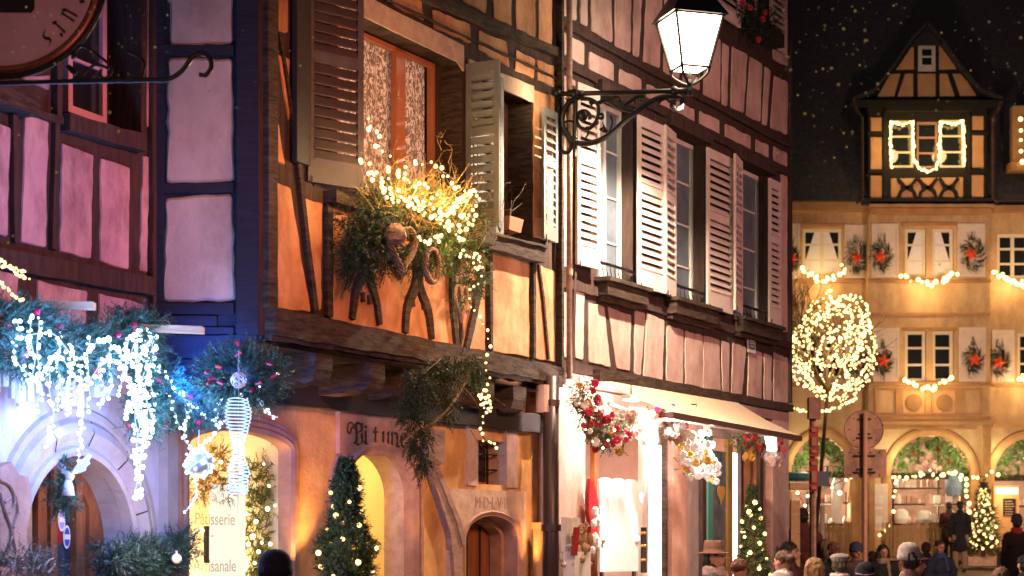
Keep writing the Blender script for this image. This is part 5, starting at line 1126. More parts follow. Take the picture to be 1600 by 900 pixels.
for s_ in range(15):
    sf_ = random.choice([1,1,.95,.8,.62]); pts = []; v_ = rv().normalized(); tv = v_.cross(rv()).normalized()
    for i in range(15):
        pts.append(c+Vector((v_.x*1.08,v_.y*.85,v_.z*1.24))*sf_*(1-.16*(i%3==1)*random.random()))
        tv = (tv+rv(.65)+Vector((0,0,-.12 if v_.z > 0 else .12))); tv = (tv-v_*tv.dot(v_)).normalized(); v_ = (v_+tv*random.uniform(.25,.5)).normalized()
    pts = [c+(p-c)*(.84+.34*mnoise((p-c)*1.3)) for p in pts]
    light_string(pts,54,'warm light chain wrapped round the bare tree crown','light chains in the bare tree crown',.029,M['bulb'],.04,wr=.006)
for z_,w_,n_ in ((-1.36,.7,26),):
    light_string([c+Vector((-1.1,0,-1.35)),c+Vector((-.3,-.2,-1.5)),c+Vector((.6,0,-1.2))],n_,'lowest sagging light chain under the bare tree crown',None,.033,M['bulb'],.03)
lamp('POINT', tuple(c+Vector((0,-.3,0))), 120, (1,.66,.3), .5, name='tree_ball_glow')

# ------------------------------------------------------------------ window box, garlands and lights on the orange house
random.seed(31)
def ow(x,y,d=.25): return FO.w(x,y,d)
FBX = thing('window_garland', tuple(ow(640,360,.15)), 'thick fir and dried grass bunch hanging over the lace window sill', 'garland')
b = MB(); bd_ = MB(); bs_ = MB()
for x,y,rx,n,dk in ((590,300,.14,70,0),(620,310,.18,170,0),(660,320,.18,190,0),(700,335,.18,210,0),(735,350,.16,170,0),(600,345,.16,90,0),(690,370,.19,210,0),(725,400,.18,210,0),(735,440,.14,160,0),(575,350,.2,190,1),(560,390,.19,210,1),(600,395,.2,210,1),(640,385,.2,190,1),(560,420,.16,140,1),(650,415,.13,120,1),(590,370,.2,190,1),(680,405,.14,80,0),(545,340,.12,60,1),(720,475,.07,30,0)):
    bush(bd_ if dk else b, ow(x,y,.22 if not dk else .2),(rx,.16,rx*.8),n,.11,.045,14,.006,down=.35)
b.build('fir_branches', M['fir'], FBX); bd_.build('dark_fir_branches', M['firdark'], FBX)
for i in range(900):
    x = random.gauss(680,48); y = 300+(x-600)*.3+random.gauss(0,22); 
    if 570 < x < 785: 
        p = ow(x,y,random.uniform(.15,.42)); q_ = p+Vector((random.uniform(-.14,.14),random.uniform(-.1,.05),random.uniform(-.02,.2))); bs_.tube([p,(p+q_)/2+rv(.02),q_],.0022,3,.001)
for x,y,s_ in ((700,225,.14),(690,205,.1),(572,120,.12),(575,140,.1),(622,140,.08),(712,260,.15),(730,290,.16),(745,265,.12)):
    p = ow(x,y+30,.25); q_ = ow(x,y,.25); bs_.tube(smoothline([p,(p+q_)/2+rv(.04),q_],4),.003,4,.0015)
    for _ in range(5): sprig(bs_,p.lerp(q_,random.uniform(.5,1)),rv()+Vector((0,0,.3)),.06,.02,5,.008)
bs_.build('dry_grass', M['straw'], FBX)
bx = MB(); beam(bx,FO,[(575,318),(745,372)],.16,.03,.22); bx.build('planter_box', M['timber_h'], FBX)
# hanging vine with fir from the jetty
VN = thing('hanging_garland', tuple(ow(690,600,.3)), 'long fir and twisted vine bunch hanging from the jetty above the arches', 'garland')
b = MB()
for x,y,rx,rz,n in ((720,565,.19,.07,110),(690,585,.22,.09,160),(740,590,.12,.09,90),(655,600,.15,.16,170),(645,640,.13,.18,190),(650,690,.10,.16,130),(660,725,.07,.12,70),(690,620,.12,.1,50),(705,640,.07,.08,26),(700,655,.05,.07,14),(668,680,.05,.12,24)):
    bush(b,ow(x,y,.28),(rx,.12,rz),n,.10,.04,14,.006,down=.9)
b.build('fir_branches', M['firdark'], VN)
b = MB(); 
for o_ in range(5): b.tube(smoothline([ow(x+random.uniform(-5,5),y+random.uniform(-4,4),.30) for x,y in ((735,560),(722,600),(700,640),(675,665),(662,690),(656,720))],5),.009,6,.005)
for pts in ([(630,575),(645,590),(670,598),(700,600)],[(680,570),(700,590),(730,610),(750,640)],[(740,660),(760,690),(780,725)],[(735,672),(755,700),(788,712)],[(690,560),(660,585)],[(770,620),(790,635)],[(740,560),(700,600),(680,640)],[(702,590),(704,668)]): b.tube(smoothline([ow(x,y,.32) for x,y in pts],5),.004,4,.002)
b.build('vine', M['twig'], VN)
def wicker_ring(x,y,rx,rz,lab,hrt=False,r=.018,d=.36,name='wicker_wreath',m='wicker'):
    cc = ow(x,y,d); t = thing(name, tuple(cc), lab, 'wicker heart' if hrt else 'wreath'); b = MB()
    for s_ in range(5):
        ph = s_*1.257; P = []
        for i in range(49):
            a_ = 6.2832*i/48
            if hrt: X = 16*math.sin(a_)**3/16*rx; Z_ = (13*math.cos(a_)-5*math.cos(2*a_)-2*math.cos(3*a_)-math.cos(4*a_))/15*rz
            else: X = rx*math.cos(a_); Z_ = rz*math.sin(a_)
            tw = a_*7+ph; P.append(cc+FO.u*(X+.6*r*math.cos(tw))+FO.n*(r*math.sin(tw))+Vector((0,0,Z_+.6*r*math.cos(tw))))
        b.tube(P,r*.48,5,cap=False)
    b.build('woven_ring', M[m], t); b = MB(); b.tube([cc+Vector((0,0,rz*.8)),cc+Vector((0,0,rz+.16))],.003,4); b.build('string', M['twig'], t); return t
t = wicker_ring(628,385,.19,.19,'large wicker heart hanging in the dark fir under the lace window',True,.022)
b = MB(); cc = ow(618,366,.40); b.ball(cc,.085,.05,.085,12,9,.12); b.build('moss_cushion', M['wicker'], t)
wicker_ring(675,415,.105,.135,'round wicker wreath hanging below the fir bunch',False,.02)
wicker_ring(721,470,.10,.15,'small wicker heart hanging right of the round wreath',True,.012)
t = wicker_ring(745,408,.055,.06,'little glowing ring of lights at the right of the fir bunch',False,.006)
bulbs([ow(745,408,.38)+FO.u*(.06*math.cos(i*.7))+Vector((0,0,.065*math.sin(i*.7))) for i in range(9)],.012,M['bulb'],t)
grp = 'fairy light strings in the window bunch'
rows = [[(568,190),(585,212),(600,240),(612,262),(640,282),(668,290)],[(566,240),(575,262),(590,288),(600,300),(625,316),(650,312)],[(570,268),(600,282),(640,262),(668,255),(700,275),(725,300),(740,305)],
 [(590,290),(625,302),(655,322),(680,306),(705,322),(735,308),(745,322)],[(650,330),(672,338),(690,342),(700,352),(722,358),(735,345),(740,330)],[(655,362),(665,378),(690,370),(700,350),(715,372),(728,390)],[(690,345),(700,330),(715,318),(735,300),(748,312)],[(640,310),(660,318),(690,328),(715,335),(745,340)]]
WHERE = ['climbing in front of the lace curtain, the topmost','starting at the shutter edge below the topmost','crossing the grass just under the lace panes','running level through the middle of the grass','dipping at the lower rim of the grass','lowest, over the green fir below the grass','looping at the right side by the grey shutter','short, through the brightest middle clump']
for i,pl in enumerate(rows):
    light_string([ow(x,y,.42) for x,y in pl],22,'warm fairy light string '+WHERE[i],grp,.0155,M['bulb'],.03)
light_string([ow(x,y,.40) for x,y in ((728,390),(716,402),(740,400),(752,412),(750,440),(735,455),(735,475),(752,500),(762,520),(764,545),(757,575),(766,592),(755,612))],26,'fairy lights trailing down from the window bunch to the jetty',None,.0125,M['bulb'],.012)
light_string([ow(x,y,.40) for x,y in ((755,612),(748,622),(765,620),(752,632),(768,628),(760,640),(750,618),(762,612),(768,636),(757,650),(752,672),(758,688),(765,690),(778,700))],34,'tangled fairy lights hanging like a knot below the jetty',None,.0125,M['bulb'],.014)
for x,y,e in ((600,270,16),(650,295,22),(700,315,24),(735,310,18),(725,370,12),(740,450,5)): lamp('POINT', tuple(ow(x,y,.55)), e, (1,.60,.24), .06, name='fairy_glow')
lamp('POINT', tuple(ow(760,625,.5)), 5, (1,.62,.26), .05, name='fairy_glow')
# flower pot on the second sill
p = FO.w(797,362,.04); t = thing('flower_pot', tuple(p), 'terracotta trough with bare twigs on the small window sill', 'flower pot'); b = MB()
b.hexa([p+FO.u*x+FO.n*y for x,y in ((-.11,-.05),(.11,-.05),(.11,.05),(-.11,.05))]+[p+FO.u*x+FO.n*y+Vector((0,0,.12)) for x,y in ((-.13,-.07),(.13,-.07),(.13,.07),(-.13,.07))]); b.build('trough', M['terra'], t)
b = MB()
for pl in ([(797,340),(792,315),(788,290),(798,285)],[(797,340),(803,315),(815,300),(822,285)],[(797,335),(800,300),(796,280)],[(800,330),(815,318)],[(795,320),(785,305)]): b.tube(smoothline([FO.w(x,y,.05) for x,y in pl],4),.004,4,.002)
b.build('twigs', M['twig'], t)
# street lit candle like ground lamps giving streaks on the amber wall
for px,e in ((485,16),(465,10),(828,9),(640,3)): lamp('SPOT', tuple(FG.w(px,905,.16)), e*5, (1,.50,.16), .03, tuple(FG.w(px+2,690,-.02)), 46, .9, name='uplight')

# ------------------------------------------------------------------ icicle lights and garlands on the left house
random.seed(41)
def lw(x,y,d=.35): return FL.w(x,y,d)
def mgar(pts,r,n,lab,d=.35,mk='firbluelit',baub=6,**kw):
    P = [lw(x,y,d) for x,y in pts]; t = thing('fir_garland', tuple(P[0]), lab, 'garland'); b = MB(); garland(b,P,r,n,**kw); b.build('branches', M[mk], t)
    b = MB(); b.tube(smoothline(P,5),.012,5); b.build('stem', M['twig'], t); S = smoothline(P,8)
    if baub:
        b = MB()
        for i in range(baub): c_ = random.choice(S)+rv(r*.8); c_.y -= r*.5; b.ball(c_,.022,u=8,v=6); b.tube([c_,c_+rv(.06)],.008,4)
        parts(b,'red_bauble', M['magenta'], t)
mgar([(-20,515),(30,500),(75,520),(130,545),(190,520),(240,520)],.13,1000,'big fir garland with red baubles along the top of the left shop front',.40,L=.12,nl=.05,baub=12,w_=.007)
mgar([(-10,545),(50,560),(110,560),(160,570)],.12,600,'lower fir garland behind the white icicle lights',.36,L=.11,nl=.05,baub=6,w_=.007)
mgar([(200,500),(225,560),(235,620),(225,660)],.12,620,'fir garland falling beside the thick white light cluster',.42,L=.11,nl=.05,baub=6,w_=.007)
mgar([(245,580),(270,620),(300,645),(325,640)],.12,620,'fir garland bending towards the wire spiral',.42,L=.11,nl=.05,baub=7,w_=.007)
# wreath at the jetty corner
t = thing('fir_wreath', tuple(lw(375,590,.55)), 'fir wreath with red ribbons and a white wire ball at the orange house corner', 'wreath'); b = MB(); cc = Q(378,588,12.9)
for i in range(700):
    a_ = random.uniform(0,6.283); r_ = random.uniform(.03,.2); p = cc+Vector((r_*math.cos(a_)*1.35,random.uniform(-.05,.08),r_*math.sin(a_))); sprig(b,p,Vector((math.cos(a_),-.3,math.sin(a_)))+rv(.5),.10,.045,14,.007)
b.build('branches', M['firbluelit'], t); b = MB()
for x,y in ((325,580),(335,590),(340,596),(328,598),(372,540),(368,557),(418,568),(400,600),(395,606),(424,590),(345,575)): p = Q(x,y,12.75); b.tube([p,p+Vector((random.uniform(-.05,.05),-.02,random.uniform(-.03,.03)))],.010,5)
parts(b,'red_ribbon', M['magenta'], t)
b = MB(); c3 = Q(373,594,12.68)
for k in range(14):
    ax = rv().normalized(); u1 = ax.orthogonal().normalized(); v1 = ax.cross(u1); b.tube([c3+(u1*math.cos(i*.35)+v1*math.sin(i*.35))*.052 for i in range(19)],.0022,4,cap=False)
b.tube([c3+Vector((0,0,.05)),c3+Vector((0,0,.2))],.002,4)
b.build('wire_ball', M['white'], t)
# wooden arms carrying the decorations
for pts,lab in (([(-60,481),(145,482)],'long raw wooden plank over the left shop front'),([(150,514),(316,520)],'shorter raw wooden plank reaching towards the orange house')):
    zz_ = 12.25 if pts[0][0] < 0 else 13.0; a,b_2 = Q(*pts[0],zz_),Q(*pts[1],zz_); b = MB(); u1 = (b_2-a).normalized(); v1 = Vector((-u1.y,u1.x,0))
    b.hexa([a,b_2,b_2+v1*.10,a+v1*.10]+[p+Vector((0,0,.045)) for p in (a,b_2,b_2+v1*.10,a+v1*.10)]); o = b.build('wooden_plank', M['woodplank'], None, org=tuple(b_2)); tag(o,lab,'plank')
b = MB(); b.tube(smoothline([lw(x,y,.46) for x,y in ((248,515),(251,505),(258,500),(264,504),(266,512))],4),.003,4); tag(b.build('wire_hook', M['silver'], None, org=tuple(lw(266,512,.46))),'bent wire hook standing on the shorter plank','hook')
# white slatted boards behind the icicles
PL = thing('white_slat_screen', tuple(lw(90,640,.12)), 'white slatted boards hanging behind the icicle lights', 'screen'); b = MB(); random.seed(5)
for x in range(-10,185,13):
    y0 = 545; y1 = 585+32*abs(math.sin(x*.05))+random.uniform(0,18); a_,b_2 = lw(x,y0,.12),lw(x+8,y1,.12)
    s0_ = FL.sh(x,y0,.12)[0]; s1_ = FL.sh(x+9,y0,.12)[0]; rect(b,FL,s0_,s1_,FL.sh(x,y1,.12)[1],FL.sh(x,y0,.12)[1],.10,.13)
b.build('slats', M['white'], PL)
b = MB(); 
for x,y,l in ((103,600,34),(126,610,44),(30,590,40)):
    for k in range(14): c_ = lw(x,y+k*3.0,.2); b.tube([c_-FL.u*.035,c_+FL.u*.035],.005,4)
    b.tube([lw(x,y-20,.2),lw(x,y+42,.2)],.02,6)
b.build('spiral_tassels', M['white'], PL)
# icicle chains
gi = 'white icicle light chains on the left shop front'
def ici(pts,n,lab,d=.5,group=None,r=.0115,jit=.016,mm='bulbb'):
    P = smoothline([lw(x,y,d) for x,y in pts],5); t = thing('icicle_chain', tuple(P[0]), lab, 'string lights', group); b = MB(); b.tube([p+rv(.006) for p in P],.0036,5); b.build('light_tube', M['ice'], t)
    L = [P[min(len(P)-1,int(i*len(P)/n))]+rv(jit) for i in range(n)]; bulbs(L,r,M[mm],t)
ORD = ['first','second','third','fourth','fifth','sixth','seventh','eighth','ninth','tenth','eleventh']
for j_,(x,y0,y1,k) in enumerate(((28,500,560,10),(48,490,600,16),(62,500,640,20),(78,560,700,20),(95,520,640,18),(112,540,650,18),(125,570,735,26),(140,530,640,16),(158,560,640,14),(172,540,625,14),(188,545,620,12))):
    ici([(x,y0),(x+random.uniform(-5,5),(y0*2+y1)/3),(x+random.uniform(-6,6),(y0+2*y1)/3),(x-4,y1)],k,ORD[j_]+' icicle light chain from the left edge, hanging over the slatted boards',.5+random.uniform(-.08,.08),gi)
for pl in ([(212,520),(206,560),(218,600),(210,640),(216,690),(208,715)],[(222,520),(228,570),(214,620),(224,670),(218,720),(220,765),(214,782)],[(232,520),(240,560),(226,600),(236,650),(228,690)],[(216,520),(214,580),(222,640),(212,700),(218,750)],[(200,530),(196,570),(206,620),(200,650)],[(240,530),(234,580),(242,640),(232,680)],[(225,540),(218,590),(230,640),(222,700),(210,780)],[(208,600),(216,640),(224,680),(219,740)]):
    ici(pl,34,'thick bundle of cold white light chains right of the arched door',.52+random.uniform(-.06,.06),'cold light bundle right of the arched door',.014,.022)
ici([(245,575),(262,590),(275,612),(300,635),(330,655),(352,660)],24,'cold light chain swinging from the bundle towards the wire spiral',.5)
ici([(232,560),(250,590),(270,640),(285,670),(296,640),(290,610)],22,'cold light chain looping behind the blue lit fir garland',.48)
ici([(285,610),(292,650),(288,685),(300,700)],12,'cold light chain leading down to the white ball',.5)
ici([(345,620),(338,640),(342,665),(325,690),(300,705)],16,'cold light chain between the wreath and the white ball',.5)
ici([(410,575),(404,600),(408,630),(418,645),(433,653)],16,'short cold light chain dangling under the corner wreath',.62)
ici([(345,590),(360,605),(372,622),(392,600),(385,580)],14,'cold light chain curled in the corner wreath',.62)
ici([(304,745),(306,770),(296,790),(290,800)],10,'cold light chain hanging below the white ball',.5)
ici([(20,560),(55,590),(90,555),(130,600),(170,560),(200,590)],36,'long cold light chain waving across the slatted boards',.55,None,.014)
ici([(30,530),(80,520),(120,560),(160,530),(200,560),(235,540)],40,'cold light chain woven through the upper fir garland',.58,None,.015)
# wire spiral and white ball
t = thing('wire_spiral', tuple(lw(372,620,.62)), 'long white wire spiral hanging from the corner wreath', 'spiral decoration'); b = MB(); P = []
cs_ = Q(372,HZ,12.8)
for i in range(420):
    f = i/419; y = 622+150*f; r_ = (13+6*math.sin(f*9)*(1 if f<.8 else .3)+3*random.random()); a_ = i*.42; P.append(Vector((cs_.x+r_/FPX*12.8*math.cos(a_),12.8+r_/FPX*12.8*math.sin(a_)*.8,EYE+(HZ-y-3*math.sin(a_))/FPX*12.8)))
b.tube(P,.0042,4); b.build('wire', M['ice'], t); b = MB(); b.tube([Q(373,600,12.8),Q(372,780,12.8),Q(371,800,12.8)],.002,4); b.build('thread', M['silver'], t)
t = thing('white_ball', tuple(Q(311,755,12.6)), 'big white ball wrapped in cold lights over the pastry window', 'ball decoration'); b = MB(); c4 = Q(311,724,12.6); b.ball(c4,.088,u=24,v=16); b.build('ball', M['white'], t, smooth=True)
b = MB()
for k in range(5):
    ax = rv().normalized(); u1 = ax.orthogonal().normalized(); v1 = ax.cross(u1); b.tube([c4+(u1*math.cos(i*.35)+v1*math.sin(i*.35))*.096 for i in range(19)],.004,4,cap=False)
b.build('light_wrap', M['ice'], t); b = MB(); b.tube([c4+Vector((0,0,.09)),c4+Vector((0,0,.22))],.004,5); b.build('hanger', M['white'], t)
bulbs([c4+sph(i,22)*.10 for i in range(22)],.013,M['bulbb'],t)
for x,y,d,e in ((60,560,.75,30),(120,590,.75,34),(215,600,.7,30),(215,700,.7,20),(300,660,.9,20),(370,640,.9,12),(160,520,.9,14)): lamp('POINT', tuple(lw(x,y,d)), e*1.1, (.21,.38,1), .12, name='cold_glow')
lamp('SPOT', tuple(Q(290,600,13.0)), 190, (.02,.17,1), .08, tuple(Q(320,600,13.9)), 70, .9, name='blue_glow')
lamp('POINT', tuple(Q(440,585,13.3)), 7, (.05,.16,1), .1, name='blue_glow')
# warm chains at the left edge
for lb_,pl in (('middle',[(-20,405),(10,418),(28,428),(46,436)]),('lowest, steepest',[(-20,430),(5,445),(20,462),(36,470)]),('topmost',[(-20,398),(0,408),(20,418),(42,426)])): light_string([lw(x,y,.6) for x,y in pl],16,lb_+' of three warm light strands at the left edge above the plank','warm lights above the left plank',.010,M['bulb'],.008)
# angel with fir over the door
t = thing('angel_ornament', tuple(FL.w(100,765,.0)), 'silver angel with spread wings on a fir sprig above the arched door', 'angel ornament'); b = MB(); bush(b,FL.w(92,745,0),(.11,.07,.2),150,.09,.04,12,.006,down=.5); bush(b,FL.w(98,785,0),(.11,.06,.08),80,.09,.04,12,.006,down=.5); b.build('fir_sprig', M['firbluelit'], t)
b = MB(); c5 = FL.w(109,744,.1); b.ball(c5,.032,.03,.036,12,9); b.lathe(c5+Vector((-.01,0,-.13)),[(0,0),(.045,0),(.035,.06),(.018,.11),(0,.11)],12); b.build('head', M['white'], t, smooth=True)
b = MB()
for sg,sc2 in ((1,1),(-1,.7)):
    P = [c5+Vector((x*sc2,.02,z*sc2)) for x,z in ((0,.02),(.05*sg,.09),(.12*sg,.15),(.14*sg,.14),(.12*sg,.10),(.13*sg,.085),(.10*sg,.06),(.10*sg,.04),(.06*sg,.02))]; b.prism(P if sg>0 else P[::-1],(0,.02,0))
b.build('wings', M['white'], t)
# fir and twigs at the foot of the door
for x0,x1,y,r_,n,lab in ((170,285,862,.16,520,'dark bluish fir box at the foot of the arch with a white ball'),):
    t = thing('fir_box', tuple(lw(228,900,.3)), lab, 'planter'); b = MB()
    for i in range(9): x = x0+(x1-x0)*i/8; bush(b,lw(x,y+14+10*math.sin(i*1.3)-(14 if i in(7,8) else 0),.30),(.12,.12,.13),120,.10,.045,13,.007)
    b.build('branches', mat('blue_lit_deep_fir',(.03,.09,.08),.6,col2=(.010,.03,.03),island=True), t); b = MB(); p0_,p1_ = lw(x0,935,.3),lw(x1,935,.3); z_ = p0_.z; rect(b,FL,FL.sh(x0,900,.3)[0],FL.sh(x1,900,.3)[0],0,z_+.12,.2,.4); b.build('box', M['door'], t)  # needles coloured teal for the cold light falling on them
p = lw(276,873,.46); b = MB(); b.ball(p,.036,u=20,v=14); o = b.build('white_bauble', M['white'], None, smooth=True, org=tuple(p)); tag(o,'plain white ball hanging on the fir box right of the door','ball decoration'); b = MB(); b.tube([p+Vector((0,0,.03)),p+Vector((0,0,.055))],.008,6); b.build('cap', M['silver'], o)
t = thing('twig_bunch', tuple(lw(45,925,.4)), 'frosted twigs with white antler branches left of the arched door', 'twig bunch'); b = MB(); bush(b,lw(20,880,.4),(.22,.1,.1),160,.12,.04,10,.006); bush(b,lw(62,888,.4),(.12,.1,.09),90,.12,.04,10,.006); b.build('frosted_sprigs', mat('frosted_sprig',(.32,.29,.24),.7,col2=(.10,.09,.06),island=True), t); b = MB()
for pl in ([(50,895),(52,875),(46,853)],[(52,880),(60,865),(64,852)],[(54,872),(48,862)],[(66,895),(74,878),(84,872)],[(20,890),(24,872),(16,862)],[(58,890),(66,880)],[(75,895),(84,885),(86,876)]): b.tube(smoothline([lw(x,y,.5) for x,y in pl],4),.009,5,.004)
b.build('antlers', M['silver'], t)
b = MB(); rect(b,FL,FL.sh(-5,900,.4)[0],FL.sh(84,900,.4)[0],0,lw(0,905,.4).z,.3,.5); b.build('tub', M['door'], t)
# greenery inside the pastry window
t = thing('window_fir_garland', tuple(FG.w(400,800,-.3)), 'fir garland with warm bulbs standing inside the pastry window', 'garland'); b = MB()
for x,y,r_,n in ((395,745,.13,80),(425,735,.10,60),(405,790,.12,70),(425,770,.08,40),(400,840,.13,80),(415,880,.12,70),(430,820,.08,40),(395,895,.12,60)): bush(b,FG.w(x,y,-.3),(r_,.08,r_*1.1),n,.11,.05,12,.008)
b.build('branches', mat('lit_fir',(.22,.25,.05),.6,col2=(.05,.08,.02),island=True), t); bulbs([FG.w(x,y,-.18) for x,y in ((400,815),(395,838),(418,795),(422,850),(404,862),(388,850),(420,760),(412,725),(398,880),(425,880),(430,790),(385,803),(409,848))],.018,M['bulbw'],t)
t = thing('window_fir_swag', tuple(FG.w(325,770,-.3)), 'fir and dried flower swag at the top of the pastry window', 'garland'); b = MB()
for x,y,r_,n in ((300,735,.1,40),(312,765,.1,50),(335,745,.12,60),(350,770,.08,40),(340,710,.1,36)): bush(b,FG.w(x,y,-.3),(r_,.08,r_),n,.10,.045,12,.008)
b.build('branches', M['straw'], t); bulbs([FG.w(x,y,-.15) for x,y in ((316,829),(298,845),(302,857),(300,868),(330,800),(345,722),(320,715))],.014,M['bulbw'],t)
# ------------------------------------------------------------------ decorations of the rose shop
random.seed(51)
def pw_(x,y,d=.35): return FP.w(x,y,d)
def flower(mb,c,r,n=7):
    for i in range(n):
        a_ = 6.283*i/n+random.random()*.3; o = Vector((math.cos(a_)*.8,-.4,math.sin(a_)))*r; mb.ball(c+o*.6,r*.42,r*.3,r*.42,6,4,.15)
    mb.ball(c,r*.35,u=6,v=4)
def flowers(name,pts,rad,n,lab,cols,green=140,d=.35,fr=.04,cat='garland'):
    P = [pw_(x,y,d) for x,y in pts]; t = thing(name,tuple(P[0]),lab,cat); S = smoothline(P,6) if len(P) > 2 else P
    b = MB()
    for i in range(green): p = random.choice(S)+rv(rad*.8); sprig(b,p,rv(),.10,.045,10,.009)
    b.build('branches', M['fir'], t); G = {}
    for i in range(n):
        p = random.choice(S)+rv(rad); k = random.choices([c_[0] for c_ in cols],[c_[1] for c_ in cols])[0]; q_ = MB(); flower(q_,p-FP.n*-.06,fr*random.uniform(.6,1.2)); G.setdefault(k,[]).append(q_)
    for k,l_ in G.items():
        for q_ in l_: q_.build({'red':'red_flower','white':'white_flower','gold':'gold_leaf','magenta':'dark_red_flower','rose':'rosy_flower','silver':'silver_leaf'}.get(k,'flower'), M[k], t)
    return t
t = flowers('flower_garland',[(905,610),(912,640),(925,665),(940,685),(962,690)],.13,60,'fir garland with red and white flowers rising at the left of the rose shop',[('red',2),('magenta',5),('white',3),('gold',2)],320,.42)
bulbs([pw_(x,y,.6) for x,y in ((900,646),(897,666),(915,671),(905,630),(932,641),(926,690),(942,700),(950,688),(898,605),(960,672))],.012,M['bulbw'],t)
flowers('flower_garland',[(950,660),(975,665),(1000,672),(1030,668),(1050,660)],.11,80,'white flower garland under the left spotlight of the rose shop',[('white',7),('silver',2),('rose',2)],110,.45)
flowers('flower_bouquet',[(1075,690),(1085,700),(1092,715),(1088,730),(1078,715)],.16,110,'big round white flower bouquet glaring under the right spotlight',[('white',9),('gold',1)],60,.45,.045,'bouquet')
flowers('flower_garland',[(1022,640),(1040,650),(1050,670),(1062,680)],.10,36,'fir and red flower garland between the two spotlights',[('magenta',3),('white',2),('rose',2)],110,.38)
flowers('flower_garland',[(1150,690),(1166,685),(1182,692),(1200,690),(1215,695)],.10,50,'dark fir garland with red flowers at the right of the rose shop',[('red',6),('gold',1)],120,.45,.03)
flowers('flower_bouquet',[(1192,712),(1200,722),(1208,714)],.06,14,'pale rosy blossoms hanging at the right end of the shop',[('rose',3),('white',2)],0,.5,.055,'bouquet')
flowers('gold_bow',[(1160,710),(1164,716),(1168,708)],.05,12,'golden bow hanging beside the red flowers',[('gold',1)],0,.45,.04,'bow')
# white winged figure hanging between the spotlights
c = pw_(1018,660,.5); t = thing('hanging_figure', tuple(c), 'small white robed figure hanging right of the left spotlight', 'figure'); b = MB(); b.lathe(c+Vector((0,0,-.22)),[(0,0),(.09,0),(.07,.12),(.03,.24),(0,.26)],12); b.build('robe', M['white'], t, smooth=True)
b = MB(); b.ball(c+Vector((0,0,.08)),.045,u=14,v=10); b.build('head', M['rose'], t, smooth=True)
# red costume hanging at the shop side
c = pw_(921,755,.08); t = thing('red_costume', tuple(c), 'red cloth costume with white trim hanging left of the white board', 'costume'); b = MB()
b.prism([pw_(x,y,.08) for x,y in ((917,748),(924,760),(929,785),(928,815),(917,820),(914,800),(914,770))],FP.n*.04); b.prism([pw_(x,y,.08) for x,y in ((918,822),(927,822),(932,838),(924,860),(915,846))],FP.n*.035); b.build('cloth', M['red'], t)
b = MB()
for x,y,r_ in ((930,800,.035),(932,812,.04),(928,818,.03),(929,842,.04),(934,850,.035),(926,860,.03)): b.ball(pw_(x,y,.18),r_,r_,r_*1.6,8,6,.15)
parts(b,'white_trim', M['white'], t)
# white post box with plush bears
c = FP.p(sx(890,.3),0,.25); t = thing('white_cabinet', tuple(c), 'white cabinet standing before the rose wall with plush bears on it', 'cabinet'); b = MB(); a_,b_2 = sx(892,.3),sx(917,.3)
rect(b,FP,a_,b_2,0,FP.sh(900,862,.3)[1],.22,.34); rect(b,FP,a_,b_2,FP.sh(900,862,.3)[1],FP.sh(890,808,.3)[1],.20,.23); b.build('body', M['whitepaint'], t)
def bear(x,y,s_,lab,m='plush'):
    c = pw_(x,y,.24); t = thing('plush_bear', tuple(c), lab, 'plush toy', 'plush bears on the white cabinet'); b = MB(); b.ball(c+Vector((0,0,.07*s_)),.075*s_,.06*s_,.08*s_,12,9); b.ball(c+Vector((0,0,.18*s_)),.055*s_,.05*s_,.05*s_,12,9)
    for q_ in (-1,1): b.ball(c+Vector((.045*s_*q_,0,.225*s_)),.02*s_,u=8,v=6); b.ball(c+Vector((.075*s_*q_,-.03*s_,.10*s_)),.028*s_,.028*s_,.05*s_,8,6); b.ball(c+Vector((.05*s_*q_,-.07*s_,.02*s_)),.03*s_,.05*s_,.03*s_,8,6)
    b.ball(c+Vector((0,-.05*s_,.165*s_)),.022*s_,u=8,v=6); b.build('body', M[m], t, smooth=True)
    b = MB(); 
    for q_ in (-1,1): b.ball(c+Vector((.02*s_*q_,-.05*s_,.195*s_)),.006*s_,u=6,v=5)
    b.ball(c+Vector((0,-.072*s_,.172*s_)),.008*s_,u=6,v=5); b.build('eyes', M['void'], t)
bear(908,860,1.1,'brown plush bear sitting highest on the white cabinet'); bear(898,878,1.2,'brown plush bear in front with a red book'); bear(914,885,.9,'small brown plush bear at the right on the cabinet'); bear(888,885,.9,'grey plush animal at the left on the cabinet','silver')
b = MB(); p = pw_(899,846,.36); b.hexa([p+Vector((x,y,z)) for z in (-.13,.13) for x,y in ((-.03+z*.1,-.02),(.03+z*.1,-.02),(.03+z*.1,.02),(-.03+z*.1,.02))]); tag(b.build('red_book', M['red'], None, org=tuple(p)),'narrow red book leaning among the plush bears','book')
p = pw_(1007,870,.1); t = thing('bell_strap', tuple(p), 'dark strap with round bells hanging right of the white board', 'bell strap'); b = MB(); b.prism([pw_(x,y,.05) for x,y in ((1001,824),(1008,824),(1008,895),(1001,895))],FP.n*.02); b.build('strap', M['void'], t)
b = MB()
for y in (833,853,875): 
    for x in (1003,1007): b.ball(pw_(x,y,.09),.016,u=8,v=6)
parts(b,'bell', M['gold'], t)
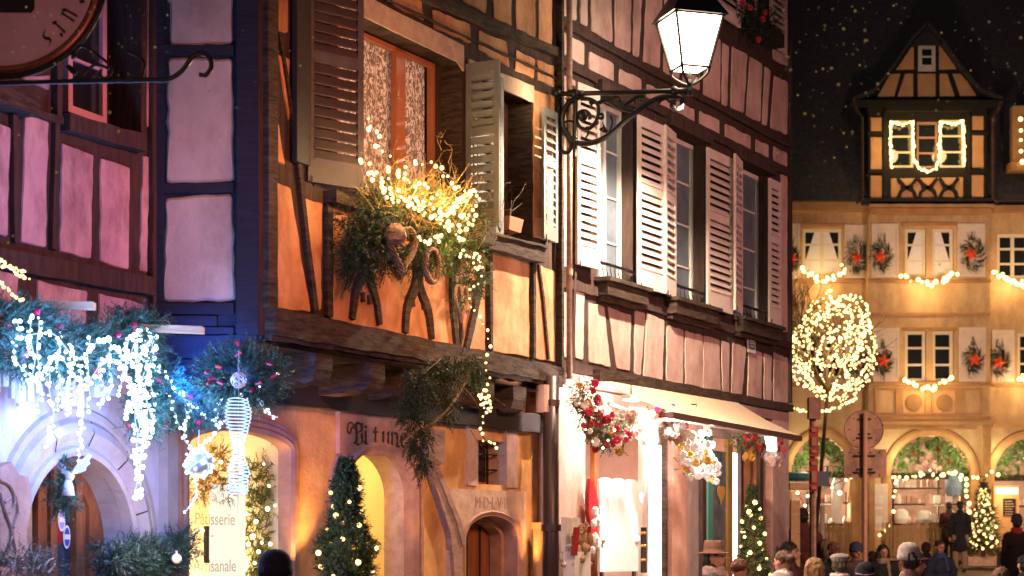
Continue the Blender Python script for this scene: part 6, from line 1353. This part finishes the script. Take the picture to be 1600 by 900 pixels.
# flowers in the upper window of the rose house
t = thing('window_flowers', tuple(FP.w(1180,50,.15)), 'dark red and green flowers in the top window of the rose house', 'flower box'); b = MB()
for x,y in ((1165,18),(1178,25),(1190,35),(1175,45),(1188,55),(1197,40)): bush(b,FP.w(x,y,.15),(.16,.12,.14),50,.10,.05,10,.010)
b.build('leaves', M['firdark'], t); b = MB()
for x,y in ((1160,5),(1172,12),(1195,20),(1185,62),(1192,30)): flower(b,FP.w(x,y,.28),.04)
b.build('red_flowers', M['red'], t); b = MB(); rect(b,FP,tb.a,tb.b,tb.bot-.02,tb.bot+.14,.02,.2); b.build('box', M['timber_d'], t)
# ------------------------------------------------------------------ poles, signs, stall
def gz(y):
    for (y0,z0),(y1,z1) in zip(prof,prof[1:]):
        if y0 <= y <= y1: return z0+(z1-z0)*(y-y0)/(y1-y0)
M['signback'] = mat('sign_back_metal',(.42,.26,.20),.6,scale=5,metal=.2,grime=.5,gs_=3); M['polep'] = mat('pole_paint',(.50,.28,.20),.5,scale=8)
Z = 30.; t = thing('road_sign', (Q(1351,HZ,Z).x,Z,0), 'round and square road signs seen from behind on one pole', 'road sign'); x0 = Q(1351,HZ,Z)
b = MB(); b.tube([Vector((x0.x,Z,gz(Z))),Vector((x0.x+.01,Z,Q(0,645,Z).z))],.038,10); b.build('pole', M['polep'], t, smooth=True)
b = MB(); c = Q(1351,671,Z-.0)+Vector((0,.06,0)); b.prism([c+Vector((.30*math.cos(6.283*i/36),0,.30*math.sin(6.283*i/36))) for i in range(36)],(0,.012,0)); b.tube([c+Vector((.30*math.cos(6.283*i/36),0,.30*math.sin(6.283*i/36))) for i in range(37)],.012,6,cap=False); b.build('round_plate', M['signback'], t)
b = MB(); b.prism([Q(x,y,Z+.06) for x,y in ((1319,702),(1385,702),(1385,747),(1319,747))],(0,.012,0))
b.build('square_plate', M['signback'], t)
b = MB()
for xx in (1328,1342,1360,1374):
    for yy in (707,742): b.ball(Q(xx,yy,Z+.055),.012,u=8,v=6)
for a_ in range(8): b.ball(Q(1351+24*math.cos(a_*.785),671+24*math.sin(a_*.785),Z+.055),.010,u=8,v=6)
parts(b,'bolt', M['iron'], t)
b = MB()
for y,w_ in ((655,.1),(678,.09),(684,.12),(712,.17),(738,.17),(733,.12)): p = Q(1351,y,Z+.04); b.box(p,w_*2,.02,.025)
parts(b,'clamp', M['iron'], t)
Z = 27.; x0 = Q(1270,HZ,Z); t = thing('sign_pole', (x0.x,Z,0), 'wooden pole with two narrow red and white boards and a box on top', 'sign pole')
b = MB(); b.tube([Vector((x0.x,Z,0)),Vector((x0.x,Z,Q(0,630,Z).z))],.05,8); b.build('pole', M['timber_g'], t)
b = MB(); b.box(Q(1272,638,Z-.02),.17,.16,.30); b.box(Q(1273,624,Z-.02),.12,.12,.05); b.build('top_box', M['signback'], t)
b = MB(); b.box(Q(1271,690,Z-.08),.13,.03,.42); b.box(Q(1271,742,Z-.08),.12,.03,.46); b.build('red_boards', mat('faded_red_board',(.40,.07,.06),.5,scale=7), t)
b = MB()
for y,h_ in ((672,.05),(690,.12),(705,.04),(724,.05),(745,.16),(762,.05)): b.box(Q(1272,y,Z-.105),.07,.01,h_)
parts(b,'pale_print', mat('faded_print',(.50,.22,.18),.6), t)
b = MB(); x0 = Q(1285,HZ,36); b.tube([Vector((x0.x,36,gz(36))),Vector((x0.x,36,Q(0,790,36).z))],.05,8); tag(b.build('thin_post', M['farshut'], None, org=(x0.x,36,gz(36))),'thin pale post in front of the left picket fence','post')
b = MB(); p = Q(1283,748,36); b.box(p,.3,.03,.28); tag(b.build('blue_plate', mat('blue_plate_paint',(.16,.19,.30),.5), None, org=tuple(p)),'small blue grey plate right of the red boards','sign')
Z = 30.; x0 = Q(1242,HZ,Z); t = thing('market_stall', (x0.x,Z,0), 'wooden market stall post with a short cross beam at the corner of the rose house', 'market stall')
b = MB(); b.box((x0.x,Z,1.25),.14,.14,2.5); b.build('post', M['woodplank'], t); b = MB(); b.box((x0.x+.08,Z-.02,Q(0,760,Z).z),.34,.16,.10); b.build('cross_beam', M['woodplank'], t)
x0 = Q(1576,HZ,45); t = thing('waste_bin', (x0.x,45,gz(45)), 'dark square waste bin at the right edge of the square', 'waste bin'); b = MB(); b.box((x0.x,45,gz(45)+.5),.45,.45,1.0); b.box((x0.x,45,gz(45)+1.03),.5,.5,.06); b.build('body', M['iron'], t); b = MB(); b.box((x0.x,45-.24,gz(45)+.85),.3,.03,.12); b.build('slot', M['void'], t)
# ------------------------------------------------------------------ people
def cap(mb,p,q_,r0,r1,k=12,m=5):
    p,q_ = Vector(p),Vector(q_); t = (q_-p); L_ = t.length; t = t/L_ if L_ > 1e-6 else Vector((0,0,1)); a = t.orthogonal().normalized(); b = t.cross(a); base = len(mb.v); rings = []
    for i in range(m+1): th_ = math.pi/2*(1-i/m); rings.append((p-t*r0*math.sin(th_), r0*math.cos(th_)))
    for i in range(m+1): th_ = math.pi/2*i/m; rings.append((q_+t*r1*math.sin(th_), r1*math.cos(th_)))
    rings[0] = (rings[0][0],r0*.02); rings[-1] = (rings[-1][0],r1*.02)
    for c,r in rings:
        for j in range(k): mb.v.append(c+a*math.cos(6.2832*j/k)*r+b*math.sin(6.2832*j/k)*r)
    n = len(rings)
    for i in range(n-1):
        for j in range(k): mb.f.append((base+i*k+j,base+i*k+(j+1)%k,base+(i+1)*k+(j+1)%k,base+(i+1)*k+j))
    mb.f.append(tuple(base+j for j in range(k))[::-1]); mb.f.append(tuple(base+(n-1)*k+j for j in range(k)))
def fuse(mb,name,vox,sm=2,fold=0,strand=0):
    me = bpy.data.meshes.new(name); me.from_pydata([tuple(v) for v in mb.v],[],mb.f); ob = bpy.data.objects.new(name,me); COL.objects.link(ob)
    md_ = ob.modifiers.new('r','REMESH'); md_.mode = 'VOXEL'; md_.voxel_size = vox; md_.use_smooth_shade = True
    s2 = ob.modifiers.new('s','SMOOTH'); s2.factor = .5; s2.iterations = sm
    r_ = bpy.data.meshes.new_from_object(ob.evaluated_get(bpy.context.evaluated_depsgraph_get())); bpy.data.objects.remove(ob); r_.name = name
    r_.polygons.foreach_set('use_smooth',[True]*len(r_.polygons))
    if fold or strand:
        for v in r_.vertices:
            c_ = v.co; q_ = _nz.noise(Vector((c_.x*11,c_.y*11,c_.z*7)))*fold+_nz.noise(Vector((c_.x*26,c_.y*26,c_.z*12)))*fold*.5+(_nz.noise(Vector((c_.x*70,c_.y*70,c_.z*9)))+.6*_nz.noise(c_*22))*strand
            v.co = c_+v.normal*q_
        r_.update()
    return r_
def figure(arms):                                        # faces -y; 1.72 m tall
    b = MB()
    for s_ in (-1,1):
        cap(b,(.095*s_,0,.88),(.10*s_,-.01,.48),.092,.058); cap(b,(.10*s_,-.01,.48),(.10*s_,.02,.09),.058,.040); cap(b,(.10*s_,.02,.05),(.115*s_,-.15,.04),.045,.035)
        sh_,el,wr = arms[s_]; cap(b,sh_,el,.052,.040); cap(b,el,wr,.040,.027)
        d = (Vector(wr)-Vector(el)).normalized(); pc = Vector(wr)+d*.05; cap(b,Vector(wr)+d*.01,pc+d*.03,.026,.036)
        sd = Vector((0,1,0)).cross(d).normalized() if abs(d.y) < .9 else Vector((1,0,0)); sd = Vector((0,1,0)) if abs(d.z) > .6 else Vector((0,0,1))
        for f_ in range(4): o = sd*(.030-.020*f_); L_ = (.070,.080,.074,.058)[f_]; q1 = pc+d*.04+o; q2 = q1+d*L_*.55+Vector((-.010*s_,0,0)); q3 = q2+(d*.5+Vector((-.6*s_,0,-.2))).normalized()*L_*.45; cap(b,q1,q2,.0095,.009,8,3); cap(b,q2,q3,.009,.008,8,3)
        th0 = Vector(wr)+d*.035+sd*-.028; cap(b,th0,th0+(d*.6-sd*.6+Vector((-.3*s_,0,0))).normalized()*.06,.012,.009,8,3)
    b.ball((0,0,.94),.165,.115,.13,16,10); b.ball((0,0,1.12),.145,.10,.16,16,10); b.ball((0,0,1.29),.175,.115,.16,16,10); cap(b,(-.15,0,1.39),(.15,0,1.39),.062,.062); cap(b,(0,.01,1.40),(0,.0,1.54),.062,.052)
    b.ball((0,.012,1.635),.074,.094,.098,18,14); b.ball((0,-.022,1.575),.052,.062,.052,14,10); cap(b,(0,-.085,1.635),(0,-.112,1.607),.011,.017,8,3); b.ball((0,-.084,1.572),.026,.014,.010,10,6)
    for s_ in (-1,1): b.ball((.076*s_,.02,1.62),.012,.022,.032,8,7); b.ball((.03*s_,-.078,1.655),.020,.014,.008,8,5)
    return fuse(b,'body',.0105)
A1 = {s_:((.185*s_,0,1.38),(.235*s_,.02,1.11),(.225*s_,-.07,.88)) for s_ in (-1,1)}
A2 = {s_:((.185*s_,0,1.38),(.235*s_,-.02,1.12),(.10*s_,-.24,1.10)) for s_ in (-1,1)}
BODY = [figure(A1),figure(A2)]
def coatmesh(arms,length,puff=1.0,hood=False):
    b = MB()
    for s_ in (-1,1): sh_,el,wr = arms[s_]; cap(b,sh_,el,.072*puff,.058*puff); cap(b,el,Vector(wr).lerp(Vector(el),.08),.058*puff,.045*puff)
    b.ball((0,0,1.29),.20*puff,.145*puff,.17,18,12); b.ball((0,.0,1.10),.175*puff,.135*puff,.18,18,12); cap(b,(-.15,0,1.40),(.15,0,1.40),.075,.075); cap(b,(0,.01,1.42),(0,.015,1.50),.095,.080)
    z = 1.0
    while z > length: b.ball((0,0,z),.185*puff+(1-z)*.05,.135*puff+(1-z)*.05,.09,18,8); z -= .07
    if hood: b.ball((0,.05,1.60),.125,.13,.15,16,12)
    return fuse(b,'coat',.014,2,fold=.022)
def trousers():
    b = MB(); b.ball((0,0,.93),.178,.128,.13,16,10)
    for s_ in (-1,1): cap(b,(.095*s_,0,.88),(.10*s_,-.01,.48),.108,.078); cap(b,(.10*s_,-.01,.48),(.10*s_,.015,.12),.078,.066)
    return fuse(b,'trousers',.016,2,fold=.014)
def shoes():
    b = MB()
    for s_ in (-1,1): cap(b,(.10*s_,.03,.055),(.115*s_,-.17,.045),.055,.045); cap(b,(.10*s_,.02,.06),(.10*s_,.02,.13),.053,.055)
    return fuse(b,'shoes',.014)
COAT = {(0,0):coatmesh(A1,.72),(0,1):coatmesh(A1,.55),(1,0):coatmesh(A2,.78,1.06),(1,1):coatmesh(A2,.6)}
TR_,SH_ = trousers(),shoes()
def hairmesh(kind):
    b = MB()
    if kind == 'short': b.ball((0,.025,1.665),.083,.098,.086,16,12); b.ball((0,.055,1.62),.078,.066,.075,14,10)
    if kind == 'long':
        b.ball((0,.025,1.665),.086,.100,.088,16,12)
        for s_ in (-1,1): cap(b,(.07*s_,.03,1.65),(.085*s_,.03,1.40),.035,.045)
        cap(b,(0,.07,1.63),(0,.10,1.38),.075,.07)
    if kind == 'bun': b.ball((0,.025,1.665),.084,.098,.088,16,12); b.ball((0,.12,1.66),.05,.045,.05,12,9)
    return fuse(b,'hair',.007,1,strand=.011)
HAIR = {k:hairmesh(k) for k in ('short','long','bun')}
def lathmesh(prof_,c,name,k=28):
    b = MB(); b.lathe(c,prof_,k); me = bpy.data.meshes.new(name); me.from_pydata([tuple(v) for v in b.v],[],b.f); me.polygons.foreach_set('use_smooth',[True]*len(me.polygons)); return me
HAT = {'beanie':lathmesh([(.0,0),(.099,0),(.104,.02),(.102,.045),(.098,.05),(.097,.09),(.08,.13),(.045,.155),(0,.162)],(0,.015,1.635),'beanie'),
 'brim':lathmesh([(.08,.0),(.155,-.012),(.165,-.004),(.15,.006),(.10,.012),(.099,.05),(.094,.11),(.085,.125),(.05,.118),(0,.112)],(0,.015,1.665),'brimmed_hat'),
 'bobble':lathmesh([(.0,0),(.100,0),(.108,.03),(.104,.055),(.10,.06),(.098,.10),(.075,.145),(.03,.165),(.045,.18),(.05,.205),(.035,.235),(0,.245)],(0,.015,1.625),'bobble_hat')}
bb = MB(); bb.ball((0,.0,1.71),.112,.125,.045,20,10); bb.ball((0,-.10,1.688),.075,.055,.012,14,6); bb.ball((0,.02,1.68),.092,.10,.05,16,10); HAT['flat'] = fuse(bb,'flat_cap',.009,1)
bb = MB(); bb.ball((0,.015,1.685),.093,.105,.075,18,12); cap(bb,(-.05,-.10,1.675),(.05,-.10,1.675),.016,.016,10,3); bb.ball((0,-.11,1.672),.07,.06,.012,14,6); HAT['peak'] = fuse(bb,'peaked_cap',.008,1)
bb = MB(); bb.ball((0,.05,1.60),.125,.13,.155,18,14); HAT['hood'] = fuse(bb,'hood',.011,2,fold=.02)
eb = MB()
for s_ in (-1,1): eb.ball((.030*s_,-.080,1.632),.0095,.008,.007,8,6)
EY = bpy.data.meshes.new('eyes'); EY.from_pydata([tuple(v) for v in eb.v],[],eb.f); EY.materials.append(M['void'])
mb_ = MB(); mb_.ball((0,-.093,1.572),.022,.006,.006,10,5); MO = bpy.data.meshes.new('lips'); MO.from_pydata([tuple(v) for v in mb_.v],[],mb_.f); MO.materials.append(mat('lips',(.40,.10,.09),.5))
scf = MB()
for i in range(3): scf.tube([Vector((.082*math.cos(6.283*j/20),.012+.088*math.sin(6.283*j/20),1.455+.028*i+.008*math.sin(j))) for j in range(21)],.026,8,cap=False)
cap(scf,(.05,-.10,1.46),(.06,-.155,1.25),.032,.03)
SCARF = fuse(scf,'scarf',.009,1,fold=.012)
_cm = {}
def cm(col,rough=.85):
    k = tuple(col)
    if k not in _cm: _cm[k] = mat('cloth_%d'%len(_cm),col,rough,scale=30,var=.35,bump=.3,bscale=90)
    return _cm[k]
M_h = {}
def hm(col):
    if tuple(col) not in M_h: M_h[tuple(col)] = mat('hair_%d'%len(M_h),col,.5,scale=45,var=.6,bump=1,bscale=55,stretch=(3,3,.35))
    return M_h[tuple(col)]
def person(px,ytop,Z,yaw,label,coat,hair=('short',(.03,.02,.015)),hat=None,body=0,clen=0,scarf=None,legs=(.02,.02,.025),height=None,hth=.0,zoff=None):
    z0 = gz(Z) if zoff is None else zoff; p = Q(px,HZ,Z); topz = EYE+(HZ-ytop)/FPX*Z
    full = 1.735+hth; s_ = (topz-z0)/full
    t = thing('person',(p.x,Z,z0),label,'person'); t.rotation_euler = (0,0,R(yaw)); t.scale = (s_,)*3
    def put(n,me,m):
        o = bpy.data.objects.new(n,me); COL.objects.link(o); o.parent = t
        if m is not None:
            if not me.materials: me.materials.append(None)
            o.material_slots[0].link = 'OBJECT'; o.material_slots[0].material = m
        return o
    put('body',BODY[body],M['skin']); put('coat',COAT[(body,clen)],cm(coat)); put('trousers',TR_,cm(legs)); put('shoes',SH_,cm((.02,.015,.012),.5)); put('eyes',EY,None); put('lips',MO,None)
    if hair: put('hair',HAIR[hair[0]],hm(hair[1]))
    if hat:
        h_ = put({'brim':'brimmed_hat','flat':'flat_cap','peak':'peaked_cap'}.get(hat[0],hat[0]),HAT[hat[0]],cm(hat[1]))
    if scarf: put('scarf',SCARF,cm(scarf))
    return t
# yaw 0 faces the camera, 180 away, 90 to the right
blk = (.012,.012,.016)
person(431,858,10.6,170,'person in a dark knitted cap at the foot of the pastry window',(.03,.03,.04),('short',(.04,.025,.03)),('beanie',(.035,.025,.04)),hth=.06)
person(1117,845,19.0,75,'person in a brown brimmed hat and dark coat facing right',(.05,.05,.04),('short',(.03,.02,.015)),('brim',(.17,.08,.05)),scarf=(.6,.45,.42),hth=.05)
person(1156,875,18.4,150,'person with smooth red brown hair beside the brimmed hat',(.03,.02,.02),('bun',(.16,.05,.03)))
person(1222,862,18.8,215,'person with brown hair and a white fur collar',(.70,.62,.58),('bun',(.14,.07,.04)),scarf=(.75,.66,.60),body=1)
person(1236,848,23.0,60,'dark haired person looking right behind the fur collar',(.16,.06,.05),('long',(.04,.02,.015)))
person(1254,795,33.0,160,'person in a maroon coat standing by the market stall post',(.14,.035,.03),('short',(.03,.02,.015)),zoff=.12)
person(1271,873,17.6,195,'blonde person seen from behind near the red sign pole',(.50,.40,.36),('long',(.52,.30,.13)))
person(1291,842,29.0,150,'person in an olive brown hood left of the road sign',(.09,.07,.045),None,('hood',(.12,.09,.055)),hth=.02)
person(1302,848,26.0,185,'person with short red brown hair in a black jacket',blk,('short',(.15,.05,.03)))
person(1313,864,19.5,160,'person in a grey flat cap and pale pink scarf',(.28,.20,.17),('short',(.10,.08,.07)),('flat',(.26,.22,.18)),scarf=(.70,.45,.42),hth=.02)
person(1338,846,30.0,20,'person in a blue knitted cap just left of the road sign pole',(.10,.06,.06),('short',(.05,.03,.02)),('beanie',(.03,.04,.10)),hth=.06)
t = person(1351,878,17.2,178,'person in a black knitted cap with a lilac stripe',(.03,.03,.04),('short',(.03,.02,.02)),('beanie',blk),hth=.06)
b = MB(); b.tube([Vector((.101*math.sin(a_),.015-.101*math.cos(a_),1.70+.035*math.sin(a_*.9+2))) for a_ in [1.9+.13*i for i in range(20)]],.008,5,cap=True); me = bpy.data.meshes.new('cap_stripe'); me.from_pydata([tuple(v) for v in b.v],[],b.f); me.materials.append(cm((.50,.36,.55))); o = bpy.data.objects.new('cap_stripe',me); COL.objects.link(o); o.parent = t
person(1380,852,31.0,5,'dark haired woman in a black coat with a fur edge facing the camera',blk,('long',(.02,.015,.012)),scarf=(.30,.24,.18),body=1)
person(1419,847,16.6,190,'person in a tall white knitted cap and pink coat',(.62,.36,.30),('short',(.10,.05,.03)),('beanie',(.78,.68,.60)),hth=.06)
person(1431,861,18.0,50,'person in a dark peaked cap with a face lit red',(.16,.05,.05),('short',(.03,.02,.015)),('peak',(.06,.025,.03)),hth=.02)
person(1469,845,33.0,12,'woman in a dark blue jacket and blue scarf facing the camera',(.02,.03,.07),('bun',(.07,.035,.025)),scarf=(.05,.07,.20),body=1)
person(1447,848,35.0,170,'person in black half hidden behind the white knitted cap',blk,('short',(.05,.025,.02)))
person(1500,783,49.6,178,'man in a long black coat and beige trousers looking into the lit shop',blk,('short',(.02,.015,.012)),('peak',blk),clen=1,legs=(.30,.20,.13),hth=.02)
person(1483,785,51.2,165,'person in a dark red jacket beside the man in the long black coat',(.09,.03,.03),('short',(.03,.02,.015)))
person(1562,888,17.4,200,'person with light brown hair at the lower right',(.03,.03,.03),('short',(.34,.17,.09)))
person(1588,802,42.0,190,'person in a dark coat and red scarf at the right edge',(.03,.02,.025),('short',(.03,.02,.015)),('beanie',(.04,.03,.05)),scarf=(.45,.04,.04),hth=.06)
person(1601,868,20.0,185,'person in black cut by the right edge of the picture',blk,('short',(.02,.015,.01)))
person(1362,862,34.0,200,'person in dark clothes behind the road sign pole',(.05,.03,.03),('short',(.05,.03,.02)))
# ------------------------------------------------------------------ golden specks in the night air, given a glow of their own
random.seed(77)
G = [MB(),MB()]
for i in range(480):
    Z = random.uniform(7.4,9.4); x = random.uniform(-60,1660); 
    if random.random() < .55: x = random.choice([random.gauss(60,140),random.gauss(1480,110),random.gauss(1300,60)])
    y = abs(random.gauss(0,190))-20 if x > 1200 else abs(random.gauss(0,170))-30
    if 520 < x < 1210 and random.random() < .96: continue
    if y > 760: continue
    G[random.random() < .35].ball(Q(x,y,Z),random.choice([.0012,.0016,.0022,.003,.0045])*1.0,u=6,v=4)
for k_,(n_,c_,s_) in enumerate((('golden_specks',(.75,.50,.13),.30),('pale_specks',(.62,.66,.36),.18))): tag(G[k_].build(n_, glow(n_,c_,s_), None), ('golden' if k_==0 else 'pale green') + ' glittering specks drifting in the night air', 'glitter', None, 'stuff')
